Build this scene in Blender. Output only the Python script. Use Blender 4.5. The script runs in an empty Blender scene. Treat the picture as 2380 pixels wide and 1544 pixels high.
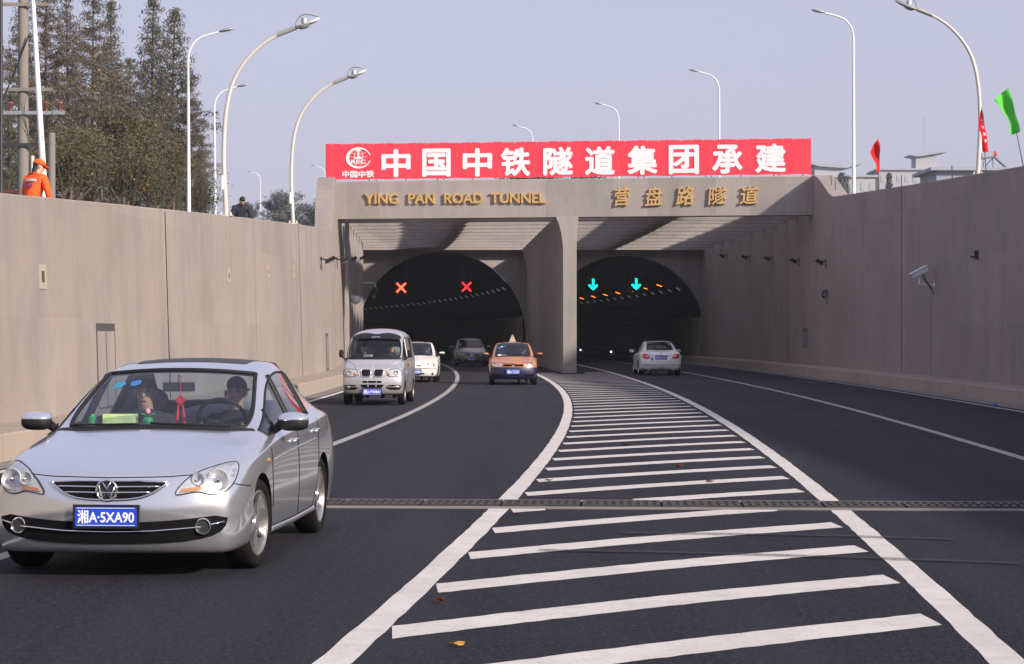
import bpy, bmesh, math, random
from mathutils import Vector, Matrix, Quaternion
from mathutils.bvhtree import BVHTree
from mathutils.geometry import delaunay_2d_cdt
from mathutils import noise as mnoise

scene = bpy.context.scene
COL = scene.collection
PI = math.pi
R = math.radians
rnd = random.Random(7)

# ------------------------------------------------------------------ camera
cam_d = bpy.data.cameras.new('camera')
cam = bpy.data.objects.new('camera', cam_d)
COL.objects.link(cam)
cam.location = (0.0, 0.0, 1.63)
cam.rotation_euler = (PI / 2, 0, 0)
cam_d.sensor_width = 36.0
cam_d.lens = 73.4
cam_d.shift_y = 7.0 / 2379
cam_d.clip_start = 0.1
cam_d.clip_end = 4000
scene.camera = cam

# ------------------------------------------------------------------ world, sun, exposure
SUN = Vector((-1.0, 0.85, -0.60)).normalized()
world = bpy.data.worlds.new('World')
scene.world = world
world.use_nodes = True
wn = world.node_tree
wn.nodes.clear()
w_out = wn.nodes.new('ShaderNodeOutputWorld')
w_bg = wn.nodes.new('ShaderNodeBackground')
w_sky = wn.nodes.new('ShaderNodeTexSky')
w_sky.sky_type = 'NISHITA'
w_sky.sun_disc = False
w_sky.sun_elevation = math.asin(-SUN.z)
w_sky.sun_rotation = math.atan2(-SUN.x, -SUN.y)
w_sky.altitude = 50
w_sky.air_density = 1.2
w_sky.dust_density = 4.0
w_sky.ozone_density = 2.5
w_bg.inputs['Strength'].default_value = 0.107
w_mix = wn.nodes.new('ShaderNodeMix')          # hazy autumn sky: the clear-sky model veiled by pale lavender smog
w_mix.data_type = 'RGBA'
w_mix.inputs['Factor'].default_value = 0.80
w_mix.inputs['B'].default_value = (2.62, 2.52, 3.36, 1)
wn.links.new(w_sky.outputs[0], w_mix.inputs['A'])
wn.links.new(w_mix.outputs['Result'], w_bg.inputs['Color'])
wn.links.new(w_bg.outputs[0], w_out.inputs[0])
sun_d = bpy.data.lights.new('sun', 'SUN')
sun_d.energy = 3.0
sun_d.angle = R(2.5)
sun_d.color = (1.0, 0.89, 0.76)
sun = bpy.data.objects.new('sun', sun_d)
COL.objects.link(sun)
sun.rotation_mode = 'QUATERNION'
sun.rotation_quaternion = SUN.to_track_quat('-Z', 'Y')
scene.view_settings.view_transform = 'Standard'
scene.view_settings.look = 'None'
scene.view_settings.exposure = 1.0
scene.view_settings.gamma = 1.0
scene.cycles.max_bounces = 8
scene.cycles.transparent_max_bounces = 16
scene.cycles.volume_bounces = 1

# ------------------------------------------------------------------ site geometry
# u is the chainage along the road; K stretches it to metres
K = 1.0778
def cL(u):
    return -(u - 57) ** 2 / (960.0 if u < 57 else 1260.0)
def cR(u):
    return -(u - 63) ** 2 / (1400.0 if u < 63 else 2100.0)
def topL(u):
    return 3.68 + 0.0427 * (u - 28)
def topR(u):
    return 5.9 + 0.045 * (u - 49.4)
def sstep(t):
    t = max(0.0, min(1.0, t))
    return t * t * (3 - 2 * t)
def lerp(a, b, t):
    return a + (b - a) * t

# ------------------------------------------------------------------ materials
MATS = {}
class N:
    """tiny node-tree writer"""
    def __init__(s, name):
        s.m = bpy.data.materials.new(name)
        s.m.use_nodes = True
        s.t = s.m.node_tree
        s.t.nodes.clear()
        s.out = s.t.nodes.new('ShaderNodeOutputMaterial')
        MATS[name] = s.m
    def node(s, kind, **kw):
        n = s.t.nodes.new(kind)
        for k, v in kw.items():
            if isinstance(k, str) and k.startswith('i_'):
                n.inputs[k[2:]].default_value = v
            else:
                setattr(n, k, v)
        return n
    def link(s, a, b):
        s.t.links.new(a, b)
    def pos(s, scale=(1, 1, 1), obj=False):
        if obj:
            g = s.node('ShaderNodeTexCoord').outputs['Object']
        else:
            g = s.node('ShaderNodeNewGeometry').outputs['Position']
        mp = s.node('ShaderNodeMapping')
        mp.inputs['Scale'].default_value = scale
        s.link(g, mp.inputs['Vector'])
        return mp.outputs[0]
    def noise(s, scale, detail=3, rough=0.55, sc=(1, 1, 1), obj=False):
        n = s.node('ShaderNodeTexNoise')
        n.inputs['Scale'].default_value = scale
        n.inputs['Detail'].default_value = detail
        n.inputs['Roughness'].default_value = rough
        s.link(s.pos(sc, obj), n.inputs['Vector'])
        return n.outputs['Fac']
    def ramp(s, fac, stops, interp='LINEAR'):
        r = s.node('ShaderNodeValToRGB')
        r.color_ramp.interpolation = interp
        while len(r.color_ramp.elements) < len(stops):
            r.color_ramp.elements.new(0.5)
        for e, (p, c) in zip(r.color_ramp.elements, stops):
            e.position = p
            e.color = (c, c, c, 1) if not isinstance(c, (tuple, list)) else tuple(c[:3]) + (1,)
        s.link(fac, r.inputs[0])
        return r.outputs[0]
    def mix(s, fac, a, b, mode='MIX'):
        m = s.node('ShaderNodeMix', data_type='RGBA', blend_type=mode)
        for sock, v in ((m.inputs['Factor'], fac), (m.inputs['A'], a), (m.inputs['B'], b)):
            if hasattr(v, 'links') or hasattr(v, 'is_linked'):
                s.link(v, sock)
            elif isinstance(v, (int, float)):
                sock.default_value = v if sock.type == 'VALUE' else (v, v, v, 1)
            else:
                sock.default_value = tuple(v[:3]) + (1,)
        return m.outputs['Result']
    def bsdf(s, color, rough=0.6, metal=0.0, spec=0.5, bump=None, bstr=0.2, bdist=0.01, coat=0.0, emis=None, estr=0.0):
        b = s.node('ShaderNodeBsdfPrincipled')
        for sock, v in (('Base Color', color), ('Roughness', rough), ('Metallic', metal), ('Specular IOR Level', spec), ('Coat Weight', coat)):
            k = b.inputs[sock]
            if hasattr(v, 'is_linked'):
                s.link(v, k)
            elif k.type == 'RGBA':
                k.default_value = tuple(v[:3]) + (1,)
            else:
                k.default_value = v
        b.inputs['Coat Roughness'].default_value = 0.05
        if emis:
            b.inputs['Emission Color'].default_value = tuple(emis) + (1,)
            b.inputs['Emission Strength'].default_value = estr
        if bump is not None:
            bn = s.node('ShaderNodeBump')
            bn.inputs['Strength'].default_value = bstr
            bn.inputs['Distance'].default_value = bdist
            s.link(bump, bn.inputs['Height'])
            s.link(bn.outputs[0], b.inputs['Normal'])
        s.link(b.outputs[0], s.out.inputs['Surface'])
        return b

def simple(name, color, rough=0.55, metal=0.0, spec=0.5, var=0.12, scale=6.0, coat=0.0, emis=None, estr=0.0, obj=True, bump=0.0):
    n = N(name)
    if emis:
        n.bsdf(color, rough, metal, spec, coat=coat, emis=emis, estr=estr)
        return n.m
    f = n.noise(scale, 3, obj=obj)
    c = n.mix(f, tuple(v * (1 - var) for v in color), tuple(min(1, v * (1 + var)) for v in color))
    n.bsdf(c, rough, metal, spec, coat=coat, bump=f if bump else None, bstr=bump)
    return n.m

def concrete(name, base, streak=0.10, blotch=0.13, band=0.0, panel=0.0, board=(14.0, 14.0)):
    n = N(name)
    big = n.noise(0.35, 4, 0.6)
    mid = n.noise(1.7, 4, 0.65, (1, 1, 0.6))
    st = n.noise(1.0, 3, 0.6, (board[0], board[1], 0.22))
    st2 = n.noise(1.0, 2, 0.5, (2.3, 2.3, 0.10))
    fine = n.noise(38, 2, 0.7)
    lo = tuple(v * (1 - blotch) for v in base)
    hi = tuple(v * (1 + blotch) for v in base)
    c = n.mix(n.ramp(big, [(0.3, 0.0), (0.7, 1.0)]), lo, hi)
    c = n.mix(0.55, c, n.mix(mid, tuple(v * 0.80 for v in base), tuple(v * 1.15 for v in base)))
    c = n.mix(n.ramp(st, [(0.38, 0.0), (0.62, 1.0)]), n.mix(1.0, c, (1 - streak,) * 3, 'MULTIPLY'), c)
    c = n.mix(n.ramp(st2, [(0.55, 0.0), (0.75, 0.38)]), c, tuple(v * 0.68 for v in base))
    stain = n.ramp(n.noise(0.9, 5, 0.7, (1, 1, 0.45)), [(0.50, 0.0), (0.62, 0.5), (0.8, 0.6)])
    c = n.mix(stain, c, (base[0] * 0.74, base[1] * 0.84, base[2] * 0.90))
    pits = n.ramp(n.noise(9, 1, 0.4), [(0.76, 0.0), (0.80, 0.35)])
    c = n.mix(pits, c, tuple(v * 0.35 for v in base))
    if panel:
        px = n.node('ShaderNodeSeparateXYZ'); n.link(n.pos(), px.inputs[0])
        sn = n.node('ShaderNodeMath', operation='SNAP'); sn.inputs[1].default_value = 2.44; n.link(px.outputs['Y'], sn.inputs[0])
        sz = n.node('ShaderNodeMath', operation='SNAP'); sz.inputs[1].default_value = 1.9; n.link(px.outputs['Z'], sz.inputs[0])
        ad = n.node('ShaderNodeMath', operation='MULTIPLY_ADD'); ad.inputs[1].default_value = 7.13; n.link(sz.outputs[0], ad.inputs[0]); n.link(sn.outputs[0], ad.inputs[2])
        wn_ = n.node('ShaderNodeTexWhiteNoise', noise_dimensions='1D'); n.link(ad.outputs[0], wn_.inputs['W'])
        c = n.mix(1.0, c, n.ramp(wn_.outputs['Value'], [(0.0, 1 - panel), (1.0, 1.0)]), 'MULTIPLY')
    if band:
        vor = n.node('ShaderNodeTexWhiteNoise', noise_dimensions='1D')
        sx = n.node('ShaderNodeSeparateXYZ')
        n.link(n.pos(), sx.inputs[0])
        wob = n.node('ShaderNodeMath', operation='SNAP')
        wob.inputs[1].default_value = 1.45
        n.link(sx.outputs['X'], wob.inputs[0])
        n.link(wob.outputs[0], vor.inputs['W'])
        fac = n.ramp(vor.outputs['Value'], [(0.0, 1 - band), (0.45, 1 - band), (0.55, 1 + 0.0), (1.0, 1.0)])
        c = n.mix(1.0, c, fac, 'MULTIPLY')
        rust = n.ramp(n.noise(1.0, 2, 0.5, (3.1, 3.1, 0.06)), [(0.68, 0.0), (0.74, 0.55)])
        c = n.mix(rust, c, (base[0] * 1.0, base[1] * 0.72, base[2] * 0.5))
    n.bsdf(c, 0.92, 0, 0.25, bump=n.mix(0.5, fine, st), bstr=0.35, bdist=0.012)
    return n.m

concrete('concrete_wall', (0.316, 0.270, 0.246), streak=0.05, blotch=0.19, panel=0.10)
concrete('concrete_portal', (0.348, 0.312, 0.298), band=0.12, streak=0.05)
concrete('concrete_kerb', (0.345, 0.290, 0.245), streak=0.05)
concrete('concrete_joint', (0.22, 0.20, 0.185), streak=0.02)

def asphalt():
    n = N('asphalt')
    sp = n.noise(27, 4, 0.95)
    sp2 = n.noise(11, 4, 0.8)
    big = n.noise(0.45, 4, 0.6, (1, 0.25, 1))
    dust = n.noise(1.9, 5, 0.7)
    c = n.ramp(sp, [(0.30, (0.001, 0.001, 0.0012)), (0.47, (0.006, 0.006, 0.0085)), (0.56, (0.028, 0.028, 0.036)), (0.68, (0.26, 0.255, 0.255))])
    c2 = n.ramp(sp2, [(0.35, (0.005, 0.005, 0.0065)), (0.68, (0.028, 0.028, 0.035))])
    c = n.mix(0.55, c, c2)
    c = n.mix(n.ramp(big, [(0.40, 0.0), (0.66, 0.34)]), c, (0.036, 0.036, 0.043))
    c = n.mix(n.ramp(dust, [(0.60, 0.0), (0.80, 0.30)]), c, (0.055, 0.043, 0.034))
    track = n.noise(1.0, 3, 0.6, (1.1, 0.03, 1))
    c = n.mix(n.ramp(track, [(0.42, 0.0), (0.62, 0.30)]), c, (0.040, 0.040, 0.048))
    n.bsdf(n.mix(1.0, c, (0.98, 1.0, 1.13), 'MULTIPLY'), 0.84, 0, 0.16, bump=sp, bstr=1.0, bdist=0.012)
asphalt()

def road_paint(name='road_paint', base=(0.64, 0.61, 0.57)):
    n = N(name)
    w = n.noise(46, 3, 0.75)
    b = n.noise(1.3, 4, 0.6)
    d = n.noise(5.0, 4, 0.65)
    c = n.mix(n.ramp(b, [(0.35, 0.0), (0.7, 1.0)]), tuple(v * 0.86 for v in base), base)
    c = n.mix(n.ramp(d, [(0.48, 0.0), (0.72, 0.55)]), c, tuple(v * 0.66 for v in base))
    c = n.mix(n.ramp(w, [(0.60, 0.0), (0.70, 0.85)]), c, (0.10, 0.095, 0.09))
    n.bsdf(c, 0.75, 0, 0.35, bump=w, bstr=0.3, bdist=0.006)
road_paint()
road_paint('worn_road_paint', (0.38, 0.365, 0.35))

simple('rubber', (0.009, 0.0085, 0.008), 0.85, spec=0.15, var=0.3)
simple('black_plastic', (0.012, 0.012, 0.014), 0.6, spec=0.3)
simple('gap_black', (0.006, 0.006, 0.007), 0.9, spec=0.1)
simple('dark_metal', (0.055, 0.055, 0.06), 0.5, 0.6)
simple('galvanised', (0.42, 0.44, 0.46), 0.45, 0.7, var=0.2)
simple('white_pole', (0.72, 0.74, 0.78), 0.4, var=0.06, scale=2)
simple('cream_pole', (0.56, 0.53, 0.49), 0.45, var=0.12, scale=3)
simple('lamp_grey', (0.33, 0.34, 0.34), 0.45, 0.3)
simple('cast_iron', (0.055, 0.052, 0.05), 0.65, 0.4, var=0.5, scale=12)
simple('gold', (0.64, 0.42, 0.17), 0.42, 0.35, var=0.45, scale=9, bump=0.3)
simple('skin', (0.52, 0.31, 0.22), 0.6, var=0.08)
simple('hair', (0.010, 0.009, 0.009), 0.6)
simple('navy_cloth', (0.012, 0.014, 0.028), 0.9, var=0.3)
simple('dark_cloth', (0.030, 0.032, 0.042), 0.9, var=0.3)
simple('trouser_cloth', (0.03, 0.03, 0.035), 0.9, var=0.3)
simple('orange_cloth', (0.95, 0.105, 0.010), 0.8, var=0.14, scale=9)
simple('reflective_tape', (0.5, 0.5, 0.5), 0.4)
simple('violet_print', (0.16, 0.03, 0.22), 0.8)
simple('chrome', (0.80, 0.80, 0.82), 0.12, 1.0, var=0.02)
simple('alloy', (0.62, 0.60, 0.58), 0.28, 0.9, var=0.05)
simple('steel_wheel', (0.30, 0.28, 0.26), 0.5, 0.6)
simple('plate_blue', (0.012, 0.06, 0.55), 0.45)
simple('plate_white', (0.80, 0.82, 0.84), 0.5)
simple('white_paper', (0.72, 0.80, 0.76), 0.8)
simple('leaf_yellow', (0.55, 0.30, 0.04), 0.7, var=0.4)
simple('leaf_red', (0.16, 0.035, 0.014), 0.7, var=0.4)

def carpaint(name, color, metal=0.55, rough=0.34, dirt=0.0):
    n = N(name)
    f = n.noise(700, 1, 0.5, obj=True)
    c = n.mix(f, tuple(v * 0.90 for v in color), tuple(min(1, v * 1.10) for v in color))
    if dirt:
        sx = n.node('ShaderNodeSeparateXYZ')
        tc = n.node('ShaderNodeTexCoord')
        n.link(tc.outputs['Object'], sx.inputs[0])
        h = n.ramp(sx.outputs['Z'], [(0.15, 1.0), (0.75, 0.0)])
        dn = n.noise(7, 4, 0.7, obj=True)
        m = n.node('ShaderNodeMath', operation='MULTIPLY')
        n.link(h, m.inputs[0]); n.link(dn, m.inputs[1])
        m2 = n.node('ShaderNodeMath', operation='MULTIPLY')
        n.link(m.outputs[0], m2.inputs[0]); m2.inputs[1].default_value = dirt
        c = n.mix(m2.outputs[0], c, (0.20, 0.15, 0.11))
    n.bsdf(c, rough, metal, 0.5, coat=0.6)
    return n.m
carpaint('silver_paint', (0.70, 0.735, 0.79), 0.82, 0.17, dirt=0.35)
carpaint('van_silver_paint', (0.57, 0.58, 0.60), 0.62, 0.36, dirt=1.0)
carpaint('white_paint', (0.78, 0.75, 0.70), 0.0, 0.35, dirt=0.4)
carpaint('pearl_paint', (0.74, 0.74, 0.73), 0.1, 0.3, dirt=0.3)
carpaint('grey_paint', (0.24, 0.25, 0.28), 0.7, 0.32, dirt=0.4)  # colour lowered to hold the shade at the tunnel mouth
carpaint('orange_paint', (0.50, 0.185, 0.055), 0.1, 0.36, dirt=0.3)
carpaint('blue_paint', (0.006, 0.010, 0.062), 0.0, 0.45, dirt=0.06)
simple('cabin', (0.20, 0.20, 0.21), 0.85, var=0.2)
simple('seat_grey', (0.24, 0.245, 0.25), 0.9, var=0.2)
simple('seat_beige', (0.28, 0.25, 0.20), 0.9, var=0.15)
simple('lamp_housing', (0.52, 0.53, 0.55), 0.3, 0.35, var=0.25, scale=25)
simple('lamp_glass_grey', (0.24, 0.25, 0.27), 0.25, 0.2, var=0.3, scale=30)
simple('lamp_amber', (0.50, 0.20, 0.07), 0.4)
simple('tail_red', (0.50, 0.012, 0.02), 0.2, coat=0.8)
simple('green_toy', (0.012, 0.26, 0.08), 0.4)
simple('tissue_box', (0.52, 0.70, 0.28), 0.7, var=0.5, scale=14)
simple('pink', (0.75, 0.25, 0.35), 0.6)
simple('red_charm', (0.60, 0.02, 0.03), 0.7)
simple('sticker_blue', (0.03, 0.16, 0.45), 0.5)
simple('sticker_cyan', (0.02, 0.25, 0.40), 0.5)

def glass(name, tint=(0.80, 0.86, 0.88), refl=0.05):
    n = N(name)
    tr = n.node('ShaderNodeBsdfTransparent')
    tr.inputs[0].default_value = tint + (1,)
    gl = n.node('ShaderNodeBsdfGlossy')
    gl.inputs['Roughness'].default_value = 0.03
    gl.inputs['Color'].default_value = (0.95, 0.97, 1.0, 1)
    fr = n.node('ShaderNodeLayerWeight')          # Schlick reflectance, the same from both sides of the pane
    fr.inputs['Blend'].default_value = 0.5
    pw = n.node('ShaderNodeMath', operation='POWER')
    pw.inputs[1].default_value = 5.0
    n.link(fr.outputs['Facing'], pw.inputs[0])
    ad = n.node('ShaderNodeMath', operation='MULTIPLY_ADD', use_clamp=True)
    ad.inputs[1].default_value = 0.90
    ad.inputs[2].default_value = refl + 0.02
    n.link(pw.outputs[0], ad.inputs[0])
    mx = n.node('ShaderNodeMixShader')
    n.link(ad.outputs[0], mx.inputs[0])
    n.link(tr.outputs[0], mx.inputs[1])
    n.link(gl.outputs[0], mx.inputs[2])
    n.link(mx.outputs[0], n.out.inputs['Surface'])
    return n.m
glass('car_glass', (0.72, 0.80, 0.86), refl=0.035)
glass('dark_glass', (0.20, 0.22, 0.24), 0.06)
glass('lens_glass', (0.92, 0.93, 0.95), 0.05)

def emit(name, color, strength):
    n = N(name)
    e = n.node('ShaderNodeEmission')
    e.inputs[0].default_value = color + (1,)
    e.inputs[1].default_value = strength
    n.link(e.outputs[0], n.out.inputs['Surface'])
emit('signal_red', (1.0, 0.055, 0.02), 3.2)
emit('signal_red_dim', (1.0, 0.03, 0.03), 1.1)
emit('signal_green', (0.0, 1.0, 0.62), 2.2)
emit('sodium', (1.0, 0.20, 0.015), 2.4)
emit('stud_white', (0.6, 0.8, 1.0), 2.5)

# ------------------------------------------------------------------ mesh helpers
class MB:
    def __init__(s):
        s.v, s.f, s.mi, s.mats = [], [], [], []
        s.cur = 0
    def use(s, m):
        if m not in s.mats:
            s.mats.append(m)
        s.cur = s.mats.index(m)
        return s
    def add(s, verts, faces):
        o = len(s.v)
        s.v += [tuple(x) for x in verts]
        for f in faces:
            s.f.append(tuple(i + o for i in f))
            s.mi.append(s.cur)
        return s
    def box(s, c, size, rot=None, taper=None):
        hx, hy, hz = size[0] / 2, size[1] / 2, size[2] / 2
        vs = []
        for z in (-1, 1):
            k = 1.0 if (taper is None or z < 0) else taper
            for x, y in ((-1, -1), (1, -1), (1, 1), (-1, 1)):
                p = Vector((x * hx * k, y * hy * k, z * hz))
                if rot is not None:
                    p = rot @ p
                vs.append(p + Vector(c))
        return s.add(vs, [(3, 2, 1, 0), (4, 5, 6, 7), (0, 1, 5, 4), (1, 2, 6, 5), (2, 3, 7, 6), (3, 0, 4, 7)])
    def tube(s, pts, rad, n=8, cap=True, closed=False):
        pts = [Vector(p) for p in pts]
        m = len(pts)
        if not hasattr(rad, '__len__'):
            rad = [rad] * m
        up = None
        vs = []
        for i, p in enumerate(pts):
            if closed:
                t = pts[(i + 1) % m] - pts[i - 1]
            else:
                t = pts[min(i + 1, m - 1)] - pts[max(i - 1, 0)]
            if t.length < 1e-9:
                t = Vector((0, 0, 1))
            t.normalize()
            if up is None:
                up = Vector((0, 0, 1)) if abs(t.z) < 0.9 else Vector((1, 0, 0))
            a = t.cross(up)
            if a.length < 1e-6:
                a = t.orthogonal()
            a.normalize()
            b = a.cross(t)
            b.normalize()
            up = b
            for k in range(n):
                an = 2 * PI * k / n
                vs.append(p + (a * math.cos(an) + b * math.sin(an)) * rad[i])
        fs = []
        for i in range(m if closed else m - 1):
            j = (i + 1) % m
            for k in range(n):
                l = (k + 1) % n
                fs.append((i * n + k, i * n + l, j * n + l, j * n + k))
        if cap and not closed:
            fs.append(tuple(range(n - 1, -1, -1)))
            fs.append(tuple((m - 1) * n + k for k in range(n)))
        return s.add(vs, fs)
    def lathe(s, prof, n=24, mtx=None, cap=False):
        """prof: (r, h) about local z"""
        vs, fs = [], []
        for r, h in prof:
            for k in range(n):
                a = 2 * PI * k / n
                p = Vector((r * math.cos(a), r * math.sin(a), h))
                vs.append(mtx @ p if mtx is not None else p)
        for i in range(len(prof) - 1):
            for k in range(n):
                l = (k + 1) % n
                fs.append((i * n + k, i * n + l, (i + 1) * n + l, (i + 1) * n + k))
        if cap:
            fs.append(tuple(range(n - 1, -1, -1)))
            fs.append(tuple((len(prof) - 1) * n + k for k in range(n)))
        return s.add(vs, fs)
    def prism(s, poly, fn, d0, d1):
        """2D polygon; fn(a, b, d) -> 3D"""
        n = len(poly)
        vs = [fn(a, b, d0) for a, b in poly] + [fn(a, b, d1) for a, b in poly]
        fs = [tuple(range(n)), tuple(range(2 * n - 1, n - 1, -1))]
        fs += [(i, i + n, (i + 1) % n + n, (i + 1) % n) for i in range(n)]
        return s.add(vs, fs)
    def ellipsoid(s, c, r, nu=16, nv=10, mtx=None, fn=None):
        vs, fs = [], []
        for j in range(nv + 1):
            t = PI * j / nv
            for i in range(nu):
                a = 2 * PI * i / nu
                p = Vector((r[0] * math.sin(t) * math.cos(a), r[1] * math.sin(t) * math.sin(a), r[2] * math.cos(t)))
                if fn:
                    p = fn(p)
                if mtx is not None:
                    p = mtx @ p
                vs.append(p + Vector(c))
        for j in range(nv):
            for i in range(nu):
                k = (i + 1) % nu
                fs.append((j * nu + i, (j + 1) * nu + i, (j + 1) * nu + k, j * nu + k))
        return s.add(vs, fs)
    def sweep(s, prof_fn, stations, closed=True, cap=True):
        """prof_fn(t) -> list of 3D points; lofts the loops"""
        loops = [prof_fn(t) for t in stations]
        n = len(loops[0])
        vs = [p for l in loops for p in l]
        fs = []
        for i in range(len(loops) - 1):
            for k in range(n if closed else n - 1):
                l = (k + 1) % n
                fs.append((i * n + k, i * n + l, (i + 1) * n + l, (i + 1) * n + k))
        if cap and closed:
            fs.append(tuple(range(n - 1, -1, -1)))
            fs.append(tuple((len(loops) - 1) * n + k for k in range(n)))
        return s.add(vs, fs)
    def mesh(s, name, mat=None, smooth=False, angle=None, fix=True):
        me = bpy.data.meshes.new(name)
        me.from_pydata([tuple(p) for p in s.v], [], s.f)
        ms = [MATS[m] for m in s.mats] if s.mats else ([MATS[mat]] if mat else [])
        for m in ms:
            me.materials.append(m)
        if len(ms) > 1:
            me.polygons.foreach_set('material_index', s.mi)
        if fix:
            bm = bmesh.new()
            bm.from_mesh(me)
            bmesh.ops.recalc_face_normals(bm, faces=bm.faces)
            bm.to_mesh(me)
            bm.free()
        if smooth:
            me.polygons.foreach_set('use_smooth', [True] * len(me.polygons))
            if angle:
                me.set_sharp_from_angle(angle=R(angle))
        me.update()
        return me
    def build(s, name, mat=None, parent=None, smooth=False, angle=40, loc=None, fix=True):
        o = bpy.data.objects.new(name, s.mesh(name, mat, smooth, angle, fix))
        COL.objects.link(o)
        if parent is not None:
            o.parent = parent
        if loc is not None:
            o.location = loc
        return o

def tag(o, label=None, cat=None, group=None, kind=None):
    if label: o['label'] = label
    if cat: o['category'] = cat
    if group: o['group'] = group
    if kind: o['kind'] = kind
    return o
def empty(name, loc=(0, 0, 0), rz=0.0, label=None, cat=None, group=None):
    o = bpy.data.objects.new(name, None)
    COL.objects.link(o)
    o.location = loc
    o.rotation_euler = (0, 0, rz)
    o.empty_display_size = 0.2
    return tag(o, label, cat, group)
def part(name, me, parent, loc=None, rot=None):
    o = bpy.data.objects.new(name, me)
    COL.objects.link(o)
    o.parent = parent
    if loc is not None: o.location = loc
    if rot is not None: o.rotation_euler = rot
    return o
def copy_tree(o, parent=None):
    c = o.copy()
    COL.objects.link(c)
    c.parent = parent
    if parent is not None:
        c.matrix_parent_inverse = o.matrix_parent_inverse
    for ch in o.children:
        copy_tree(ch, c)
    return c
def structure(mb, name, mat, smooth=False, fix=True):
    return tag(mb.build(name, mat, None, smooth, fix=fix), kind='structure')
def eval_mesh(o):
    dg = bpy.context.evaluated_depsgraph_get()
    me = bpy.data.meshes.new_from_object(o.evaluated_get(dg))
    return me
def drop(o):
    d = o.data
    bpy.data.objects.remove(o)
    if d and d.users == 0:
        if isinstance(d, bpy.types.Mesh): bpy.data.meshes.remove(d)
        else: bpy.data.curves.remove(d)

def text_verts(s, size=1.0, extrude=0.02, space=1.0):
    cu = bpy.data.curves.new('t', 'FONT')
    cu.body = s
    cu.size = size
    cu.extrude = extrude
    cu.space_character = space
    cu.resolution_u = 3
    o = bpy.data.objects.new('t', cu)
    COL.objects.link(o)
    bpy.context.view_layer.update()
    me = eval_mesh(o)
    v = [p.co.copy() for p in me.vertices]
    f = [tuple(p.vertices) for p in me.polygons]
    bpy.data.meshes.remove(me)
    drop(o)
    return v, f
def text_mb(mb, s, w, h, mtx, extrude=0.02, bold=0.0, space=1.0, keep=False):
    """text fitted to w x h, centred, in local xy (z out), placed by mtx; bold = fraction of h"""
    v, f = text_verts(s, 1.0, 0.5, space)
    x0 = min(p.x for p in v); x1 = max(p.x for p in v)
    y0 = min(p.y for p in v); y1 = max(p.y for p in v)
    b = bold * h
    sx = (w - 2 * b) / (x1 - x0)
    sy = (h - 2 * b) / (y1 - y0)
    if keep:
        sx = sy = min(sx, sy)
    offs = [(0, 0)]
    if bold:
        offs += [(b * math.cos(k * PI / 4), b * math.sin(k * PI / 4)) for k in range(8)]
    for i, (ox, oy) in enumerate(offs):
        e = extrude * (1 - 0.035 * i)
        mb.add([mtx @ Vector(((p.x - (x0 + x1) / 2) * sx + ox, (p.y - (y0 + y1) / 2) * sy + oy, (p.z + 0.5) * e)) for p in v], f)

def frame(o, x, y):
    """matrix with local x, y axes and z = x cross y"""
    x = Vector(x).normalized(); y = Vector(y).normalized()
    z = x.cross(y)
    m = Matrix.Identity(4)
    for i in range(3):
        m[i][0], m[i][1], m[i][2], m[i][3] = x[i], y[i], z[i], o[i]
    return m
def chaikin(pts, n=2, closed=True):
    pts = [Vector(p) for p in pts]
    for _ in range(n):
        out = []
        m = len(pts)
        rng = range(m) if closed else range(m - 1)
        if not closed: out.append(pts[0])
        for i in rng:
            a, b = pts[i], pts[(i + 1) % m]
            out += [a * 0.75 + b * 0.25, a * 0.25 + b * 0.75]
        if not closed: out.append(pts[-1])
        pts = out
    return pts
def frange(a, b, n):
    return [a + (b - a) * i / n for i in range(n + 1)]
# ------------------------------------------------------------------ survey helpers: bearings taken from the photo, solved onto real surfaces
F = 4850.0
def P(x, y, Y):
    return Vector(((x - 1190) * Y / F, Y, 1.63 + (779 - y) * Y / F))
def wallL(u):
    return -6.35 + cL(u) - 0.5 * math.exp(-((u - 88) / 14.0) ** 2)
def wallR(u):
    return 12.9 + cR(u)
def on_wall(x, y, right=True, off=0.0):
    """point of the retaining wall seen at bearing x, height y; returns (u, point)"""
    u = 60.0
    for _ in range(60):
        X = (wallR(u) - off) if right else (wallL(u) + off)
        t = X * F / (x - 1190) / K
        u += 0.5 * (max(5, min(125, t)) - u)
    return u, P(x, y, u * K)
def yf(X):
    return 90.0 - 0.158 * (X - 2.6)
def on_fascia(x, y):
    k = (x - 1190) / F
    Y = 90.41 / (1 + 0.158 * k)
    return P(x, y, Y)

# ------------------------------------------------------------------ ground and road
us = frange(-60, 240, 150)
mb = MB()
mb.sweep(lambda u: [(-7.2 + cL(u), u * K, 0), (3 + (cL(u) + cR(u)) / 2, u * K, 0), (13.4 + cR(u), u * K, 0)], us, closed=False)
structure(mb, 'road', 'asphalt')

simple('soil', (0.075, 0.070, 0.042), 0.95, var=0.5, scale=0.5, obj=False)
mb = MB()
ul = frange(-60, 116, 44)
mb.sweep(lambda u: [(wallL(u) - 0.55, u * K, topL(u) - 0.9), (wallL(u) - 40, u * K, topL(u) - 0.9), (-520, u * K, topL(u) - 0.9)], ul, closed=False)
mb.sweep(lambda u: [(wallR(u) + 0.8, u * K, topR(u) - 0.5), (wallR(u) + 40, u * K, topR(u) - 0.5), (520, u * K, topR(u) - 0.5)], ul, closed=False)
def far_ground(u):
    return [(x, u * K, lerp(topL(u) - 0.9, topR(u) - 0.5, sstep((x + 8) / 21)) + (max(0, 8.45 - topR(u) + 0.5) if -16 < x < 18 else 0)) for x in (-520, -120, -40, -15.9, -9, 2, 13, 17.9, 60, 140, 520)]
mb.sweep(far_ground, frange(116, 860, 60), closed=False)
structure(mb, 'ground', 'soil')

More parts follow.
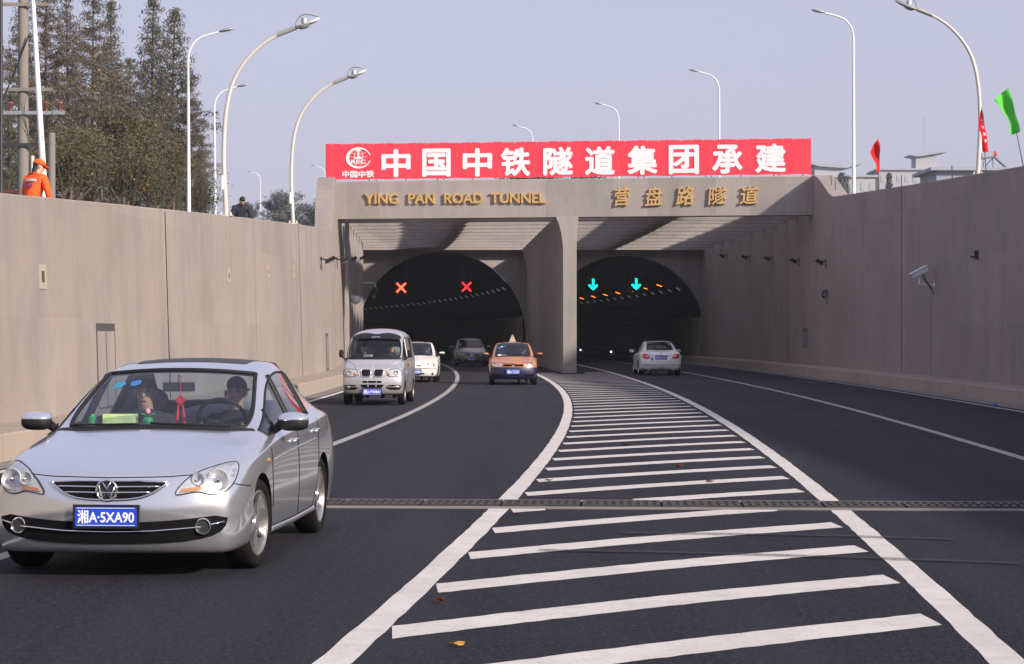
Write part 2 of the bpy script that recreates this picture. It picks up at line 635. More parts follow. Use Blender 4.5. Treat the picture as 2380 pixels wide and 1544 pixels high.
# kerbed walkways
def kerb(name, face, wall, sgn):
    mb = MB()
    mb.sweep(lambda u: [(face(u), u * K, -0.05), (face(u) + sgn * 0.015, u * K, 0.335), (face(u) + sgn * 0.04, u * K, 0.36), (wall(u) + sgn * 0.3, u * K, 0.372), (wall(u) + sgn * 0.3, u * K, -0.05)], frange(-60, 235, 180))
    return structure(mb, name, 'concrete_kerb')
kerb('left_kerb', lambda u: -5.45 + cL(u), lambda u: -6.9 + cL(u), -1)
kerb('right_kerb', lambda u: 11.95 + cR(u), lambda u: 12.95 + cR(u), 1)
mb = MB()
mb.sweep(lambda u: [(-5.44 + cL(u), u * K, 0.004), (-5.02 + cL(u), u * K, 0.004)], frange(-60, 118, 90), closed=False)
structure(mb, 'left_gutter', 'concrete_joint')
mb = MB()
mb.sweep(lambda u: [(11.40 + cR(u), u * K, 0.004), (11.94 + cR(u), u * K, 0.004)], frange(-60, 118, 90), closed=False)
structure(mb, 'right_gutter', 'concrete_joint')

# ------------------------------------------------------------------ road markings
def marking(name, fx, u0, u1, w, mat, step=0.25, z=0.003, gaps=()):
    mb = MB()
    n = int((u1 - u0) / step)
    rr = random.Random(name)
    def strip(a, b):
        k = max(2, int((b - a) / step))
        def cross(u):
            sl = (fx(u + 0.1) - fx(u - 0.1)) / (0.2 * K)
            ww = w / 2 * math.sqrt(1 + sl * sl)
            j = 0.006
            return [(fx(u) - ww + rr.uniform(-j, j), u * K, z), (fx(u) + ww + rr.uniform(-j, j), u * K, z)]
        mb.sweep(cross, frange(a, b, k), closed=False)
    a = u0
    for g0, g1 in list(gaps) + [(u1, None)]:
        strip(a, g0)
        a = g1
    return structure(mb, name, mat)
drain_y = lambda X: 20.10 - 0.055 * X
lineL = lambda u: 1.45 + cL(u)
lineR = lambda u: 4.5 + cR(u)
dg = [(19.55 / K, 20.80 / K)]
marking('hatched_area_line', lineL, -40, 125, 0.185, 'road_paint', gaps=[((drain_y(-.1) - .29) / K, (drain_y(-.1) + .29) / K)])
marking('hatched_area_line', lineR, -40, 125, 0.185, 'road_paint', gaps=[((drain_y(3.2) - .29) / K, (drain_y(3.2) + .29) / K)])
marking('lane_line', lambda u: -1.85 + cL(u), -40, 150, 0.15, 'worn_road_paint', gaps=[(18.1, 19.5)])
marking('lane_line', lambda u: 7.75 + cR(u), -40, 150, 0.15, 'worn_road_paint', gaps=[(17.8, 19.3)])
marking('edge_line', lambda u: -4.88 + cL(u), -40, 150, 0.15, 'road_paint', gaps=[(18.3, 19.7)])
marking('edge_line', lambda u: 11.15 + cR(u), -40, 150, 0.14, 'worn_road_paint', gaps=[(17.6, 19.1)])
stripe_mb = None
for i in range(-3, 41):
    yl = 9.45 + 1.985 * i
    yr = yl + 2.5
    ul_, ur_ = yl / K, yr / K
    if ur_ > 84.5:
        yr = yl + 2.5
    x0 = lineL(ul_) + 0.15
    x1 = lineR(ur_) - 0.16
    if x1 - x0 < 0.8: continue
    rr = random.Random(i)
    mb = MB()
    th = 0.24
    n = 40
    rows = []
    for k in range(n + 1):
        t = k / n
        x = lerp(x0, x1, t)
        y = lerp(yl, yr, t) + 0.10 * math.sin(PI * t)
        rows.append([(x, y - th + rr.uniform(-.012, .012), 0.003), (x - 0.03, y + th + rr.uniform(-.012, .012), 0.003)])
    seg = []
    for a, b in zip(rows, rows[1:]):
        ym = (a[0][1] + b[1][1]) / 2
        xm = a[0][0]
        cut = abs(ym - drain_y(xm)) < 0.42
        pier = ym > 87.5 and 1.9 < xm < 3.1
        if cut or pier: continue
        mb.add([a[0], b[0], b[1], a[1]], [(0, 1, 2, 3)])
    if mb.v:
        structure(mb, 'hatch_stripe', 'road_paint')
# old tyre scuffs across the hatching
n_ = N('tyre_scuff'); n_f = n_.noise(30, 3, 0.8)
n_t = n_.node('ShaderNodeBsdfTransparent'); n_b = n_.node('ShaderNodeBsdfPrincipled')
n_b.inputs['Base Color'].default_value = (0.03, 0.03, 0.03, 1); n_b.inputs['Roughness'].default_value = 0.9
n_x = n_.node('ShaderNodeMixShader'); n_.link(n_.ramp(n_f, [(0.3, 0.15), (0.7, 0.85)]), n_x.inputs[0])
n_.link(n_t.outputs[0], n_x.inputs[1]); n_.link(n_b.outputs[0], n_x.inputs[2]); n_.link(n_x.outputs[0], n_.out.inputs[0])
for a, b in (((0.9, 17.1), (3.5, 16.55)), ((0.2, 15.75), (3.6, 14.8))):
    mb = MB()
    pts = [(lerp(a[0], b[0], t), lerp(a[1], b[1], t) + 0.12 * math.sin(3 * t)) for t in frange(0, 1, 20)]
    mb.sweep(lambda p: [(p[0], p[1] - 0.06, 0.013), (p[0], p[1] + 0.06, 0.013)], pts, closed=False)
    structure(mb, 'tyre_mark', 'tyre_scuff')
# faint transverse road joint further in
mb = MB()
mb.sweep(lambda x: [(x, 72.4 - 0.02 * x, 0.004), (x, 72.6 - 0.02 * x, 0.004)], frange(-5.3, 11.5, 20), closed=False)
structure(mb, 'road_joint', 'concrete_joint')

# drainage channel: concrete beds with a line of slotted iron gratings
drain = empty('drainage_channel', (0, 20.10, 0), math.atan(-0.055), 'slotted iron drainage channel set in pale concrete across the whole road', 'drain')
for s in (-1, 1):
    mb = MB()
    mb.box((2.7, s * 0.41, 0.001), (19.2, 0.24, 0.010))
    mb.build('concrete_bed', 'concrete_joint', drain)
mb = MB(); mb.box((2.7, 0, -0.006), (19.2, 0.56, 0.010)); mb.build('channel', 'gap_black', drain)
gm = MB()
W_, D_ = 0.74, 0.54
for y in (-D_ / 2 + .015, D_ / 2 - .015, 0): gm.box((0, y, 0.012), (W_, 0.045, 0.022))
for k in range(10):
    gm.box((-W_ / 2 + 0.02 + k * (W_ - 0.04) / 9, 0, 0.011), (0.036, D_ - 0.02, 0.018))
gme = gm.mesh('grating', 'cast_iron')
for k in range(25):
    part('grating', gme, drain, (-6.6 + k * 0.765, 0, 0))

# ------------------------------------------------------------------ retaining walls
def wall_prof(side):
    if side < 0:
        def f(u):
            zt = topL(u) if u < 73 else lerp(topL(u), 8.37, sstep((u - 73) / 10.0))
            th = 0.5 if u < 70 else lerp(0.5, 0.7, sstep((u - 70) / 8))
            x = wallL(u); b = 0.03 * zt
            return [(x, u * K, -0.1), (x - b, u * K, zt - 0.02), (x - b - 0.02, u * K, zt), (x - b - th, u * K, zt), (x - b - th - 0.1, u * K, -0.1)]
    else:
        def f(u):
            zt = topR(u) if u < 77.0 else lerp(topR(u), 8.40, sstep((u - 77.0) / 5.4))
            th = 0.75
            x = wallR(u)
            return [(x, u * K, -0.1), (x, u * K, zt - 0.02), (x + 0.02, u * K, zt), (x + th, u * K, zt), (x + th, u * K, -0.1)]
    return f
def retaining_wall(side, label):
    mb = MB()
    f = wall_prof(side)
    st = frange(-60, 70, 130) + frange(70.2, 84, 70) + frange(85, 118, 33)
    def jit(u):
        rr = random.Random(int(u * 50) + side)
        p = f(u)
        d = 0.008 * (rr.random() - 0.5)
        return [(a, b, c + (d if c > 1 else 0)) for a, b, c in p]
    mb.sweep(jit, st)
    o = mb.build('retaining_wall', 'concrete_wall')
    tag(o, label, 'wall')
    return o
wl = retaining_wall(-1, 'long sunlit concrete retaining wall behind the silver saloon, with dark expansion joints')
wr = retaining_wall(1, 'long grey concrete retaining wall in shade, carrying flags and floodlights')
def joint(side, x, parent, w=0.05):
    u, p = on_wall(x, 700, side > 0)
    mb = MB()
    f = wall_prof(side)
    q = f(u)
    rr = random.Random(x)
    zs = frange(0.38, q[1][2] - 0.03, 24)
    def loop(z):
        t = z / q[1][2]
        xx = lerp(q[0][0], q[1][0], t)
        ww = w * (0.55 + 0.5 * mnoise.noise(Vector((x, z * 0.7, 0))) + 0.35)
        return [(xx + side * 0.02, u * K - ww / 2, z), (xx - side * 0.004, u * K - ww / 2, z), (xx - side * 0.004, u * K + ww / 2, z), (xx + side * 0.02, u * K + ww / 2, z)]
    mb.sweep(loop, zs)
    mb.build('expansion_joint', 'gap_black', parent)
joint(-1, 398, wl, 0.075); joint(-1, 705, wl, 0.05)
joint(1, 2095, wr, 0.055); joint(1, 1830, wr, 0.05); joint(1, 3050, wr, 0.05)

def wall_panel(side, x0, x1, y0, y1, parent, name, mat_frame, double=False, mat_in='concrete_joint', fw=0.035, topw=0.0):
    """framed plate on the wall between bearings x0..x1, rows y0..y1"""
    ua, a = on_wall(x0, (y0 + y1) / 2, side > 0)
    ub, b = on_wall(x1, (y0 + y1) / 2, side > 0)
    um = (ua + ub) / 2
    z1 = 1.63 + (779 - y0) * um * K / F
    z0 = max(0.38, 1.63 + (779 - y1) * um * K / F)
    f = wall_prof(side)
    def pt(u, z, off):
        q = f(u); t = z / q[1][2]
        return Vector((lerp(q[0][0], q[1][0], t) - side * off, u * K, z))
    def slab(mb, u0, u1, za, zb, o):
        mb.add([pt(u0, za, -0.02), pt(u1, za, -0.02), pt(u1, zb, -0.02), pt(u0, zb, -0.02), pt(u0, za, o), pt(u1, za, o), pt(u1, zb, o), pt(u0, zb, o)],
               [(0, 1, 2, 3), (7, 6, 5, 4), (0, 4, 5, 1), (1, 5, 6, 2), (2, 6, 7, 3), (3, 7, 4, 0)])
    u0, u1 = min(ua, ub), max(ua, ub)
    fr = MB()
    fu = fw / K
    slab(fr, u0, u0 + fu, z0, z1, 0.012); slab(fr, u1 - fu, u1, z0, z1, 0.012)
    slab(fr, u0 + fu, u1 - fu, z1 - max(fw, topw), z1, 0.012); slab(fr, u0 + fu, u1 - fu, z0, z0 + fw, 0.012)
    if double: slab(fr, um - fu / 2, um + fu / 2, z0 + fw, z1 - max(fw, topw), 0.012)
    fo = fr.build(name, mat_frame, parent)
    inn = MB()
    slab(inn, u0 + fu, u1 - fu, z0 + fw, z1 - max(fw, topw), 0.007)
    inn.build('panel', mat_in, fo)
simple('light_mortar', (0.36, 0.31, 0.26), 0.95, var=0.2, scale=9)
simple('grey_steel', (0.09, 0.085, 0.08), 0.6, 0.3)
wall_panel(-1, 231, 273, 752, 985, wl, 'cabinet_frame', 'grey_steel', True, 'concrete_wall', 0.03, 0.13)
wall_panel(-1, 103, 119, 615, 672, wl, 'socket_frame', 'light_mortar', False, 'grey_steel', 0.10)
wall_panel(-1, 538, 544, 625, 657, wl, 'socket_frame', 'light_mortar', False, 'grey_steel', 0.10)
wall_panel(-1, 630.5, 634.5, 617, 645, wl, 'socket_frame', 'light_mortar', False, 'grey_steel', 0.10)
wall_panel(-1, 689, 692, 617, 645, wl, 'socket_frame', 'light_mortar', False, 'grey_steel', 0.10)
wall_panel(-1, 760.5, 765, 775, 882, wl, 'cable_duct', 'grey_steel', False, 'concrete_joint', 0.06, 0.10)
wall_panel(1, 1866, 1876, 763, 808, wr, 'cable_duct', 'grey_steel', False, 'concrete_joint', 0.05, 0.16)

# ------------------------------------------------------------------ tunnel portal
portal = empty('tunnel_portal', (2.6, 90, 0), 0, 'concrete twin-arch tunnel portal with gold lettering on its beam', 'tunnel portal')
def pbuild(mb, name, mat, smooth=False, parent=None):
    o = mb.build(name, mat, None, smooth)
    pr = parent or portal
    base = portal.location
    o.data.transform(Matrix.Translation(-base))
    o.parent = pr
    return o
XL0, XR0 = wallL(84.5) - 0.25, wallR(82.2)
mb = MB()
mb.sweep(lambda x: [(x, yf(x), 6.72), (x, yf(x), 8.34), (x, yf(x) + 0.03, 8.37), (x, yf(x) + 0.9, 8.37), (x, yf(x) + 0.9, 6.72)], frange(XL0 - 0.1, XR0 + 0.02, 60))
fascia = pbuild(mb, 'fascia', 'concrete_portal')
# roof beams, longitudinal slabs
for k, u in enumerate((87.0, 89.6, 92.8, 96.0, 99.4, 102.8, 106.2, 109.6, 113.0, 116.2)):
    t = (u - 83.4) / 33.6
    mb = MB()
    def bl(x):
        y = u * K - 0.158 * (1 - t) * (x - 2.6)
        return [(x, y, 6.74), (x, y, 7.9), (x, y + 0.28, 7.9), (x, y + 0.28, 6.74)]
    mb.sweep(bl, frange(wallL(u) - 0.3, wallR(u) + 0.1, 30))
    pbuild(mb, 'roof_beam', 'concrete_portal')
    mb = MB()
    for zz in (1,):
        mb.box((wallL(u) + 0.02, u * K + 0.4 + 0.158 * (1 - t) * 9, 3.55), (0.16, 0.7, 6.36))
    pbuild(mb, 'pilaster', 'concrete_portal')
for cx in (lambda u: -1.34 + cL(u) - 0.2, lambda u: 8.25 + cR(u) - 0.9):
    mb = MB()
    mb.sweep(lambda u: [(cx(u) - 0.55, u * K + 1.5, 7.02), (cx(u) + 0.55, u * K + 1.5, 7.02), (cx(u) + 0.55, u * K + 1.5, 8.25), (cx(u) - 0.55, u * K + 1.5, 8.25)], frange(83.4, 116, 20))
    pbuild(mb, 'roof_slab', 'concrete_portal')
# dividing wall with flared head
mb = MB()
def div(u):
    t = (u - 83.3) / 33.7
    xl, xr = lerp(2.20, 0.86, t), lerp(2.78, 1.98, t)
    y = u * K
    return [(xl, y, -0.05), (xl, y, 5.2), (xl - 0.02, y, 5.6), (xl - 0.08, y, 6.0), (xl - 0.18, y, 6.4), (xl - 0.32, y, 6.735), (xr + 0.09, y, 6.735), (xr + 0.05, y, 6.3), (xr + 0.01, y, 5.8), (xr, y, 5.2), (xr, y, -0.05)]
mb.sweep(div, frange(83.3, 117.0, 16))
pbuild(mb, 'dividing_wall', 'concrete_portal')
# arch wall
AY = 117 * K
arches = ((-1.40 + cL(117), 5.08), (8.22 + cR(117) + 0.0, 4.85))
CZ = 1.6
poly = [(wallL(117) - 0.6, -0.05), (wallL(117) - 0.6, 8.40), (wallR(117) + 0.6, 8.40), (wallR(117) + 0.6, -0.05)]
for cx, r in reversed(arches):
    poly.append((cx + r, -0.05))
    for a in frange(0, PI, 40):
        poly.append((cx + r * math.cos(a), CZ + r * math.sin(a)))
    poly.append((cx - r, -0.05))
mb = MB()
mb.prism(poly, lambda a, b, d: (a, d, b), AY, AY + 0.9)
o = pbuild(mb, 'arch_wall', 'concrete_portal')
simple('hazed_tunnel_paint', (0.006, 0.008, 0.020), 0.9, spec=0.05, var=0.2, obj=False, scale=0.5)  # dark coating; its navy tint stands for haze in front of the bore
def tiles():
    n = N('tunnel_tile')
    f = n.noise(3, 3, 0.6)
    br = n.node('ShaderNodeTexBrick')
    br.offset = 0.0
    br.inputs['Color1'].default_value = (0.50, 0.44, 0.34, 1); br.inputs['Color2'].default_value = (0.54, 0.48, 0.37, 1)
    br.inputs['Mortar'].default_value = (0.10, 0.09, 0.08, 1); br.inputs['Scale'].default_value = 1.0
    br.inputs['Mortar Size'].default_value = 0.008; br.inputs['Brick Width'].default_value = 1.2; br.inputs['Row Height'].default_value = 0.8
    sx = n.node('ShaderNodeSeparateXYZ'); n.link(n.pos(), sx.inputs[0])
    cb = n.node('ShaderNodeCombineXYZ'); n.link(sx.outputs['Y'], cb.inputs[0]); n.link(sx.outputs['Z'], cb.inputs[1])
    n.link(cb.outputs[0], br.inputs['Vector'])
    n.bsdf(n.mix(0.25, br.outputs[0], n.mix(f, (0.36, 0.32, 0.25), (0.55, 0.5, 0.4))), 0.35)
tiles()
cfun = (lambda u: -1.40 + cL(u), lambda u: 8.22 + cR(u))
for i, (cf, (cx, r)) in enumerate(zip(cfun, arches)):
    mb = MB()
    ang = frange(0, PI, 28)
    mb.sweep(lambda u: [(cf(u) + r * 1.004, u * K, -0.05)] + [(cf(u) + r * 1.004 * math.cos(a), u * K, CZ + r * 1.004 * math.sin(a)) for a in ang] + [(cf(u) - r * 1.004, u * K, -0.05)], frange(117.5, 232, 60), closed=False)
    o = pbuild(mb, 'tunnel_lining', 'hazed_tunnel_paint', True)
    mb = MB()
    u = 231.5
    mb.box((cf(u), u * K, 3), (14, 0.3, 10))
    pbuild(mb, 'tunnel_blackout_cap', 'hazed_tunnel_paint', parent=portal)  # added cap that closes the bore so its depth stays dark
    for s in (-1, 1):
        mb = MB()
        mb.sweep(lambda u: [(cf(u) + s * (r - 0.02), u * K, 0.3), (cf(u) + s * (r - 0.16), u * K, 0.3), (cf(u) + s * (r - 0.19), u * K, 2.72), (cf(u) + s * (r - 0.12), u * K, 2.75)], frange(117.02, 230, 70), closed=False)
        pbuild(mb, 'tile_panelling', 'tunnel_tile')
# gold lettering on the fascia
def letters(words):
    mb = MB()
    for s, x0, x1, y0, y1, bold, sh in words:
        c = on_fascia((x0 + x1) / 2, (y0 + y1) / 2)
        a = on_fascia(x0, y1); b = on_fascia(x1, y1)
        h = (on_fascia(x0, y0) - a).z
        w = (b - a).length
        ax = (b - a).normalized()
        up = (Vector((0, 0, 1)) + ax * sh).normalized()
        m = frame(c + Vector((0, -0.02, 0)), ax, (0, 0, 1))
        if sh:
            m = m @ Matrix(((1, sh, 0, 0), (0.06, 1, 0, 0), (0, 0, 1, 0), (0, 0, 0, 1)))
        text_mb(mb, s, w, h, m, 0.10, bold)
    return mb
for wd in ([('YING', 848, 927, 450, 475.5, .05, 0), ('PAN', 949, 1012, 450, 475, .05, 0), ('ROAD', 1032.5, 1123, 450, 474.5, .05, 0), ('TUNNEL', 1140, 1269, 449, 474, .05, 0)]): pbuild(letters([wd]), 'lettering', 'gold', parent=fascia)
for wd in ([('营', 1427, 1463, 436, 480, .022, .10), ('盘', 1500, 1540, 435, 479, .020, .08), ('路', 1572, 1615, 433, 479, .028, .12), ('隧', 1647, 1688, 435, 477, .018, .08), ('道', 1720, 1762, 433, 476, .024, .10)]): pbuild(letters([wd]), 'lettering', 'gold', parent=fascia)

# ------------------------------------------------------------------ banner over the portal
B0 = Vector((-8.21, yf(-8.21) + 0.25, 8.47)); B1 = Vector((12.70, yf(12.7) + 0.25, 8.46))
BX = (B1 - B0).normalized()
BL = (B1 - B0).length
BN = Vector((0, 0, 1)).cross(BX) * -1   # towards the camera: -Y
BN = Vector((BX.y, -BX.x, 0)).normalized()
def bh(a):
    return lerp(1.57, 1.52, a / BL)
def bwave(a, b):
    return 0.004 * math.sin(a * 2.9) * math.sin(b * 2) + 0.003 * math.sin(a * 5.3 + b)
def bp(a, b, d=0.0):
    t = b / bh(a)
    e = 0.012 * math.sin(a * 5.1) * (2 * t - 1)
    return B0 + BX * a + Vector((0, 0, b + e)) + BN * (d + bwave(a, b))
def banner_red():
    n = N('banner_red')
    f = n.noise(1.2, 3, 0.6)
    sx = n.node('ShaderNodeSeparateXYZ'); n.link(n.pos(), sx.inputs[0])
    c = n.mix(f, (0.80, 0.045, 0.075), (0.90, 0.060, 0.095))
    n.bsdf(c, 0.55, 0, 0.3, bump=n.noise(1.0, 4, .6, (2.6, 2.6, .9)), bstr=.5, bdist=.10)
banner_red()
simple('banner_white', (0.80, 0.79, 0.82), 0.6)
banner = empty('banner', B0, 0, 'long red banner with white Chinese characters stretched above the tunnel portal', 'banner')
def bbuild(mb, name, mat, parent=None, smooth=False):
    o = mb.build(name, mat, None, smooth)
    o.data.transform(Matrix.Translation(-B0))
    o.parent = parent or banner
    return o
mb = MB()
NA, NB = 170, 8
vs = [bp(BL * i / NA, bh(BL * i / NA) * j / NB) for i in range(NA + 1) for j in range(NB + 1)]
vs2 = [p - BN * 0.006 for p in vs]
fs = [(i * (NB + 1) + j, (i + 1) * (NB + 1) + j, (i + 1) * (NB + 1) + j + 1, i * (NB + 1) + j + 1) for i in range(NA) for j in range(NB)]
nn = len(vs)
mb.add(vs + vs2, fs + [tuple(reversed([k + nn for k in f])) for f in fs])
cloth = bbuild(mb, 'cloth', 'banner_red', smooth=True)
def bxy(x, y):
    yb = 416 - 12 * (x - 757) / 1129
    return (x - 757) / 1129 * BL, (yb - y) / 54.0
def on_banner(mb0, mtx_local):
    pass
def banner_text(mb, s, x, y, w, h, bold):
    a, b = bxy(x, y)
    t = MB()
    text_mb(t, s, w, h, Matrix.Identity(4), 0.016, bold)
    mb.add([bp(a + p[0], max(0.0, b + p[1]), 0.012 + p[2]) for p in t.v], t.f)
mb = MB()
for ch, x, y in zip('中国中铁隧道集团承建', (926, 1022, 1119, 1208.5, 1308, 1405, 1503, 1598, 1697, 1795), (377, 376, 375.5, 374.5, 373, 372, 371, 370, 369, 367)):
    banner_text(mb, ch, x, y, 1.30 if ch != '国' else 1.27, 1.24, 0.036)
bbuild(mb, 'lettering', 'banner_white', cloth)
mb = MB()
banner_text(mb, '中国中铁', 835.5, 403, 1.43, 0.31, 0.035)
bbuild(mb, 'lettering', 'banner_white', cloth)
# rail-builder emblem: letter C ring, globe lines, rail section, three letters
mb = MB()
la, lb = bxy(836, 364.5)
def lg(p, d=0.020):
    return bp(la + p[0], lb + p[1], d + 0.006)
def ring_pts(rx, ry, a0, a1, n=40, ox=0, oy=0):
    return [(ox + rx * math.cos(R(a)), oy + ry * math.sin(R(a))) for a in frange(a0, a1, n)]
outer = ring_pts(0.56, 0.46, 12, 346); inner = ring_pts(0.47, 0.385, 20, 338, ox=0.055)
n = len(outer)
vs = [lg(p) for p in outer] + [lg(p) for p in inner] + [lg(p, 0.004) for p in outer] + [lg(p, 0.004) for p in inner]
fs = []
for i in range(n - 1):
    fs += [(i, i + 1, n + i + 1, n + i), (i, 2 * n + i, 2 * n + i + 1, i + 1), (n + i, n + i + 1, 3 * n + i + 1, 3 * n + i)]
mb.add(vs, fs)
def thin(pts, r=0.010):
    mb.tube([lg(p, 0.008) for p in pts], r, 5)
thin(ring_pts(0.19, 0.385, 0, 360, 30))
thin([(-.40, .04), (.40, .04)])
thin([(-.34, .26), (-.18, .17), (0, .145), (.18, .17), (.33, .25)])
rail = [(-.095, .37), (.095, .37), (.095, .30), (.045, .265), (.035, .06), (.18, -.015), (.18, -.045), (-.18, -.045), (-.18, -.015), (-.035, .06), (-.045, .265), (-.095, .30)]
mb.prism(rail, lambda a, b, d: lg((a, b), d), 0.004, 0.018)
t = MB(); text_mb(t, 'REC', 0.66, 0.185, Matrix.Identity(4), 0.016, 0.05)
mb.add([lg((p[0], p[1] - 0.165), 0.006 + p[2]) for p in t.v], t.f)
bbuild(mb, 'emblem', 'banner_white', cloth)
# stitched seams and white ties along the top hem
for k in range(1, 14):
    a = BL * k / 14 + .1 * math.sin(k * 3)
    mb = MB(); mb.tube([bp(a + .01 * math.sin(t * 9 + k), bh(a) * t, .002) for t in frange(0, 1, 12)], .008, 4)
    bbuild(mb, 'seam', 'banner_red', cloth)
for k in range(44):
    a = BL * (k + .5) / 44
    mb = MB(); mb.tube([bp(a, bh(a) - .06, .006), bp(a + .015, bh(a) - .005, .004)], .007, 4)
    bbuild(mb, 'tie', 'banner_white', cloth)
# scaffold behind the cloth
for k, a in enumerate([0.12, 1.95, 3.6, 5.0, 6.55, 7.95, 9.45, 10.9, 12.35, 13.8, 15.25, 16.7, 18.2, 19.6, 20.82]):
    mb = MB()
    p = B0 + BX * a - BN * 0.08
    mb.tube([p + Vector((0, 0, -0.14)), p + Vector((0, 0, 1.48))], 0.022, 6)
    if k % 2 == 1:
        mb.tube([p + Vector((0, 0, 0.55)), p - BN * 0.6 + BX * 0.25 + Vector((0, 0, -0.12))], 0.016, 6)
    bbuild(mb, 'support_post', 'dark_metal')
# ------------------------------------------------------------------ people
HAND = True
def skin_mesh(nodes, edges, root=0, sub=1):
    """nodes: list of (co, radius or (rx, ry)); grows one continuous surface along the edges"""
    me = bpy.data.meshes.new('sk')
    me.from_pydata([tuple(c) for c, r in nodes], edges, [])
    o = bpy.data.objects.new('sk', me)
    COL.objects.link(o)
    o.modifiers.new('s', 'SKIN').use_smooth_shade = True
    sv = me.skin_vertices[0].data
    for i, (c, r) in enumerate(nodes):
        sv[i].radius = r if hasattr(r, '__len__') else (r, r)
        sv[i].use_root = (i == root)
    m = o.modifiers.new('u', 'SUBSURF')
    m.levels = m.render_levels = sub
    bpy.context.view_layer.update()
    out = eval_mesh(o)
    drop(o)
    out.materials.clear()
    out.polygons.foreach_set('use_smooth', [True] * len(out.polygons))
    return out

def rot_x(a): return Matrix.Rotation(a, 3, 'X')
def person(loc, rz, label, pose='stand', top='navy_cloth', legs='trouser_cloth', bend=0.0, head_yaw=0.0, head_pitch=0.0, arms=None, cap=False, hair_long=False, group=None, tape=False, scale=1.0, female=False):
    """figure facing local +y; z = 0 is the sole of the shoes (stand) or the seat surface minus 0.45 (sit)"""
    root = empty('person', loc, rz, label, 'person', group)
    root.scale = (scale,) * 3
    V = Vector
    hipz = 0.93 if pose == 'stand' else 0.55
    pel = V((0, 0, hipz))
    Rb = rot_x(-bend)
    def T(x, y, z):          # torso frame, z measured above the pelvis
        return pel + Rb @ V((x, y, z))
    sh = 0.19 if not female else 0.17
    nodes, edges = [], []
    def nd(c, r, p=None):
        nodes.append((V(c), r))
        if p is not None: edges.append((p, len(nodes) - 1))
        return len(nodes) - 1
    p0 = nd(pel, (0.14, 0.10))
    p1 = nd(T(0, 0.005, 0.20), (0.135, 0.095), p0)
    p2 = nd(T(0, 0.0, 0.40), (0.15, 0.095), p1)
    p3 = nd(T(0, -0.005, 0.50), (0.085, 0.060), p2)
    nk = nd(T(0, 0.0, 0.555), 0.058, p3)
    hy = Matrix.Rotation(-head_yaw, 3, 'Z') @ rot_x(-head_pitch)
    hb = T(0, 0.015, 0.54)
    Hh = Rb @ hy if pose != 'sit' else hy
    def H(x, y, z): return hb + Hh @ V((x, y, z))
    j = nd(H(0, 0.03, 0.06), (0.062, 0.07), nk)
    h1 = nd(H(0, 0.02, 0.13), (0.076, 0.092), j)
    h2 = nd(H(0, 0.005, 0.205), (0.066, 0.080), h1)
    sol = {}
    arm_nodes = {}
    for s in (-1, 1):
        a0 = nd(T(s * sh, 0, 0.46), 0.062, p3 if False else p2)
        if arms: el, wr = arms[s]
        elif pose == 'sit': el, wr = (s * 0.27, 0.12, 0.23), (s * 0.16, 0.36, 0.30)
        else: el, wr = (s * 0.27, 0.0, 0.18), (s * 0.26, 0.10, -0.06)
        E_, W_ = T(*el), T(*wr)
        a1 = nd(E_, 0.045, a0)
        a2 = nd(E_.lerp(W_, 0.55), 0.040, a1)
        a3 = nd(W_, 0.028, a2)
        d = (W_ - E_).normalized()
        side = d.cross(V((0, 0, 1)))
        if side.length < 0.1: side = V((0, 1, 0))
        side.normalize()
        nrm = side.cross(d).normalized()
        pc = nd(W_ + d * 0.05, (0.030, 0.018), a3)
        for k, (o_, ln) in enumerate(((-0.030, 0.062), (-0.010, 0.078), (0.010, 0.074), (0.030, 0.055))):
            k0 = nd(W_ + d * 0.088 + side * o_, 0.0095, pc)
            k1 = nd(W_ + d * (0.088 + ln * 0.5) + side * o_ * 1.1 - nrm * 0.008, 0.0085, k0)
            nd(W_ + d * (0.088 + ln * 0.9) + side * o_ * 1.1 - nrm * 0.028, 0.0075, k1)
        t0 = nd(W_ + d * 0.035 - side * s * 0.034 - nrm * 0.008, 0.0105, a3)
        nd(W_ + d * 0.075 - side * s * 0.050 - nrm * 0.020, 0.009, t0)
        arm_nodes[s] = (T(s * sh, 0, 0.46), E_, W_)
        if pose == 'stand':
            l0 = nd(V((s * 0.095, 0, hipz - 0.08)), 0.088, p0)
            l1 = nd(V((s * 0.10, 0.015, 0.49)), 0.058, l0)
            l2 = nd(V((s * 0.105, -0.01, 0.30)), 0.052, l1)
            l3 = nd(V((s * 0.11, -0.02, 0.09)), 0.036, l2)
            l4 = nd(V((s * 0.115, 0.04, 0.045)), 0.042, l3)
            nd(V((s * 0.125, 0.14, 0.035)), 0.033, l4)
            sol[s] = [nodes[q] for q in (l0, l1, l2, l3)] + [(V((s * 0.115, 0.04, 0.045)), .05), (V((s * 0.125, 0.14, 0.035)), .04)]
        else:
            l0 = nd(V((s * 0.10, 0.08, hipz - 0.02)), 0.085, p0)
            l1 = nd(V((s * 0.13, 0.44, hipz + 0.04)), 0.060, l0)
            l2 = nd(V((s * 0.13, 0.52, hipz - 0.18)), 0.052, l1)
            l3 = nd(V((s * 0.13, 0.56, hipz - 0.40)), 0.036, l2)
            l4 = nd(V((s * 0.135, 0.62, hipz - 0.45)), 0.042, l3)
            nd(V((s * 0.14, 0.72, hipz - 0.45)), 0.033, l4)
            sol[s] = [nodes[q] for q in (l0, l1, l2, l3)] + [(V((s * 0.135, 0.62, hipz - 0.45)), .05), (V((s * 0.14, 0.72, hipz - 0.45)), .04)]
    body = skin_mesh(nodes, edges, 0, 1)
    body.materials.append(MATS['skin'])
    part('body', body, root)
    # jacket: torso and sleeves as one surface over the body
    n2, e2 = [], []
    def nj(c, r, p=None):
        n2.append((c, r))
        if p is not None: e2.append((p, len(n2) - 1))
        return len(n2) - 1
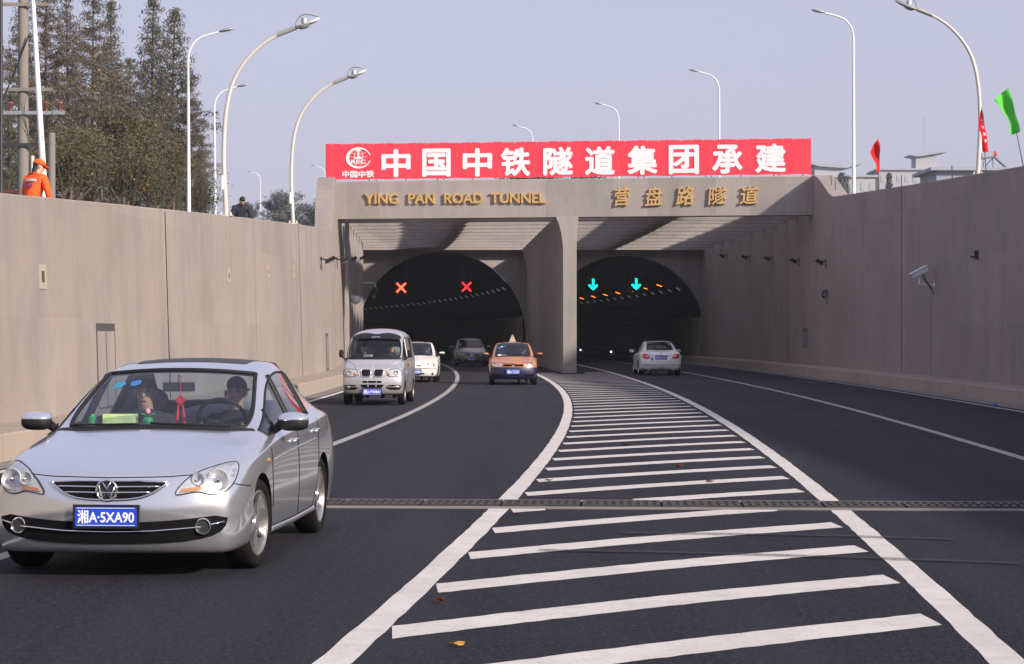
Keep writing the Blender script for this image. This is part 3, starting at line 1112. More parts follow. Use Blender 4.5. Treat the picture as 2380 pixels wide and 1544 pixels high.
    q0 = nj(T(0, 0, -0.10), (0.175, 0.135)); q1 = nj(T(0, 0.005, 0.18), (0.165, 0.13), q0)
    q2 = nj(T(0, 0.0, 0.40), (0.20, 0.150), q1); q3 = nj(T(0, -0.005, 0.505), (0.135, 0.115), q2)
    nj(T(0, 0.0, 0.565), (0.078, 0.078), q3)
    for s in (-1, 1):
        S_, E_, W_ = arm_nodes[s]
        b0 = nj(S_, 0.082, q2); b1 = nj(E_, 0.062, b0); b2 = nj(E_.lerp(W_, 0.9), 0.050, b1)
    jm = skin_mesh(n2, e2, 0, 1)
    jm.materials.append(MATS[top])
    part('jacket', jm, root)
    n3 = [(pel + V((0, 0, 0.06)), (0.155, 0.12)), (pel - V((0, 0, 0.02)), (0.16, 0.12))]
    e3 = [(0, 1)]
    for s in (-1, 1):
        pr = 1
        for c, r in sol[s][:4]:
            n3.append((c, (r if not hasattr(r, '__len__') else r[0]) + 0.018)); e3.append((pr, len(n3) - 1)); pr = len(n3) - 1
    tm = skin_mesh(n3, e3, 1, 1)
    tm.materials.append(MATS[legs])
    part('trousers', tm, root)
    for s in (-1, 1):
        (c4, _), (c5, _) = sol[s][4], sol[s][5]
        sm = MB()
        d = (c5 - c4)
        sm.ellipsoid(c4 + d * 0.35 - V((0, 0, 0.005)), (0.048, 0.14, 0.042), 12, 8)
        part('shoe', sm.mesh('shoe', 'black_plastic', True), root)
    # head details
    def hm(mb, name, mat, smooth=True):
        return part(name, mb.mesh(name, mat, smooth), root)
    R4 = Hh.to_4x4()
    mb = MB()
    mb.ellipsoid(H(0, 0.108, 0.125), (0.014, 0.020, 0.026), 8, 6, R4)
    for s in (-1, 1): mb.ellipsoid(H(s * 0.080, 0.012, 0.13), (0.012, 0.024, 0.034), 8, 6, R4)
    nose_ears = mb
    body_mb = MB()
    bm = bmesh.new(); bm.from_mesh(body)
    tmp = nose_ears.mesh('tmp', None, True); bm.from_mesh(tmp); bm.to_mesh(body); bm.free(); bpy.data.meshes.remove(tmp)
    body.polygons.foreach_set('use_smooth', [True] * len(body.polygons))
    mb = MB()
    for s in (-1, 1):
        mb.ellipsoid(H(s * 0.033, 0.094, 0.150), (0.014, 0.008, 0.006), 8, 6, R4)
        mb.ellipsoid(H(s * 0.034, 0.096, 0.172), (0.020, 0.008, 0.0045), 8, 6, R4)
    hm(mb, 'eyes', 'hair')
    mb = MB(); mb.ellipsoid(H(0, 0.092, 0.078), (0.026, 0.010, 0.007), 10, 6, R4)
    simple('lip', (0.30, 0.11, 0.09), 0.6) if 'lip' not in MATS else None
    hm(mb, 'mouth', 'lip')
    mb = MB()
    def hairfn(p):
        q = Vector(p)
        if q.z < 0.0 and q.y > -0.02:
            q.z *= 0.2
            q.x *= .74
            q.y *= .72
        if p.y > -0.02:
            kk = max(0.0, min(1.0, (p.z + 0.005) / 0.055))
            q.y *= lerp(.80, .93, kk); q.x *= lerp(.84, 1.0, kk)
        q.x *= .95
        q *= 1 + 0.05 * mnoise.noise(Vector(p) * 40)
        return q
    mb.ellipsoid(H(0, -0.008, 0.172), (0.088, 0.106, 0.098), 20, 14, R4, hairfn)
    if hair_long: mb.ellipsoid(H(0, -0.060, 0.06), (0.078, 0.050, 0.115), 14, 10, R4)
    hm(mb, 'hair', 'hair')
    if cap:
        mb = MB()
        mb.ellipsoid(H(0, 0.0, 0.205), (0.100, 0.118, 0.085), 20, 12, R4, lambda p: Vector((p.x, p.y, max(p.z, -0.028))))
        br = []
        for a in frange(0, PI, 12):
            br.append((0.098 * math.cos(a), 0.055 + 0.135 * math.sin(a)))
        mb.prism(br, lambda a, b, d: H(a, b, 0.185 + d - 0.35 * max(0, b - 0.08) - 0.8 * a * a), 0.0, 0.008)
        hm(mb, 'cap', top)
    if tape:
        mb = MB()
        pts = [T(0.178 * math.sin(a) * 1.12, 0.0 - 0.140 * math.cos(a), 0.375) for a in frange(-1.15, 1.15, 14)]
        mb.sweep(lambda i: [pts[i] + Rb @ V((0, -0.006, -0.022)), pts[i] + Rb @ V((0, -0.006, 0.022)), pts[i] + Rb @ V((0, 0.01, 0.022)), pts[i] + Rb @ V((0, 0.01, -0.022))], range(15))
        hm(mb, 'reflective_strip', 'reflective_tape', False)
        mb = MB()
        t = MB(); text_mb(t, '环卫', 0.20, 0.08, Matrix.Identity(4), 0.006, 0.05)
        mb.add([T(p[0], -0.1415 - p[2], 0.265 + p[1]) for p in t.v], t.f)
        hm(mb, 'back_lettering', 'violet_print', False)
    return root
# ------------------------------------------------------------------ vehicle bodies
# half ring: b0..b5 (underside, centre to edge), s2 s3 s4 (side), t5..t10 (shoulder to top centre)
def ring_half(st):
    top = st['top']
    y0 = st['y']
    ys = st.get('dy', [0] * 6)
    sy = st.get('sy', [0, 0, 0])
    zb = st['zb']
    wb = st['side'][0][0] * st.get('wbf', 0.86)
    xt = top[0][0]
    out = []
    for j in range(6):
        t = top[5 - j]
        f = t[0] / xt
        yb = y0 + lerp(ys[5 - j], sy[0], 0.5) if 'cap' in st else y0 + ys[5 - j] * 0.0
        if 'cap' in st:
            yb = y0 + sy[0] + (st['cap'][3] - sy[0]) * (1 - f ** 2.4)
        out.append((f * wb, yb, zb))
    for (x, z), d in zip(st['side'], sy):
        out.append((x, y0 + d, z))
    for (x, z), d in zip(top, ys):
        out.append((x, y0 + d, z))
    return out
CAR_NAMES = {1: 'windshield', 2: 'side_window', 3: 'rear_window'}
def car_shell(ST, cells, wheels, wr, level=2, creases=(), wheel_in=0.50):
    """returns mesh (materials: 0 paint 1 windshield 2 side window 3 rear window 4 wheel well)"""
    rings = [ring_half(s) for s in ST]
    verts, faces, mi = [], [], []
    base = []
    for r in rings:
        b = len(verts)
        base.append(b)
        for k in range(15): verts.append(r[k])
        for k in range(13, 0, -1): verts.append((-r[k][0], r[k][1], r[k][2]))
    def colmat(i, col):
        for (i0, i1, c0, c1, m) in cells:
            if i0 <= i < i1 and c0 <= col < c1: return m
        return 0
    for i in range(len(rings) - 1):
        for p in range(28):
            q = (p + 1) % 28
            col = p if p < 14 else 27 - p
            faces.append((base[i] + p, base[i] + q, base[i + 1] + q, base[i + 1] + p))
            mi.append(colmat(i, col))
    # end caps as grids: columns follow t5..t10..t5
    for e, st in ((0, ST[0]), (len(ST) - 1, ST[-1])):
        b = base[e]
        rg = rings[e]
        def rv(k, left):  # ring vertex index
            return b + (k if (not left or k in (0, 14)) else 28 - k)
        cols = [(k, False) for k in range(9, 15)] + [(k, True) for k in range(13, 8, -1)]
        rows = []
        rows.append([rv(k, l) for k, l in cols])
        cy = st['cap']
        for ri, sk in enumerate((8, 7, 6)):
            row = []
            sx_, sy_, sz_ = rg[sk]
            for ci, (k, l) in enumerate(cols):
                if ci == 0: row.append(rv(sk, False)); continue
                if ci == 10: row.append(rv(sk, True)); continue
                f = rg[k][0] / rg[9][0]
                x = sx_ * f * (-1 if l else 1)
                yc = st['y'] + cy[2 - ri] if False else st['y'] + cy[ri]
                y = yc + (sy_ - yc) * f ** 2.4
                verts.append((x, y, sz_ + st.get('capdz', (0, 0, 0))[ri] * (1 - f * f)))
                row.append(len(verts) - 1)
            rows.append(row)
        rows.append([rv(14 - k, l) for k, l in cols])
        for r0, r1 in zip(rows, rows[1:]):
            for c in range(10):
                faces.append((r0[c], r0[c + 1], r1[c + 1], r1[c]))
                mi.append(0)
    me = bpy.data.meshes.new('shell')
    me.from_pydata(verts, [], faces)
    for m in ('cabin', 'cabin', 'cabin', 'cabin', 'gap_black'): me.materials.append(MATS[m])
    me.materials.clear()
    for k in range(5): me.materials.append(bpy.data.materials.new('tmp%d' % k))
    me.polygons.foreach_set('material_index', mi)
    bm = bmesh.new(); bm.from_mesh(me)
    bmesh.ops.remove_doubles(bm, verts=bm.verts, dist=1e-5)
    bmesh.ops.recalc_face_normals(bm, faces=bm.faces)
    if creases:
        lay = bm.edges.layers.float.new('crease_edge')
        bm.verts.ensure_lookup_table()
        pos = {}
        for i, r in enumerate(rings):
            for k in range(15):
                for s in (1, -1):
                    pos[(round(r[k][0] * s, 4), round(r[k][1], 4), round(r[k][2], 4))] = (i, k)
        for e in bm.edges:
            a = pos.get(tuple(round(c, 4) for c in e.verts[0].co)); b = pos.get(tuple(round(c, 4) for c in e.verts[1].co))
            if a and b:
                for kind, idx, lo, hi, w in creases:
                    if kind == 'k' and a[1] == b[1] == idx and lo <= min(a[0], b[0]) and max(a[0], b[0]) <= hi: e[lay] = max(e[lay], w)
                    if kind == 'i' and a[0] == b[0] == idx and lo <= min(a[1], b[1]) and max(a[1], b[1]) <= hi: e[lay] = max(e[lay], w)
    bm.to_mesh(me); bm.free()
    o = bpy.data.objects.new('shell', me)
    COL.objects.link(o)
    m = o.modifiers.new('s', 'SUBSURF'); m.levels = m.render_levels = level
    cut = MB()
    for (x, y, z) in wheels:
        mt = Matrix.Translation((math.copysign(wheel_in, x), y, z)) @ Matrix.Rotation(PI / 2, 4, 'Y')
        sgn = 1 if x > 0 else -1
        cut.lathe([(wr, 0.0), (wr, sgn * 0.62)], 40, mt, cap=True)
    cme = cut.mesh('cut')
    for k in range(5): cme.materials.append(me.materials[k])
    cme.polygons.foreach_set('material_index', [4] * len(cme.polygons))
    co = bpy.data.objects.new('cut', cme); COL.objects.link(co)
    bmod = o.modifiers.new('b', 'BOOLEAN'); bmod.operation = 'DIFFERENCE'; bmod.object = co; bmod.solver = 'EXACT'
    bpy.context.view_layer.update()
    out = eval_mesh(o)
    drop(o); drop(co)
    return out

class Car:
    def __init__(s, name, loc, rz, label, cat, ST, cells, paint, wheels, wr, level=2, creases=(), group=None, tyre_w=0.19, rim='alloy', glassmats=None, lower=None, scale=(1, 1, 1), wheel_in=0.50, seal=0.007, side_seal=0.010):
        s.root = empty(name, loc, rz, label, cat, group)
        s.root.scale = scale
        me = car_shell(ST, cells, wheels, wr + 0.035, level, creases, wheel_in)
        bm = bmesh.new(); bm.from_mesh(me)
        s.bvh = BVHTree.FromBMesh(bm)
        bm.free()
        gm = {1: 'car_glass', 2: 'car_glass', 3: 'car_glass'}
        gm.update(glassmats or {})
        s.parts = {}
        def subset(test):
            b = bmesh.new(); b.from_mesh(me)
            bmesh.ops.delete(b, geom=[f for f in b.faces if not test(f)], context='FACES')
            return b
        def emit_bm(b, name, mat, parent=None):
            m = bpy.data.meshes.new(name)
            b.to_mesh(m); b.free()
            m.materials.clear(); m.materials.append(MATS[mat])
            m.polygons.foreach_set('use_smooth', [True] * len(m.polygons))
            m.set_sharp_from_angle(angle=R(42))
            return part(name, m, parent or s.root)
        b = subset(lambda f: f.material_index == 0)
        if lower:
            low = b.copy()
            g = b.verts[:] + b.edges[:] + b.faces[:]
            bmesh.ops.bisect_plane(b, geom=g, plane_co=(0, 0, lower[0]), plane_no=(0, 0, 1), clear_inner=True)
            g = low.verts[:] + low.edges[:] + low.faces[:]
            bmesh.ops.bisect_plane(low, geom=g, plane_co=(0, 0, lower[0]), plane_no=(0, 0, 1), clear_outer=True)
            emit_bm(low, 'lower_body', lower[1])
        s.body = emit_bm(b, 'body', paint)
        for sx in (1, -1):
            for sy in (1, -1):
                emit_bm(subset(lambda f: f.material_index == 4 and f.calc_center_median().x * sx > 0 and f.calc_center_median().y * sy > 0), 'wheel_well', 'gap_black')
        # dark cabin lining just inside the shell
        b = subset(lambda f: f.material_index in (0, 4))
        b.normal_update()
        for v in b.verts: v.co -= v.normal * 0.025
        bmesh.ops.reverse_faces(b, faces=b.faces)
        emit_bm(b, 'cabin_lining', 'cabin')
        # glazing, one part per separate pane, with rubber seals
        b = subset(lambda f: f.material_index in (1, 2, 3))
        b.faces.ensure_lookup_table()
        seen = set()
        for f0 in b.faces:
            if f0 in seen: continue
            isl, stack = [], [f0]
            seen.add(f0)
            while stack:
                f = stack.pop(); isl.append(f)
                for e in f.edges:
                    for g in e.link_faces:
                        if g not in seen and g.material_index == f0.material_index:
                            seen.add(g); stack.append(g)
            k = f0.material_index
            ids = {}
            vs, fs = [], []
            for f in isl:
                fs.append(tuple(ids.setdefault(v.index, len(ids)) for v in f.verts))
            inv = sorted(ids, key=lambda q: ids[q])
            b.verts.ensure_lookup_table()
            vs = [b.verts[q].co.copy() for q in inv]
            mbp = MB(); mbp.add(vs, fs)
            w = part(CAR_NAMES[k], mbp.mesh(CAR_NAMES[k], gm[k], True, fix=False), s.root)
            # seal along the border
            ec = {}
            for f in fs:
                for i in range(len(f)):
                    e = tuple(sorted((f[i], f[(i + 1) % len(f)]))); ec[e] = ec.get(e, 0) + 1
            nb = {}
            for (a, c), n in ec.items():
                if n == 1: nb.setdefault(a, []).append(c); nb.setdefault(c, []).append(a)
            if nb:
                st = next(iter(nb)); loop = [st]; prev = None; cur = st
                while True:
                    nx = [q for q in nb[cur] if q != prev]
                    if not nx or nx[0] == st or len(loop) > 4000: break
                    prev, cur = cur, nx[0]; loop.append(cur)
                sm = MB(); sm.tube([vs[q] for q in loop], side_seal if k == 2 else seal, 6, closed=True)
                part('window_seal', sm.mesh('window_seal', 'black_plastic', True), w)
        b.free()
        bpy.data.meshes.remove(me)
        # wheels
        wm = {}
        for (x, y, z) in wheels:
            sg = 1 if x > 0 else -1
            if sg not in wm: wm[sg] = wheel_meshes(wr, tyre_w, rim, sg)
            t = part('wheel', wm[sg][0], s.root, (x, y, z))
            part('rim', wm[sg][1], t)
    AX = {'front': (lambda a, b: Vector((a, 6, b)), Vector((0, -1, 0))), 'rear': (lambda a, b: Vector((a, -6, b)), Vector((0, 1, 0))),
          'left': (lambda a, b: Vector((-4, a, b)), Vector((1, 0, 0))), 'right': (lambda a, b: Vector((4, a, b)), Vector((-1, 0, 0))),
          'top': (lambda a, b: Vector((a, b, 5)), Vector((0, 0, -1)))}
    def hit(s, axis, a, b):
        fo, d = s.AX[axis]
        o = fo(a, b)
        h = s.bvh.ray_cast(o, d)
        if h[0] is None:
            best = None
            for t in frange(0.5, 1, 0): pass
            h = s.bvh.find_nearest(o + d * (6 - 2.0 if axis in ('front', 'rear') else 3.2))
        return h[0], h[1]
    def patch(s, name, poly, mat, axis='front', off=0.006, thick=0.03, parent=None, res=0.05, smooth_n=1, flat=False, mesh_only=False, depth=None):
        d = s.AX[axis][1]
        pts = [Vector(p) for p in poly]
        if smooth_n: pts = chaikin(pts, smooth_n)
        # densify border
        bd = []
        for i in range(len(pts)):
            a, b = pts[i], pts[(i + 1) % len(pts)]
            n = max(1, int((b - a).length / res))
            bd += [a.lerp(b, k / n) for k in range(n)]
        n = len(bd)
        x0 = min(p.x for p in bd); x1 = max(p.x for p in bd); y0 = min(p.y for p in bd); y1 = max(p.y for p in bd)
        inner = []
        nx = int((x1 - x0) / res); ny = int((y1 - y0) / res)
        def inside(p):
            c = False
            for i in range(n):
                a, b = bd[i], bd[(i + 1) % n]
                if (a.y > p.y) != (b.y > p.y) and p.x < (b.x - a.x) * (p.y - a.y) / (b.y - a.y) + a.x: c = not c
            return c
        for i in range(1, nx + 1):
            for j in range(1, ny + 1):
                p = Vector((x0 + (x1 - x0) * i / (nx + 1), y0 + (y1 - y0) * j / (ny + 1)))
                if inside(p) and min((p - q).length for q in bd) > res * 0.4: inner.append(p)
        r = delaunay_2d_cdt(bd + inner, [], [list(range(n))], 1, 1e-6)
        vc, fc = r[0], r[2]
        orig = r[3]
        top = []
        ref = None
        for p in vc:
            h, nn = s.hit(axis, p.x, p.y)
            top.append(h - d * off)
        if flat:
            m = min(t.dot(-d) for t in top) if flat == 'in' else max(t.dot(-d) for t in top)
            top = [t + (-d) * (m - t.dot(-d)) for t in top]
        if depth: top = [t + d * depth for t in top]
        mb = MB()
        nv = len(top)
        ec = {}
        for f in fc:
            for i in range(len(f)):
                e = (f[i], f[(i + 1) % len(f)])
                k = tuple(sorted(e)); ec[k] = ec.get(k, 0) + 1
        fs = [tuple(f) for f in fc]
        low = [t + d * thick for t in top]
        for (a, b), c in ec.items():
            if c == 1: fs.append((a, b, b + nv, a + nv))
        mb.add(top + low, fs)
        me = mb.mesh(name, mat, True, 35)
        if mesh_only: return me
        return part(name, me, parent or s.root)
    def line(s, name, pts, mat='gap_black', axis='front', r=0.0045, off=0.0, parent=None, step=0.04, closed=False, into=None):
        d = s.AX[axis][1]
        P3 = []
        pts = [Vector(p) for p in pts]
        seq = list(zip(pts, pts[1:])) + ([(pts[-1], pts[0])] if closed else [])
        for a, b in seq:
            n = max(1, int((b - a).length / step))
            for k in range(n): P3.append(a.lerp(b, k / n))
        if not closed: P3.append(pts[-1])
        V3 = []
        for p in P3:
            h, nn = s.hit(axis, p.x, p.y)
            V3.append(h - d * off)
        if into is not None:
            into.tube(V3, r, 6, closed=closed); return
        mb = MB(); mb.tube(V3, r, 6, closed=closed)
        return part(name, mb.mesh(name, mat, True), parent or s.root)
    def disc(s, name, a, b, r, mat, axis='front', off=0.01, parent=None, prof=None, n=24, tilt=True):
        """small turned fitting (lamp bowl, ring, badge) sitting on the surface"""
        h, nn = s.hit(axis, a, b)
        d = s.AX[axis][1]
        z = -d
        if tilt and nn is not None: z = (-d * 0.7 + (nn if nn.dot(-d) > 0 else -nn) * 0.3).normalized()
        x = Vector((0, 0, 1)).cross(z).normalized() if abs(z.z) < .95 else Vector((1, 0, 0))
        y = z.cross(x)
        m = frame(h - d * off, x, y)
        mb = MB()
        mb.lathe(prof or [(0.001, 0.0), (r, 0.0), (r, -0.03)], n, m)
        return part(name, mb.mesh(name, mat, True, 50), parent or s.root), m
    def plate(s, text, z, axis='front', w=0.44, h=0.14, off=0.02, x=0.0, tilt=0.0, y=None, frame_mat='black_plastic'):
        hh, nn = s.hit(axis, x, z)
        d = s.AX[axis][1]
        ax = Vector((-1, 0, 0)) if axis == 'front' else Vector((1, 0, 0))
        o = hh - d * off
        if y is not None: o.y = y
        m = frame(o, ax, (0, 0, 1))
        if tilt: m = m @ Matrix.Rotation(tilt, 4, 'X')
        b0 = MB()
        b0.box((0, 0, 0), (w + 0.03, h + 0.03, 0.012))
        b0.v = [m @ Vector(p) for p in b0.v]
        holder = part('plate_holder', b0.mesh('plate_holder', frame_mat), s.root)
        mb = MB()
        mb.box((0, 0, 0.008), (w, h, 0.006))
        mb.v = [m @ Vector(p) for p in mb.v]
        pl = part('number_plate', mb.mesh('number_plate', 'plate_blue'), s.root)
        t = MB()
        text_mb(t, text, w * 0.92, h * 0.70, m @ Matrix.Translation((0, 0, 0.011)), 0.003, 0.022)
        part('plate_lettering', t.mesh('plate_lettering', 'plate_white'), pl)
        mb = MB()
        for (a0, a1, b0_, b1) in ((-.47, .47, .43, .46), (-.47, .47, -.46, -.43)):
            mb.box(((a0 + a1) / 2 * w, (b0_ + b1) / 2 * h, 0.0125), ((a1 - a0) * w, (b1 - b0_) * h, 0.002))
        mb.v = [m @ Vector(p) for p in mb.v]
        part('plate_border', mb.mesh('plate_border', 'plate_white'), pl)
        return pl
    def mirror(s, x, y, z, w=0.22, h=0.13, mat='silver_paint', lower='black_plastic', d=0.10, stem=None):
        sg = 1 if x > 0 else -1
        def shp(p):
            q = Vector(p)
            q.x = math.copysign(abs(q.x / (w / 2)) ** 0.72, q.x) * w / 2
            q.z = math.copysign(abs(q.z / (h / 2)) ** 0.72, q.z) * h / 2
            if q.y < 0: q.y *= 0.35
            q.z *= 1 - 0.22 * (sg * -q.x / w + 0.5) * 0 + 0.0
            return q
        mb = MB(); mb.ellipsoid((x, y, z), (w / 2, d, h / 2), 24, 14, fn=lambda p: shp(p) if p.z > 0.010 else Vector((shp(p).x, shp(p).y, 0.010)))
        o = part('mirror', mb.mesh('mirror', mat, True), s.root)
        mb = MB(); mb.ellipsoid((x, y, z - 0.004), (w / 2, d, h / 2), 24, 14, fn=lambda p: shp(p) * 0.985 if p.z < 0.014 else Vector((shp(p).x * .98, shp(p).y * .98, 0.014)))
        xi = x - sg * (w / 2 - 0.02)
        h3 = s.bvh.find_nearest(Vector((x - sg * w * 0.75, y - 0.02, z - h * 0.55)))[0]
        mb.tube([(xi, y, z - h * 0.22), (x - sg * w * 0.55, y - 0.01, z - h * 0.40), h3], [0.035, 0.032, 0.04], 8)
        part('mirror_base', mb.mesh('mirror_base', lower, True), o)
        mb = MB(); mb.box((x, y - d * 0.36, z), (w * 0.86, 0.004, h * 0.78))
        part('mirror_glass', mb.mesh('mirror_glass', 'chrome'), o)
        return o
    def wiper(s, a, b, axis='front', r=0.008):
        h0 = s.hit(axis, *a)[0]; 
        pts = []
        for t in frange(0, 1, 10):
            p = (lerp(a[0], b[0], t), lerp(a[1], b[1], t))
            h, nn = s.hit(axis, *p)
            pts.append(h + Vector((0, 0.02, 0.012)))
        mb = MB(); mb.tube(pts, r, 6)
        return part('wiper', mb.mesh('wiper', 'black_plastic', True), s.root)
    def seats(s, rows, mat='seat_grey'):
        for (x, y, z, hgt) in rows:
            mb = MB()
            mb.box((x, y + 0.02, z - 0.10), (0.46, 0.46, 0.18))
            mb.ellipsoid((x, y - 0.24, z + hgt * 0.42), (0.235, 0.10, hgt * 0.55), 14, 10)
            o = part('seat', mb.mesh('seat', mat, True, 40), s.root)
            mb = MB(); mb.ellipsoid((x, y - 0.27, z + hgt * 1.10), (0.125, 0.06, 0.095), 12, 8)
            part('headrest', mb.mesh('headrest', mat, True), o)
    def dash(s, y0, y1, z, w, wheel_x=-0.37, mat='cabin'):
        mb = MB()
        prof = [(y0, z - 0.03), (lerp(y0, y1, .35), z), (y1, z - 0.05), (y1 - 0.03, z - 0.30), (y0, z - 0.35)]
        mb.sweep(lambda x: [(x, a, b - 0.05 * (x / w) ** 2) for a, b in prof], frange(-w, w, 10))
        part('dashboard', mb.mesh('dashboard', mat, True, 40), s.root)
        if wheel_x is None: return
        mb = MB()
        c = Vector((wheel_x, y1 - 0.16, z + 0.02))
        n = Vector((0, -0.9, 0.42)).normalized()
        u = Vector((1, 0, 0)); v = n.cross(u)
        mb.tube([c + (u * math.cos(a) + v * math.sin(a)) * 0.185 for a in frange(0, 2 * PI, 28)[:-1]], 0.015, 8, closed=True)
        for a in (0.1, PI - 0.1, -PI / 2):
            mb.tube([c - n * 0.03, c + (u * math.cos(a) + v * math.sin(a)) * 0.18], 0.016, 6)
        mb.tube([c - n * 0.02, c - n * 0.35], 0.025, 8)
        part('steering_wheel', mb.mesh('steering_wheel', 'black_plastic', True), s.root)

def wheel_meshes(r, w, rim, sg):
    """tyre and rim, axis along x; sg = +1 outer face to +x"""
    mt = Matrix.Rotation(PI / 2, 4, 'Y')
    mb = MB()
    h = w / 2
    ri = r * (0.73 if rim == 'alloy' else 0.66)
    mb.lathe([(ri, -h * .85), (ri + .02, -h * .95), (r * .90, -h), (r * .97, -h * .82), (r, -h * .6), (r, h * .6), (r * .97, h * .82), (r * .90, h), (ri + .02, h * .95), (ri, h * .85), (ri - .01, h * .7), (ri - .01, -h * .7), (ri, -h * .85)], 40, mt)
    tyre = mb.mesh('tyre', 'rubber', True, 50)
    mb = MB()
    f = sg
    mb.use(rim).lathe([(ri, f * h * .86), (ri - .012, f * h * .90), (ri - .022, f * h * .6), (ri - .03, -f * h * .7)], 40, mt)
    mb.use('dark_metal').lathe([(0.001, f * h * .15), (ri - .03, f * h * .15)], 30, mt)
    mb.use(rim)
    if rim == 'alloy':
        for k in range(10):
            a = 2 * PI * k / 10 + (0.16 if k % 2 else -0.16)
            p = []
            for rr, aw, hh in ((0.045, 0.020, .72), (ri * .55, 0.017, .62), (ri - .015, 0.028, .78)):
                for s_ in (-1, 1):
                    p.append((rr, s_ * aw, hh))
            vs = []
            for rr, ww, hh in p:
                x = f * h * hh
                y = rr * math.cos(a) - ww * math.sin(a); z = rr * math.sin(a) + ww * math.cos(a)
                vs += [(x, y, z), (x - f * 0.022, y, z)]
            fs = []
            for q in (0, 4):
                A, A_, B, B_, C, C_, D, D_ = [q + t for t in range(8)]
                fs += [(A, B, D, C), (A_, C_, D_, B_), (A, C, C_, A_), (B, B_, D_, D)]
            mb.add(vs, fs)
        mb.lathe([(0.001, f * h * .80), (0.05, f * h * .78), (0.06, f * h * .6)], 20, mt)
    else:
        mb.lathe([(0.001, f * h * .62), (0.06, f * h * .60), (0.07, f * h * .35), (ri * .6, f * h * .30), (ri * .75, f * h * .55), (ri - .02, f * h * .60)], 30, mt)
        mb.use('gap_black')
        for k in range(10):
            a = 2 * PI * k / 10
            m = Matrix.Translation((f * h * .50, ri * .66 * math.cos(a), ri * .66 * math.sin(a))) @ mt
            mb.lathe([(0.001, f * .012), (0.018, f * .012)], 8, m)
    rm = mb.mesh('rim', None, True, 40)
    return tyre, rm

# ------------------------------------------------------------------ station sets
def sedan(sc=None, **k):
    """three-box saloon stations, front to rear (y forward)"""
    S = [
        dict(y=1.93, zb=.215, side=[(.775, .245), (.815, .42), (.805, .60)], sy=[.03, .02, .0], top=[(.765, .690), (.665, .718), (.56, .730), (.45, .737), (.24, .744), (0, .748)], dy=[-.02, .05, .09, .115, .15, .165], cap=[.235, .25, .20, .14], capdz=(0, 0, 0)),
        dict(y=1.74, zb=.19, side=[(.835, .23), (.868, .45), (.860, .62)], top=[(.83, .765), (.755, .800), (.655, .808), (.53, .812), (.28, .818), (0, .822)], dy=[0, 0, .02, .04, .05, .05]),
        dict(y=1.30, zb=.18, side=[(.86, .21), (.8875, .45), (.882, .66)], top=[(.862, .815), (.80, .868), (.70, .886), (.57, .893), (.30, .902), (0, .906)]),
        dict(y=.80, zb=.18, side=[(.865, .21), (.885, .45), (.882, .69)], top=[(.868, .868), (.822, .915), (.765, .936), (.705, .948), (.37, .980), (0, .992)], dy=[0, -.10, -.06, 0, .10, .13]),
        dict(y=.38, zb=.18, side=[(.865, .21), (.885, .45), (.88, .70)], top=[(.868, .885), (.818, .932), (.695, 1.170), (.640, 1.190), (.34, 1.218), (0, 1.226)], dy=[0, 0, -.02, .0, .07, .09]),
        dict(y=-.03, zb=.18, side=[(.865, .21), (.885, .45), (.88, .71)], top=[(.868, .90), (.812, .948), (.622, 1.370), (.565, 1.400), (.30, 1.428), (0, 1.436)], dy=[0, 0, -.03, 0, .05, .07]),
        dict(y=-.50, zb=.18, side=[(.865, .21), (.885, .45), (.88, .72)], top=[(.868, .915), (.810, .962), (.612, 1.398), (.545, 1.436), (.29, 1.460), (0, 1.467)]),
        dict(y=-1.05, zb=.18, side=[(.865, .21), (.885, .45), (.88, .73)], top=[(.865, .935), (.800, .985), (.590, 1.355), (.525, 1.402), (.28, 1.428), (0, 1.436)]),
        dict(y=-1.42, zb=.19, side=[(.86, .22), (.885, .45), (.88, .74)], top=[(.858, .955), (.79, 1.003), (.640, 1.185), (.570, 1.228), (.30, 1.255), (0, 1.262)]),
        dict(y=-1.78, zb=.20, side=[(.85, .23), (.878, .46), (.872, .75)], top=[(.842, .965), (.77, 1.005), (.70, 1.022), (.61, 1.035), (.3, 1.05), (0, 1.055)]),
        dict(y=-2.08, zb=.22, side=[(.82, .26), (.86, .47), (.852, .75)], top=[(.80, .945), (.72, .985), (.62, 1.002), (.5, 1.012), (.25, 1.025), (0, 1.03)]),
        dict(y=-2.18, zb=.24, side=[(.765, .28), (.81, .48), (.795, .75)], sy=[-.02, -.05, -.04], top=[(.735, .90), (.65, .94), (.56, .958), (.45, .968), (.23, .98), (0, .985)], dy=[0, -.03, -.05, -.06, -.08, -.08], cap=[-.13, -.17, -.12, -.06]),
    ]
    return S
SEDAN_CELLS = [(3, 5, 12, 14, 1), (3, 7, 10, 11, 2), (7, 9, 12, 14, 3)]
SEDAN_CREASE = [('i', 0, 9, 14, .45), ('k', 9, 1, 10, .35), ('k', 10, 3, 8, .5), ('k', 11, 4, 8, .3), ('k', 12, 3, 9, .45), ('i', 3, 12, 14, .5), ('i', 5, 12, 14, .35), ('i', 7, 12, 14, .35), ('i', 9, 12, 14, .3), ('k', 6, 1, 10, .5), ('k', 5, 1, 10, .5)]
def tweak(S, f):
    """apply f(x, y, z) -> (x, y, z) to every station"""
    out = []
    for st in S:
        d = dict(st)
        y = st['y']
        d['side'] = [f(a, y, b)[::2] for a, b in st['side']]
        d['top'] = [f(a, y, b)[::2] for a, b in st['top']]
        d['zb'] = f(0, y, st['zb'])[2]
        d['y'] = f(0, y, 0)[1]
        out.append(d)
    return out
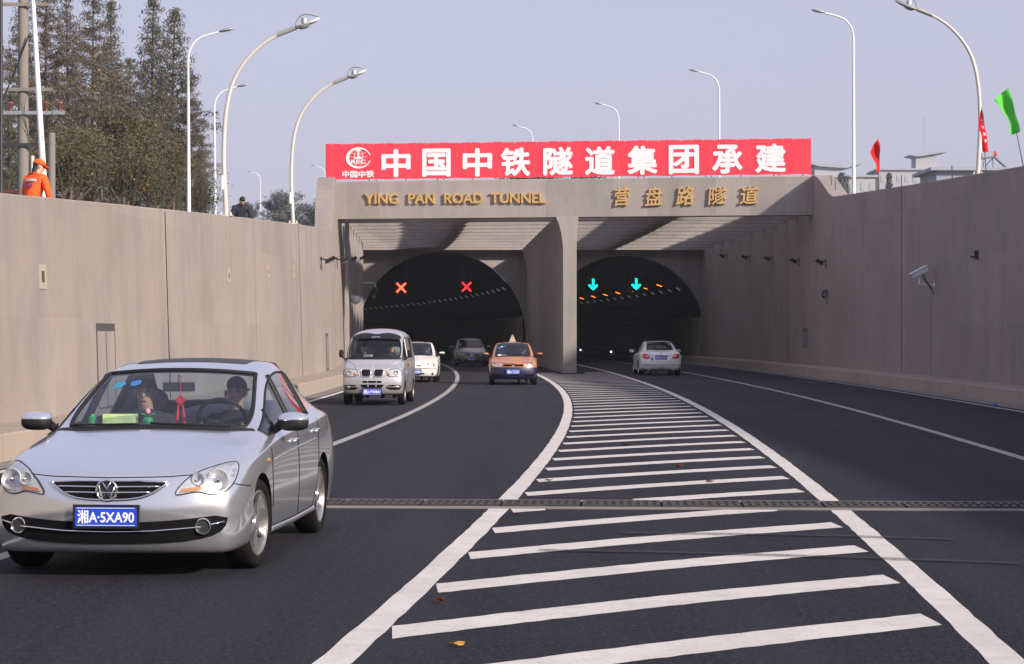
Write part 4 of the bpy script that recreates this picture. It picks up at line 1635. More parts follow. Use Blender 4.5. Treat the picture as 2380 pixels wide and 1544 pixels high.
# ------------------------------------------------------------------ stations of the foreground saloon: lower bonnet, domed roof, full bumper
FRONT = sedan()
def _set(i, **k):
    d = dict(FRONT[i]); d.update(k); FRONT[i] = d
_set(0, zb=.165, wbf=.90, side=[(.825, .215), (.835, .42), (.815, .585)], top=[(.765, .660), (.665, .685), (.56, .696), (.45, .702), (.24, .708), (0, .712)])
_set(1, zb=.155, wbf=.92, side=[(.868, .215), (.875, .45), (.864, .61)], top=[(.832, .74), (.755, .770), (.655, .777), (.53, .781), (.28, .787), (0, .791)])
_set(2, top=[(.862, .80), (.80, .846), (.70, .861), (.57, .867), (.30, .876), (0, .880)])
_set(3, top=[(.868, .862), (.822, .905), (.765, .920), (.705, .927), (.37, .957), (0, .968)])
_set(4, top=[(.868, .885), (.818, .930), (.695, 1.135), (.645, 1.150), (.34, 1.176), (0, 1.184)])
_set(5, top=[(.868, .90), (.812, .948), (.628, 1.315), (.572, 1.340), (.30, 1.366), (0, 1.374)])
_set(6, top=[(.868, .915), (.810, .962), (.615, 1.385), (.548, 1.424), (.29, 1.452), (0, 1.460)])
# ------------------------------------------------------------------ silver saloon in the foreground
def BORA_WHEELS(c):
    return [o for o in c.root.children if o.name.startswith('wheel') and 'well' not in o.name and o.location.y > 0]
car = Car('car', (-2.53, 16.0, 0), R(180 - 4.1), 'silver saloon with a round chrome badge in its grille, nearest to the camera', 'car', FRONT, SEDAN_CELLS,
          'silver_paint', [(.765, 1.305, .315), (-.765, 1.305, .315), (.765, -1.305, .315), (-.765, -1.305, .315)], .315, 3, SEDAN_CREASE + [('i', 0, 0, 6, .2)], tyre_w=.20, seal=.016)
for o in BORA_WHEELS(car):
    o.rotation_euler.z = R(-6)
def sym(fn):
    for s in (1, -1): fn(s)
# grille
gp = [(-.41, .660), (.41, .660), (.36, .622), (.29, .574), (.19, .543), (0, .535), (-.19, .543), (-.29, .574), (-.36, .622)]
gr = car.patch('grille', gp, 'gap_black', off=.010, smooth_n=1, res=.045)
car.line('grille_rim', chaikin(gp, 1), 'chrome', r=.008, off=.012, parent=gr, closed=True)
for z, w in ((.624, .345), (.587, .29)):
    car.line('grille_bar', [(-w, z), (0, z - .002), (w, z)], 'chrome', r=.0065, off=.017, parent=gr)
# badge: ring with a V above a W
bd, bm_ = car.disc('badge', 0, .600, .075, 'dark_metal', off=.022, prof=[(.001, 0), (.068, 0), (.068, -.02)], tilt=False)
mb = MB()
mb.tube([bm_ @ Vector((.068 * math.cos(a), .068 * math.sin(a), .006)) for a in frange(0, 2 * PI, 32)[:-1]], .009, 8, closed=True)
def stroke(pts):
    mb.tube([bm_ @ Vector((-p[0], p[1], .006)) for p in pts], .0075, 6)
stroke([(-.030, .060), (0, .008), (.030, .060)])
stroke([(-.056, .036), (-.026, -.056), (0, -.004), (.026, -.056), (.056, .036)])
part('badge_letters', mb.mesh('badge_letters', 'chrome', True), bd)
# hood shut line
car.line('panel_gap', [(-.60, .700), (-.4, .686), (0, .680), (.4, .686), (.60, .700)], r=.004)
# headlights
def hl(s):
    out = [(.425, .562), (.50, .664), (.565, .712), (.65, .745), (.745, .772), (.795, .755), (.805, .675), (.785, .610), (.73, .565), (.655, .566), (.59, .590), (.52, .577)]
    poly = [(s * a, b) for a, b in out]
    if s < 0: poly.reverse()
    h = car.patch('headlight', poly, 'lamp_housing', off=.004, res=.04, smooth_n=2)
    car.line('headlight_edge', chaikin(poly, 2), 'black_plastic', r=.004, off=.006, parent=h, closed=True)
    for a, b, r in ((.705, .660, .076), (.585, .668, .046)):
        car.disc('reflector', s * a, b, r, 'lamp_housing', off=.022, parent=h, prof=[(r, 0), (r * .92, .006), (r * .80, -.004), (r * .5, -.022), (.001, -.03)])
        car.disc('bulb', s * a, b, r * .25, 'chrome', off=.030, parent=h, prof=[(.001, .012), (r * .2, .006), (r * .28, -.01)])
    ip = [(s * a, b) for a, b in ((.47, .586), (.49, .608), (.60, .622), (.61, .602), (.56, .590))]
    if s < 0: ip.reverse()
    car.patch('indicator', ip, 'lamp_amber', off=.012, res=.04, smooth_n=0, parent=h)
    car.patch('headlight_cover', poly, 'lens_glass', off=.036, res=.05, smooth_n=2, parent=h, thick=.004)
sym(hl)
# lower intake, chrome strip, fog lamps
ip = [(-.78, .435), (-.45, .400), (-.2, .388), (.2, .388), (.45, .400), (.78, .435), (.755, .330), (.66, .280), (.45, .248), (0, .238), (-.45, .248), (-.66, .280), (-.755, .330)]
it = car.patch('lower_grille', ip, 'gap_black', off=.008, res=.06, smooth_n=1)
car.line('intake_strip', [(-.755, .385), (-.6, .352), (-.3, .330), (0, .325), (.3, .330), (.6, .352), (.755, .385)], 'chrome', r=.007, off=.016, parent=it)
def fog(s):
    f, m = car.disc('fog_lamp', s * .625, .358, .058, 'chrome', off=.03, parent=it, prof=[(.055, -.03), (.055, 0), (.049, .007), (.042, 0), (.042, -.012)])
    car.disc('fog_lens', s * .625, .358, .042, 'dark_metal', off=.022, parent=it, prof=[(.001, .004), (.046, 0)])
sym(fog)
car.plate('湘A·5XA90', .428, off=.022, w=.415, h=.128)
# bumper seam, door and sill gaps, handles
sym(lambda s: car.line('panel_gap', [(.92, .40), (.93, .60), (.92, .86)], axis='right' if s > 0 else 'left', r=.004))
sym(lambda s: car.line('panel_gap', [(-.14, .26), (-.16, .60), (-.15, .93)], axis='right' if s > 0 else 'left', r=.004))
sym(lambda s: car.line('panel_gap', [(-.80, .26), (-.92, .34), (-1.08, .62), (-1.14, .95)], axis='right' if s > 0 else 'left', r=.004))
sym(lambda s: car.line('panel_gap', [(.92, .26), (0, .25), (-.80, .26)], axis='right' if s > 0 else 'left', r=.004))
sym(lambda s: car.line('panel_gap', [(1.66, .60), (1.80, .615), (1.9, .63)], axis='right' if s > 0 else 'left', r=.004))
sym(lambda s: car.line('waist_crease', [(.80, .735), (0, .765), (-1.0, .795)], 'silver_paint', axis='right' if s > 0 else 'left', r=.008, off=-.003))
sym(lambda s: car.line('sill', [(.93, .235), (0, .225), (-.93, .235)], 'silver_paint', axis='right' if s > 0 else 'left', r=.028, off=-.012))
for yy, zz in ((.02, .83), (-.98, .86)):
    for ax in ('left', 'right'):
        car.line('door_handle', [(yy + .09, zz - .004), (yy, zz + .006), (yy - .09, zz)], 'silver_paint', axis=ax, r=.014, off=.018)
sym(lambda s: car.patch('side_repeater', [(1.02, .73), (1.07, .735), (1.07, .755), (1.02, .75)], 'lamp_amber', axis='right' if s > 0 else 'left', off=.006, res=.03, smooth_n=0))
# window pillars
sym(lambda s: car.line('door_pillar', [(-.17, .955), (-.17, 1.12), (-.17, 1.315)], 'black_plastic', axis='right' if s > 0 else 'left', r=.032, off=-.012))
sym(lambda s: car.line('door_pillar', [(-.93, .985), (-.90, 1.15), (-.87, 1.335)], 'black_plastic', axis='right' if s > 0 else 'left', r=.020, off=-.008))
sym(lambda s: car.line('door_pillar', [(.46, .94), (.47, 1.0), (.44, 1.07)], 'black_plastic', axis='right' if s > 0 else 'left', r=.022, off=-.012))
car.mirror(-.965, .58, .995, .235, .135, 'silver_paint')
car.mirror(.955, .58, .995, .235, .135, 'silver_paint')
# dark glass sunroof, cowl and wipers
car.patch('sunroof', [(-.41, -.30), (.41, -.30), (.44, -.38), (.44, -.88), (.39, -.95), (-.39, -.95), (-.44, -.88), (-.44, -.38)], 'dark_metal', axis='top', off=.004, thick=.012, res=.08, smooth_n=2)
car.patch('cowl', [(-.74, .835), (-.4, .945), (0, .985), (.4, .945), (.74, .835), (.70, .785), (.36, .885), (0, .92), (-.36, .885), (-.70, .785)], 'black_plastic', axis='top', off=.006, thick=.02, res=.07, smooth_n=1)
car.wiper((-.55, .962), (.02, .982)); car.wiper((.1, .977), (.62, .962))
# cabin
car.dash(.90, .42, .962, .70)
car.seats([(-.36, -.28, .48, .58), (.36, -.28, .48, .58)])
mb = MB(); mb.box((0, -1.18, .42), (1.25, .5, .2)); mb.ellipsoid((0, -1.36, .72), (.62, .12, .34), 16, 10)
part('rear_seat', mb.mesh('rear_seat', 'seat_grey', True, 40), car.root)
mb = MB(); mb.box((0, .10, 1.235), (.24, .03, .07)); mb.tube([(0, .10, 1.26), (0, .07, 1.325)], .012, 6)
part('interior_mirror', mb.mesh('interior_mirror', 'dark_metal'), car.root)
car.patch('windscreen_sticker', [(.46, 1.27), (.40, 1.28), (.37, 1.26), (.40, 1.235), (.46, 1.225)], 'sticker_cyan', off=.008, thick=.003, res=.03, smooth_n=0)
car.patch('windscreen_sticker', [(.33, 1.285), (.26, 1.29), (.25, 1.26), (.31, 1.24), (.34, 1.26)], 'sticker_blue', off=.008, thick=.003, res=.03, smooth_n=1)
BORA = car
def in_car(c, x, y, z):
    """world position of a point given in a vehicle's own frame"""
    m = Matrix.Translation(c.root.location) @ Matrix.Rotation(c.root.rotation_euler.z, 4, 'Z') @ Matrix.Diagonal((*c.root.scale, 1))
    return m @ Vector((x, y, z))
cz = car.root.rotation_euler.z
person(in_car(car, -.36, -.24, -.045), cz, 'driver with short black hair and dark jacket at the wheel of the silver saloon', 'sit', 'navy_cloth', arms={-1: ((-.27, .16, .24), (-.15, .42, .36)), 1: ((.27, .16, .24), (.13, .42, .36))}, bend=-.14)
person(in_car(car, .36, -.24, -.045), cz, 'front passenger in dark clothes beside the driver of the silver saloon', 'sit', 'dark_cloth', bend=-.16, head_yaw=-.1, hair_long=False)
# things on the dashboard
o = MB()
o.box((0, 0, .045), (.235, .11, .09)); tb = tag(o.build('tissue_box', 'tissue_box', loc=in_car(car, .30, .68, .960)), 'green and white tissue box on the dashboard of the silver saloon', 'tissue box')
tb.rotation_euler.z = cz
mb = MB(); mb.lathe([(.001, 0), (.030, 0), (.033, .03), (.030, .075), (.018, .085), (.016, .095), (.001, .097)], 16)
tag(mb.build('green_bottle', 'green_toy', smooth=True, loc=in_car(car, .515, .66, .950)), 'small green bottle on the dashboard beside the tissue box', 'bottle')
ap = empty('apple_ornament', in_car(car, .085, .72, .963), cz, 'green apple ornament with two leaves on the dashboard', 'ornament')
mb = MB(); mb.ellipsoid((0, 0, .038), (.040, .040, .038), 16, 12, fn=lambda p: Vector((p.x, p.y, p.z - .012 * math.exp(-((p.x ** 2 + p.y ** 2) / .0002)) if p.z > 0 else p.z)))
mb.build('apple', 'green_toy', ap, True)
for s in (-1, 1):
    mb = MB(); mb.ellipsoid((s * .030, 0, .085), (.030, .012, .008), 10, 6, Matrix.Rotation(s * -.25, 4, 'Y')); mb.build('leaf', 'green_toy', ap, True)
mb = MB(); mb.ellipsoid((0, 0, .108), (.018, .018, .020), 10, 8); mb.build('flower', 'pink', ap, True)
ch = empty('mirror_charm', in_car(car, -.02, .13, 1.05), cz, 'red knotted charm with tassels hanging behind the windscreen', 'charm')
mb = MB(); mb.tube([(0, 0, .12), (0, 0, .25)], .003, 5); mb.build('cord', 'red_charm', ch)
mb = MB(); mb.box((0, 0, .085), (.06, .012, .06), Matrix.Rotation(PI / 4, 3, 'Y')); mb.build('knot', 'red_charm', ch)
for s in (-1, 1):
    mb = MB(); mb.tube([(s * .016, 0, .05), (s * .024, 0, -.02), (s * .028, 0, -.09)], [.006, .012, .014], 8); mb.build('tassel', 'red_charm', ch)
# ------------------------------------------------------------------ silver minivan
VAN = [
    dict(y=1.66, zb=.27, side=[(.68, .29), (.72, .46), (.72, .66)], sy=[.0, .02, .03], top=[(.70, .86), (.62, .885), (.54, .895), (.45, .90), (.24, .91), (0, .915)], dy=[-.03, .0, .015, .03, .04, .045], cap=[.14, .15, .13, .10]),
    dict(y=1.50, zb=.25, side=[(.71, .28), (.735, .46), (.735, .70)], top=[(.728, .93), (.66, .955), (.58, .965), (.48, .975), (.26, .985), (0, .99)]),
    dict(y=1.28, zb=.24, side=[(.72, .28), (.735, .46), (.735, .74)], top=[(.733, 1.06), (.705, 1.09), (.68, 1.105), (.645, 1.115), (.34, 1.14), (0, 1.15)], dy=[0, -.04, -.02, 0, .06, .08]),
    dict(y=1.03, zb=.24, side=[(.72, .28), (.735, .46), (.735, .78)], top=[(.735, 1.10), (.725, 1.13), (.665, 1.36), (.625, 1.385), (.33, 1.41), (0, 1.42)], dy=[0, 0, -.02, 0, .05, .07]),
    dict(y=.78, zb=.24, side=[(.72, .28), (.735, .46), (.735, .80)], top=[(.735, 1.11), (.722, 1.14), (.64, 1.60), (.575, 1.655), (.31, 1.70), (0, 1.715)], dy=[0, 0, -.03, 0, .04, .06]),
    dict(y=.50, zb=.24, side=[(.72, .28), (.735, .46), (.735, .80)], top=[(.735, 1.11), (.722, 1.14), (.64, 1.65), (.56, 1.78), (.31, 1.83), (0, 1.845)]),
    dict(y=-.20, zb=.24, side=[(.72, .28), (.735, .46), (.735, .80)], top=[(.735, 1.11), (.722, 1.14), (.64, 1.66), (.55, 1.81), (.30, 1.875), (0, 1.89)]),
    dict(y=-1.0, zb=.24, side=[(.72, .28), (.735, .46), (.735, .80)], top=[(.735, 1.11), (.722, 1.14), (.64, 1.66), (.55, 1.81), (.30, 1.87), (0, 1.88)]),
    dict(y=-1.70, zb=.25, side=[(.71, .28), (.73, .46), (.73, .80)], top=[(.728, 1.11), (.715, 1.14), (.63, 1.62), (.53, 1.75), (.29, 1.80), (0, 1.81)]),
    dict(y=-1.86, zb=.27, side=[(.66, .30), (.70, .46), (.70, .80)], top=[(.695, 1.12), (.66, 1.25), (.60, 1.55), (.50, 1.66), (.27, 1.70), (0, 1.71)], dy=[0, 0, .03, .04, .04, .04], cap=[-.04, -.04, -.04, -.02]),
]
VAN_CELLS = [(2, 4, 12, 14, 1), (2, 5, 10, 11, 2), (5, 7, 10, 11, 2)]
VAN_CREASE = [('i', 0, 9, 14, .5), ('k', 9, 1, 9, .5), ('k', 10, 2, 8, .6), ('k', 11, 3, 8, .5), ('k', 12, 2, 4, .5), ('i', 2, 12, 14, .5), ('i', 4, 12, 14, .5), ('k', 6, 0, 9, .4), ('k', 8, 0, 9, .3)]
van = Car('minivan', (-3.17, 50.1, 0), R(180 - 2.2), 'silver minivan with a dark sun visor and a paper card behind its windscreen', 'van', VAN, VAN_CELLS, 'van_silver_paint',
          [(.65, 1.12, .29), (-.65, 1.12, .29), (.65, -1.15, .29), (-.65, -1.15, .29)], .29, 2, VAN_CREASE, tyre_w=.17, rim='steel_wheel', wheel_in=.42, scale=(.97, 1, .95), seal=.018)
v = van
def vh(s):
    poly = [(s * a, b) for a, b in ((.325, .70), (.36, .86), (.44, .885), (.70, .885), (.715, .70))]
    h = v.patch('headlight', poly, 'lamp_housing', off=.006, smooth_n=1, res=.05)
    v.line('headlight_edge', chaikin(poly, 1), 'black_plastic', r=.007, off=.006, parent=h, closed=True)
    v.disc('reflector', s * .57, .79, .065, 'lamp_glass_grey', off=.02, parent=h, prof=[(.065, .0), (.05, .002), (.03, -.014), (.001, -.02)])
    v.disc('indicator', s * .40, .765, .038, 'lamp_amber', off=.02, parent=h, prof=[(.001, .012), (.03, .006), (.038, 0), (.038, -.02)])
    gp = [(s * a, b) for a, b in ((.045, .70), (.035, .85), (.06, .875), (.24, .875), (.275, .85), (.25, .725), (.215, .70))]
    g = v.patch('grille', gp, 'gap_black', off=.012, smooth_n=1, res=.05)
    v.line('grille_rim', chaikin(gp, 1), 'chrome', r=.012, off=.012, parent=g, closed=True)
    for k in range(5): v.line('grille_bar', [(s * .06, .73 + .027 * k), (s * .235, .73 + .027 * k)], 'dark_metal', r=.005, off=.014, parent=g)
    fp = [(s * a, b) for a, b in ((.33, .39), (.36, .50), (.68, .50), (.69, .44), (.64, .37))]
    f = v.patch('fog_recess', fp, 'gap_black', off=.006, smooth_n=1, res=.05)
    v.line('fog_bar', [(s * .35, .45), (s * .67, .45)], 'van_silver_paint', r=.010, off=.01, parent=f)
    v.disc('fog_lamp', s * .575, .445, .042, 'chrome' if s < 0 else 'steel_wheel', off=.025, parent=f, prof=[(.001, .01), (.03, .006), (.042, 0), (.042, -.03)])
    v.line('hood_crease', [(s * .60, 1.08), (s * .45, .99), (s * .36, .86), (s * .30, .69), (0, .675)], 'van_silver_paint', r=.014, off=-.004)
    v.line('panel_gap', [(s * .66, 1.09), (s * .69, .90)], r=.004)
    for ax in (('right' if s > 0 else 'left'),):
        v.line('panel_gap', [(1.30, 1.10), (1.33, .8), (1.18, .62)], axis=ax, r=.004)
        v.line('panel_gap', [(.42, .30), (.40, 1.0), (.40, 1.62)], axis=ax, r=.004)
        v.line('panel_gap', [(-.72, .30), (-.72, 1.62)], axis=ax, r=.004)
        v.line('door_pillar', [(.42, 1.15), (.42, 1.62)], 'van_silver_paint', axis=ax, r=.03, off=-.012)
        v.line('side_crease', [(1.2, .93), (-1.75, .95)], 'van_silver_paint', axis=ax, r=.012, off=-.004)
        v.line('door_handle', [(.55, .98), (.43, .98)], 'black_plastic', axis=ax, r=.014, off=.012)
sym(vh)
for (a0, a1) in ((-.225, -.115), (-.095, .095), (.115, .225)):
    v.patch('bumper_slot', [(a0, .55), (a1, .55), (a1, .60), (a0, .60)], 'gap_black', off=.006, smooth_n=0, res=.05)
v.patch('lower_grille', [(-.28, .51), (.28, .51), (.25, .44), (.20, .425), (-.20, .425), (-.25, .44)], 'gap_black', off=.006, smooth_n=0, res=.05)
sym(lambda s: v.line('grille_bar', [(s * .095, .505), (s * .095, .435)], 'van_silver_paint', r=.010, off=.006))
v.plate('湘A·FW841', .335, off=.03)
bd, bm_ = v.disc('badge', 0, .945, .042, 'chrome', off=.012, prof=[(.042, -.01), (.042, .004), (.032, .004), (.030, 0)], tilt=True)
mb = MB(); mb.tube([bm_ @ Vector((0, .026, .004)), bm_ @ Vector((0, -.026, .004))], .008, 6); part('badge_bar', mb.mesh('badge_bar', 'chrome'), bd)
# sun visor above the windscreen with small chrome letters
vz = [(-.60, 1.60), (-.585, 1.69), (-.45, 1.745), (-.30, 1.775), (-.16, 1.765), (0, 1.735), (.16, 1.765), (.30, 1.775), (.45, 1.745), (.585, 1.69), (.60, 1.60), (.3, 1.625), (0, 1.632), (-.3, 1.625)]
vs_ = v.patch('sun_visor', vz, 'black_plastic', off=.05, thick=.045, res=.06, smooth_n=1)
t = MB(); text_mb(t, 'DFM', .20, .045, Matrix.Identity(4), .006, .06)
h0 = v.hit('front', 0, 1.665)[0]
mb = MB(); mb.add([(-p[0], h0.y + .068 - abs(p[0]) * .05 - p[1] * .9 + p[2], 1.665 + p[1]) for p in t.v], t.f)
part('visor_lettering', mb.mesh('visor_lettering', 'chrome'), vs_)
v.patch('cowl', [(-.66, 1.12), (.66, 1.12), (.64, 1.165), (0, 1.19), (-.64, 1.165)], 'black_plastic', off=.012, thick=.03, res=.07, smooth_n=0)
v.wiper((-.42, 1.20), (.02, 1.19), r=.01); v.wiper((.10, 1.19), (.55, 1.19), r=.01)
for s, xx in ((-1, -.86), (1, .74)):
    mb = MB()
    mb.ellipsoid((s * .83, 1.02, 1.255), (.058, .04, .095), 16, 12, fn=lambda p: Vector((math.copysign(abs(p.x / .058) ** .5, p.x) * .058, p.y if p.y > 0 else p.y * .3, math.copysign(abs(p.z / .095) ** .5, p.z) * .095)))
    mb.tube([(s * .80, 1.02, 1.17), (s * .74, 1.04, 1.12), (s * .69, 1.06, 1.11)], .018, 8)
    part('mirror', mb.mesh('mirror', 'black_plastic', True), v.root)
mb = MB()
for s in (-1, 1):
    mb.box((s * .64, -1.36, .20), (.20, .012, .26))
for k, b in enumerate((mb,)): part('mud_flap', b.mesh('mud_flap', 'rubber'), v.root)
v.dash(1.24, .90, 1.10, .62, -.33, 'seat_grey')
v.seats([(-.33, .42, .66, .62), (.33, .42, .66, .62), (-.33, -.6, .66, .6), (.33, -.6, .66, .6)], 'seat_beige')
vr = van.root.rotation_euler.z
person(in_car(van, -.33, .46, .10), vr, 'driver in dark jacket at the wheel of the silver minivan', 'sit', 'dark_cloth', arms={-1: ((-.27, .14, .22), (-.14, .36, .34)), 1: ((.27, .14, .22), (.13, .36, .34))}, bend=-.08)
person(in_car(van, .33, .46, .10), vr, 'passenger in dark jacket beside the driver of the silver minivan', 'sit', 'navy_cloth', bend=-.08)
mb = MB(); mb.box((0, 0, .06), (.22, .004, .125))
o = tag(mb.build('paper_card', 'white_paper', loc=in_car(van, .165, 1.10, 1.105)), 'pale green paper card propped behind the minivan windscreen', 'paper card'); o.rotation_euler = (-.35, 0, vr)

# ------------------------------------------------------------------ generic saloon dressing for the farther cars
def dress(c, hl_, grille, lower, plate, plate_z, paint, mirror_z, mirror_y=.58, mirror_x=.95, amber=None, mirror_mat=None, fog=None, ws_y=.985):
    def f(s):
        poly = [(s * a, b) for a, b in hl_]
        h = c.patch('headlight', poly, 'lamp_housing', off=.005, smooth_n=1, res=.06)
        c.line('headlight_edge', chaikin(poly, 1), 'black_plastic', r=.006, off=.005, parent=h, closed=True)
        cx = sum(p[0] for p in hl_) / len(hl_); cy = sum(p[1] for p in hl_) / len(hl_)
        c.disc('reflector', s * (cx + .08), cy, .055, 'lamp_glass_grey', off=.018, parent=h, prof=[(.055, 0), (.045, .003), (.03, -.012), (.001, -.02)], n=16)
        c.disc('reflector', s * (cx - .08), cy, .04, 'lamp_glass_grey', off=.018, parent=h, prof=[(.04, 0), (.03, .003), (.02, -.012), (.001, -.02)], n=16)
        if amber: c.patch('indicator', [(s * a, b) for a, b in amber], 'lamp_amber', off=.014, smooth_n=0, res=.05, parent=h)
        if fog: c.disc('fog_lamp', s * fog[0], fog[1], .045, 'dark_metal', off=.012, prof=[(.001, .006), (.035, .003), (.045, 0), (.045, -.02)], n=16)
        ax = 'right' if s > 0 else 'left'
        c.line('panel_gap', [(.92, .40), (.92, .86)], axis=ax, r=.004, step=.08)
        c.line('panel_gap', [(-.14, .26), (-.15, .93)], axis=ax, r=.004, step=.08)
        c.line('door_pillar', [(-.17, .955), (-.17, 1.37)], 'black_plastic', axis=ax, r=.03, off=-.012, step=.08)
        c.line('door_handle', [(.10, .83), (-.07, .83)], mirror_mat or paint, axis=ax, r=.014, off=.016, step=.08)
        c.mirror(s * mirror_x, mirror_y, mirror_z, .21, .125, mirror_mat or paint)
    sym(f)
    g = c.patch('grille', grille, 'gap_black', off=.008, smooth_n=0, res=.06)
    if lower: c.patch('lower_grille', lower, 'gap_black', off=.006, smooth_n=1, res=.06)
    c.plate(plate, plate_z, off=.02)
    c.line('panel_gap', [(-.62, .728), (0, .708), (.62, .728)], r=.004, step=.08)
    c.patch('cowl', [(-.72, .835), (0, .985), (.72, .835), (.68, .775), (0, .89), (-.68, .775)], 'black_plastic', axis='top', off=.006, thick=.02, res=.12, smooth_n=0)
    c.wiper((-.5, ws_y), (.02, ws_y + .02)); c.wiper((.1, ws_y + .015), (.6, ws_y))
    c.dash(.84, .42, .94, .66)
    c.seats([(-.34, -.28, .48, .58), (.34, -.28, .48, .58)])
    return g
STDW = lambda x, r=.30: [(x, 1.305, r), (-x, 1.305, r), (x, -1.305, r), (-x, -1.305, r)]
# two-tone taxi: narrower, flatter saloon
TX = tweak(sedan(), lambda x, y, z: (x * .925 * (1.03 if z > 1.0 else 1), y * .93, z * .955 if z > .3 else z))
taxi = Car('taxi', (0.02, 69.9, 0), R(180.6), 'orange and dark blue taxi with a triangular sign on its roof', 'taxi', TX, SEDAN_CELLS, 'orange_paint', STDW(.70, .285), .285, 2, SEDAN_CREASE, tyre_w=.175, rim='steel_wheel', lower=(.575, 'blue_paint'), scale=(.985, 1, 1.0))
taxi_hl = [(.37, .60), (.355, .70), (.45, .725), (.60, .735), (.71, .735), (.72, .67), (.69, .605), (.55, .59)]
g = dress(taxi, taxi_hl, [(-.33, .675), (.33, .675), (.315, .61), (-.315, .61)], [(-.26, .385), (.26, .385), (.22, .30), (-.22, .30)], '湘A·T5257', .435, 'orange_paint', .985, .54, .905, mirror_mat='orange_paint')
taxi.line('grille_rim', [(-.355, .70), (.355, .70), (.335, .588), (-.335, .588)], 'orange_paint', r=.018, off=.006, parent=g, closed=True)
taxi.disc('badge', 0, .642, .05, 'chrome', off=.02, prof=[(.05, -.01), (.05, .004), (.035, .004), (.03, 0), (.001, .004)], tilt=False, parent=g)
sym(lambda s: taxi.patch('fog_recess', [(s * .38, .27), (s * .36, .36), (s * .68, .355), (s * .69, .285)], 'gap_black', off=.006, smooth_n=0, res=.06))
sg = MB()
zt = taxi.hit('top', 0, -.12)[0].z
sg.use('chrome').prism([(-.145, 0), (.145, 0), (.13, .03), (.02, .275), (-.02, .275), (-.13, .03)], lambda a, b, d: Vector((a, -.12 + d, zt + b - .006)), -.05, .05)
so = part('roof_sign', sg.mesh('roof_sign'), taxi.root)
simple('sign_cream', (0.55, 0.42, 0.26), .5)
sg = MB(); sg.prism([(-.105, .035), (.105, .035), (.012, .25), (-.012, .25)], lambda a, b, d: Vector((a, -.12 + d, zt + b - .006)), .0505, .056)
part('sign_face', sg.mesh('sign_face', 'sign_cream'), so)
for k, (a, b, w, h, m) in enumerate(((.44, 1.20, .10, .055, 'sticker_blue'), (.36, 1.245, .07, .03, 'plate_white'), (.26, 1.25, .05, .03, 'sticker_cyan'), (.45, .975, .12, .055, 'plate_white'))):
    taxi.patch('windscreen_sticker', [(a - w / 2, b - h / 2), (a + w / 2, b - h / 2), (a + w / 2, b + h / 2), (a - w / 2, b + h / 2)], m, off=.008, thick=.003, res=.05, smooth_n=0)
person(in_car(taxi, -.33, -.26, -.075), R(180.6), 'driver in dark clothes inside the orange and blue taxi', 'sit', 'dark_cloth', arms={-1: ((-.27, .14, .22), (-.14, .40, .34)), 1: ((.27, .14, .22), (.13, .40, .34))}, bend=-.16)
# white saloon half hidden by the minivan
WH = tweak(sedan(), lambda x, y, z: (x * .915 * (1.02 if z > 1.0 else 1), y * .93, z * .955 if z > .3 else z * .95))
white = Car('car', (-3.36, 73.4, 0), R(180.8), 'white saloon half hidden behind the silver minivan', 'car', WH, SEDAN_CELLS, 'white_paint', STDW(.70, .285), .285, 2, SEDAN_CREASE, tyre_w=.17, rim='steel_wheel')
g = dress(white, [(.33, .565), (.35, .635), (.50, .66), (.66, .665), (.715, .63), (.71, .565), (.55, .55)], [(.08, .60), (.22, .60), (.22, .57), (.08, .57)], [(-.36, .34), (.36, .34), (.33, .27), (-.33, .27)], '湘A·RD89', .375, 'white_paint', .985, .54, .905, amber=[(.62, .575), (.62, .645), (.70, .63), (.705, .575)], fog=(.61, .30))
white.patch('grille', [(-.22, .60), (-.08, .60), (-.08, .57), (-.22, .57)], 'gap_black', off=.008, smooth_n=0, res=.06)
white.line('bumper_strip', [(-.74, .475), (-.4, .485), (0, .49), (.4, .485), (.74, .475)], 'black_plastic', r=.010, off=.004)
mb = MB(); h0 = white.hit('top', .45, -.05)[0]; mb.tube([h0, h0 + Vector((0, -.12, .26))], .005, 5); part('antenna', mb.mesh('antenna', 'black_plastic'), white.root)
white.patch('windscreen_sticker', [(.40, 1.15), (.48, 1.15), (.46, 1.22), (.39, 1.22)], 'sticker_cyan', off=.008, thick=.003, res=.05, smooth_n=0)
person(in_car(white, -.33, -.26, -.075), R(180.8), 'driver in dark clothes inside the white saloon', 'sit', 'dark_cloth', arms={-1: ((-.27, .14, .22), (-.14, .40, .34)), 1: ((.27, .14, .22), (.13, .40, .34))}, bend=-.16)
# grey saloon leaving the tunnel
GY = tweak(sedan(), lambda x, y, z: (x * .985, y * .985, z))
grey = Car('car', (-2.22, 109.5, 0), R(183.8), 'grey saloon coming out of the left tunnel arch', 'car', GY, SEDAN_CELLS, 'grey_paint', STDW(.77, .31), .31, 2, SEDAN_CREASE, tyre_w=.20)
g = dress(grey, [(.43, .58), (.46, .66), (.56, .71), (.70, .745), (.79, .735), (.77, .64), (.62, .585)], [(-.375, .675), (.375, .675), (.30, .56), (0, .535), (-.30, .56)], [(-.42, .375), (.42, .375), (.33, .275), (-.33, .275)], '湘A·BE532', .395, 'grey_paint', 1.0, .58, .98, fog=(.66, .33))
for z, w in ((.64, .34), (.60, .31)): grey.line('grille_bar', [(-w, z), (0, z - .012), (w, z)], 'chrome', r=.009, off=.016, parent=g, step=.08)
grey.disc('badge', 0, .615, .05, 'chrome', off=.022, prof=[(.05, -.01), (.05, .004), (.035, .004), (.03, 0), (.001, .004)], tilt=False, parent=g)
sym(lambda s: grey.patch('fog_recess', [(s * .58, .28), (s * .55, .37), (s * .74, .39), (s * .75, .31)], 'gap_black', off=.004, smooth_n=1, res=.06))
person(in_car(grey, -.33, -.26, -.06), R(183.8), 'driver in dark clothes inside the grey saloon at the tunnel mouth', 'sit', 'dark_cloth', bend=-.16)
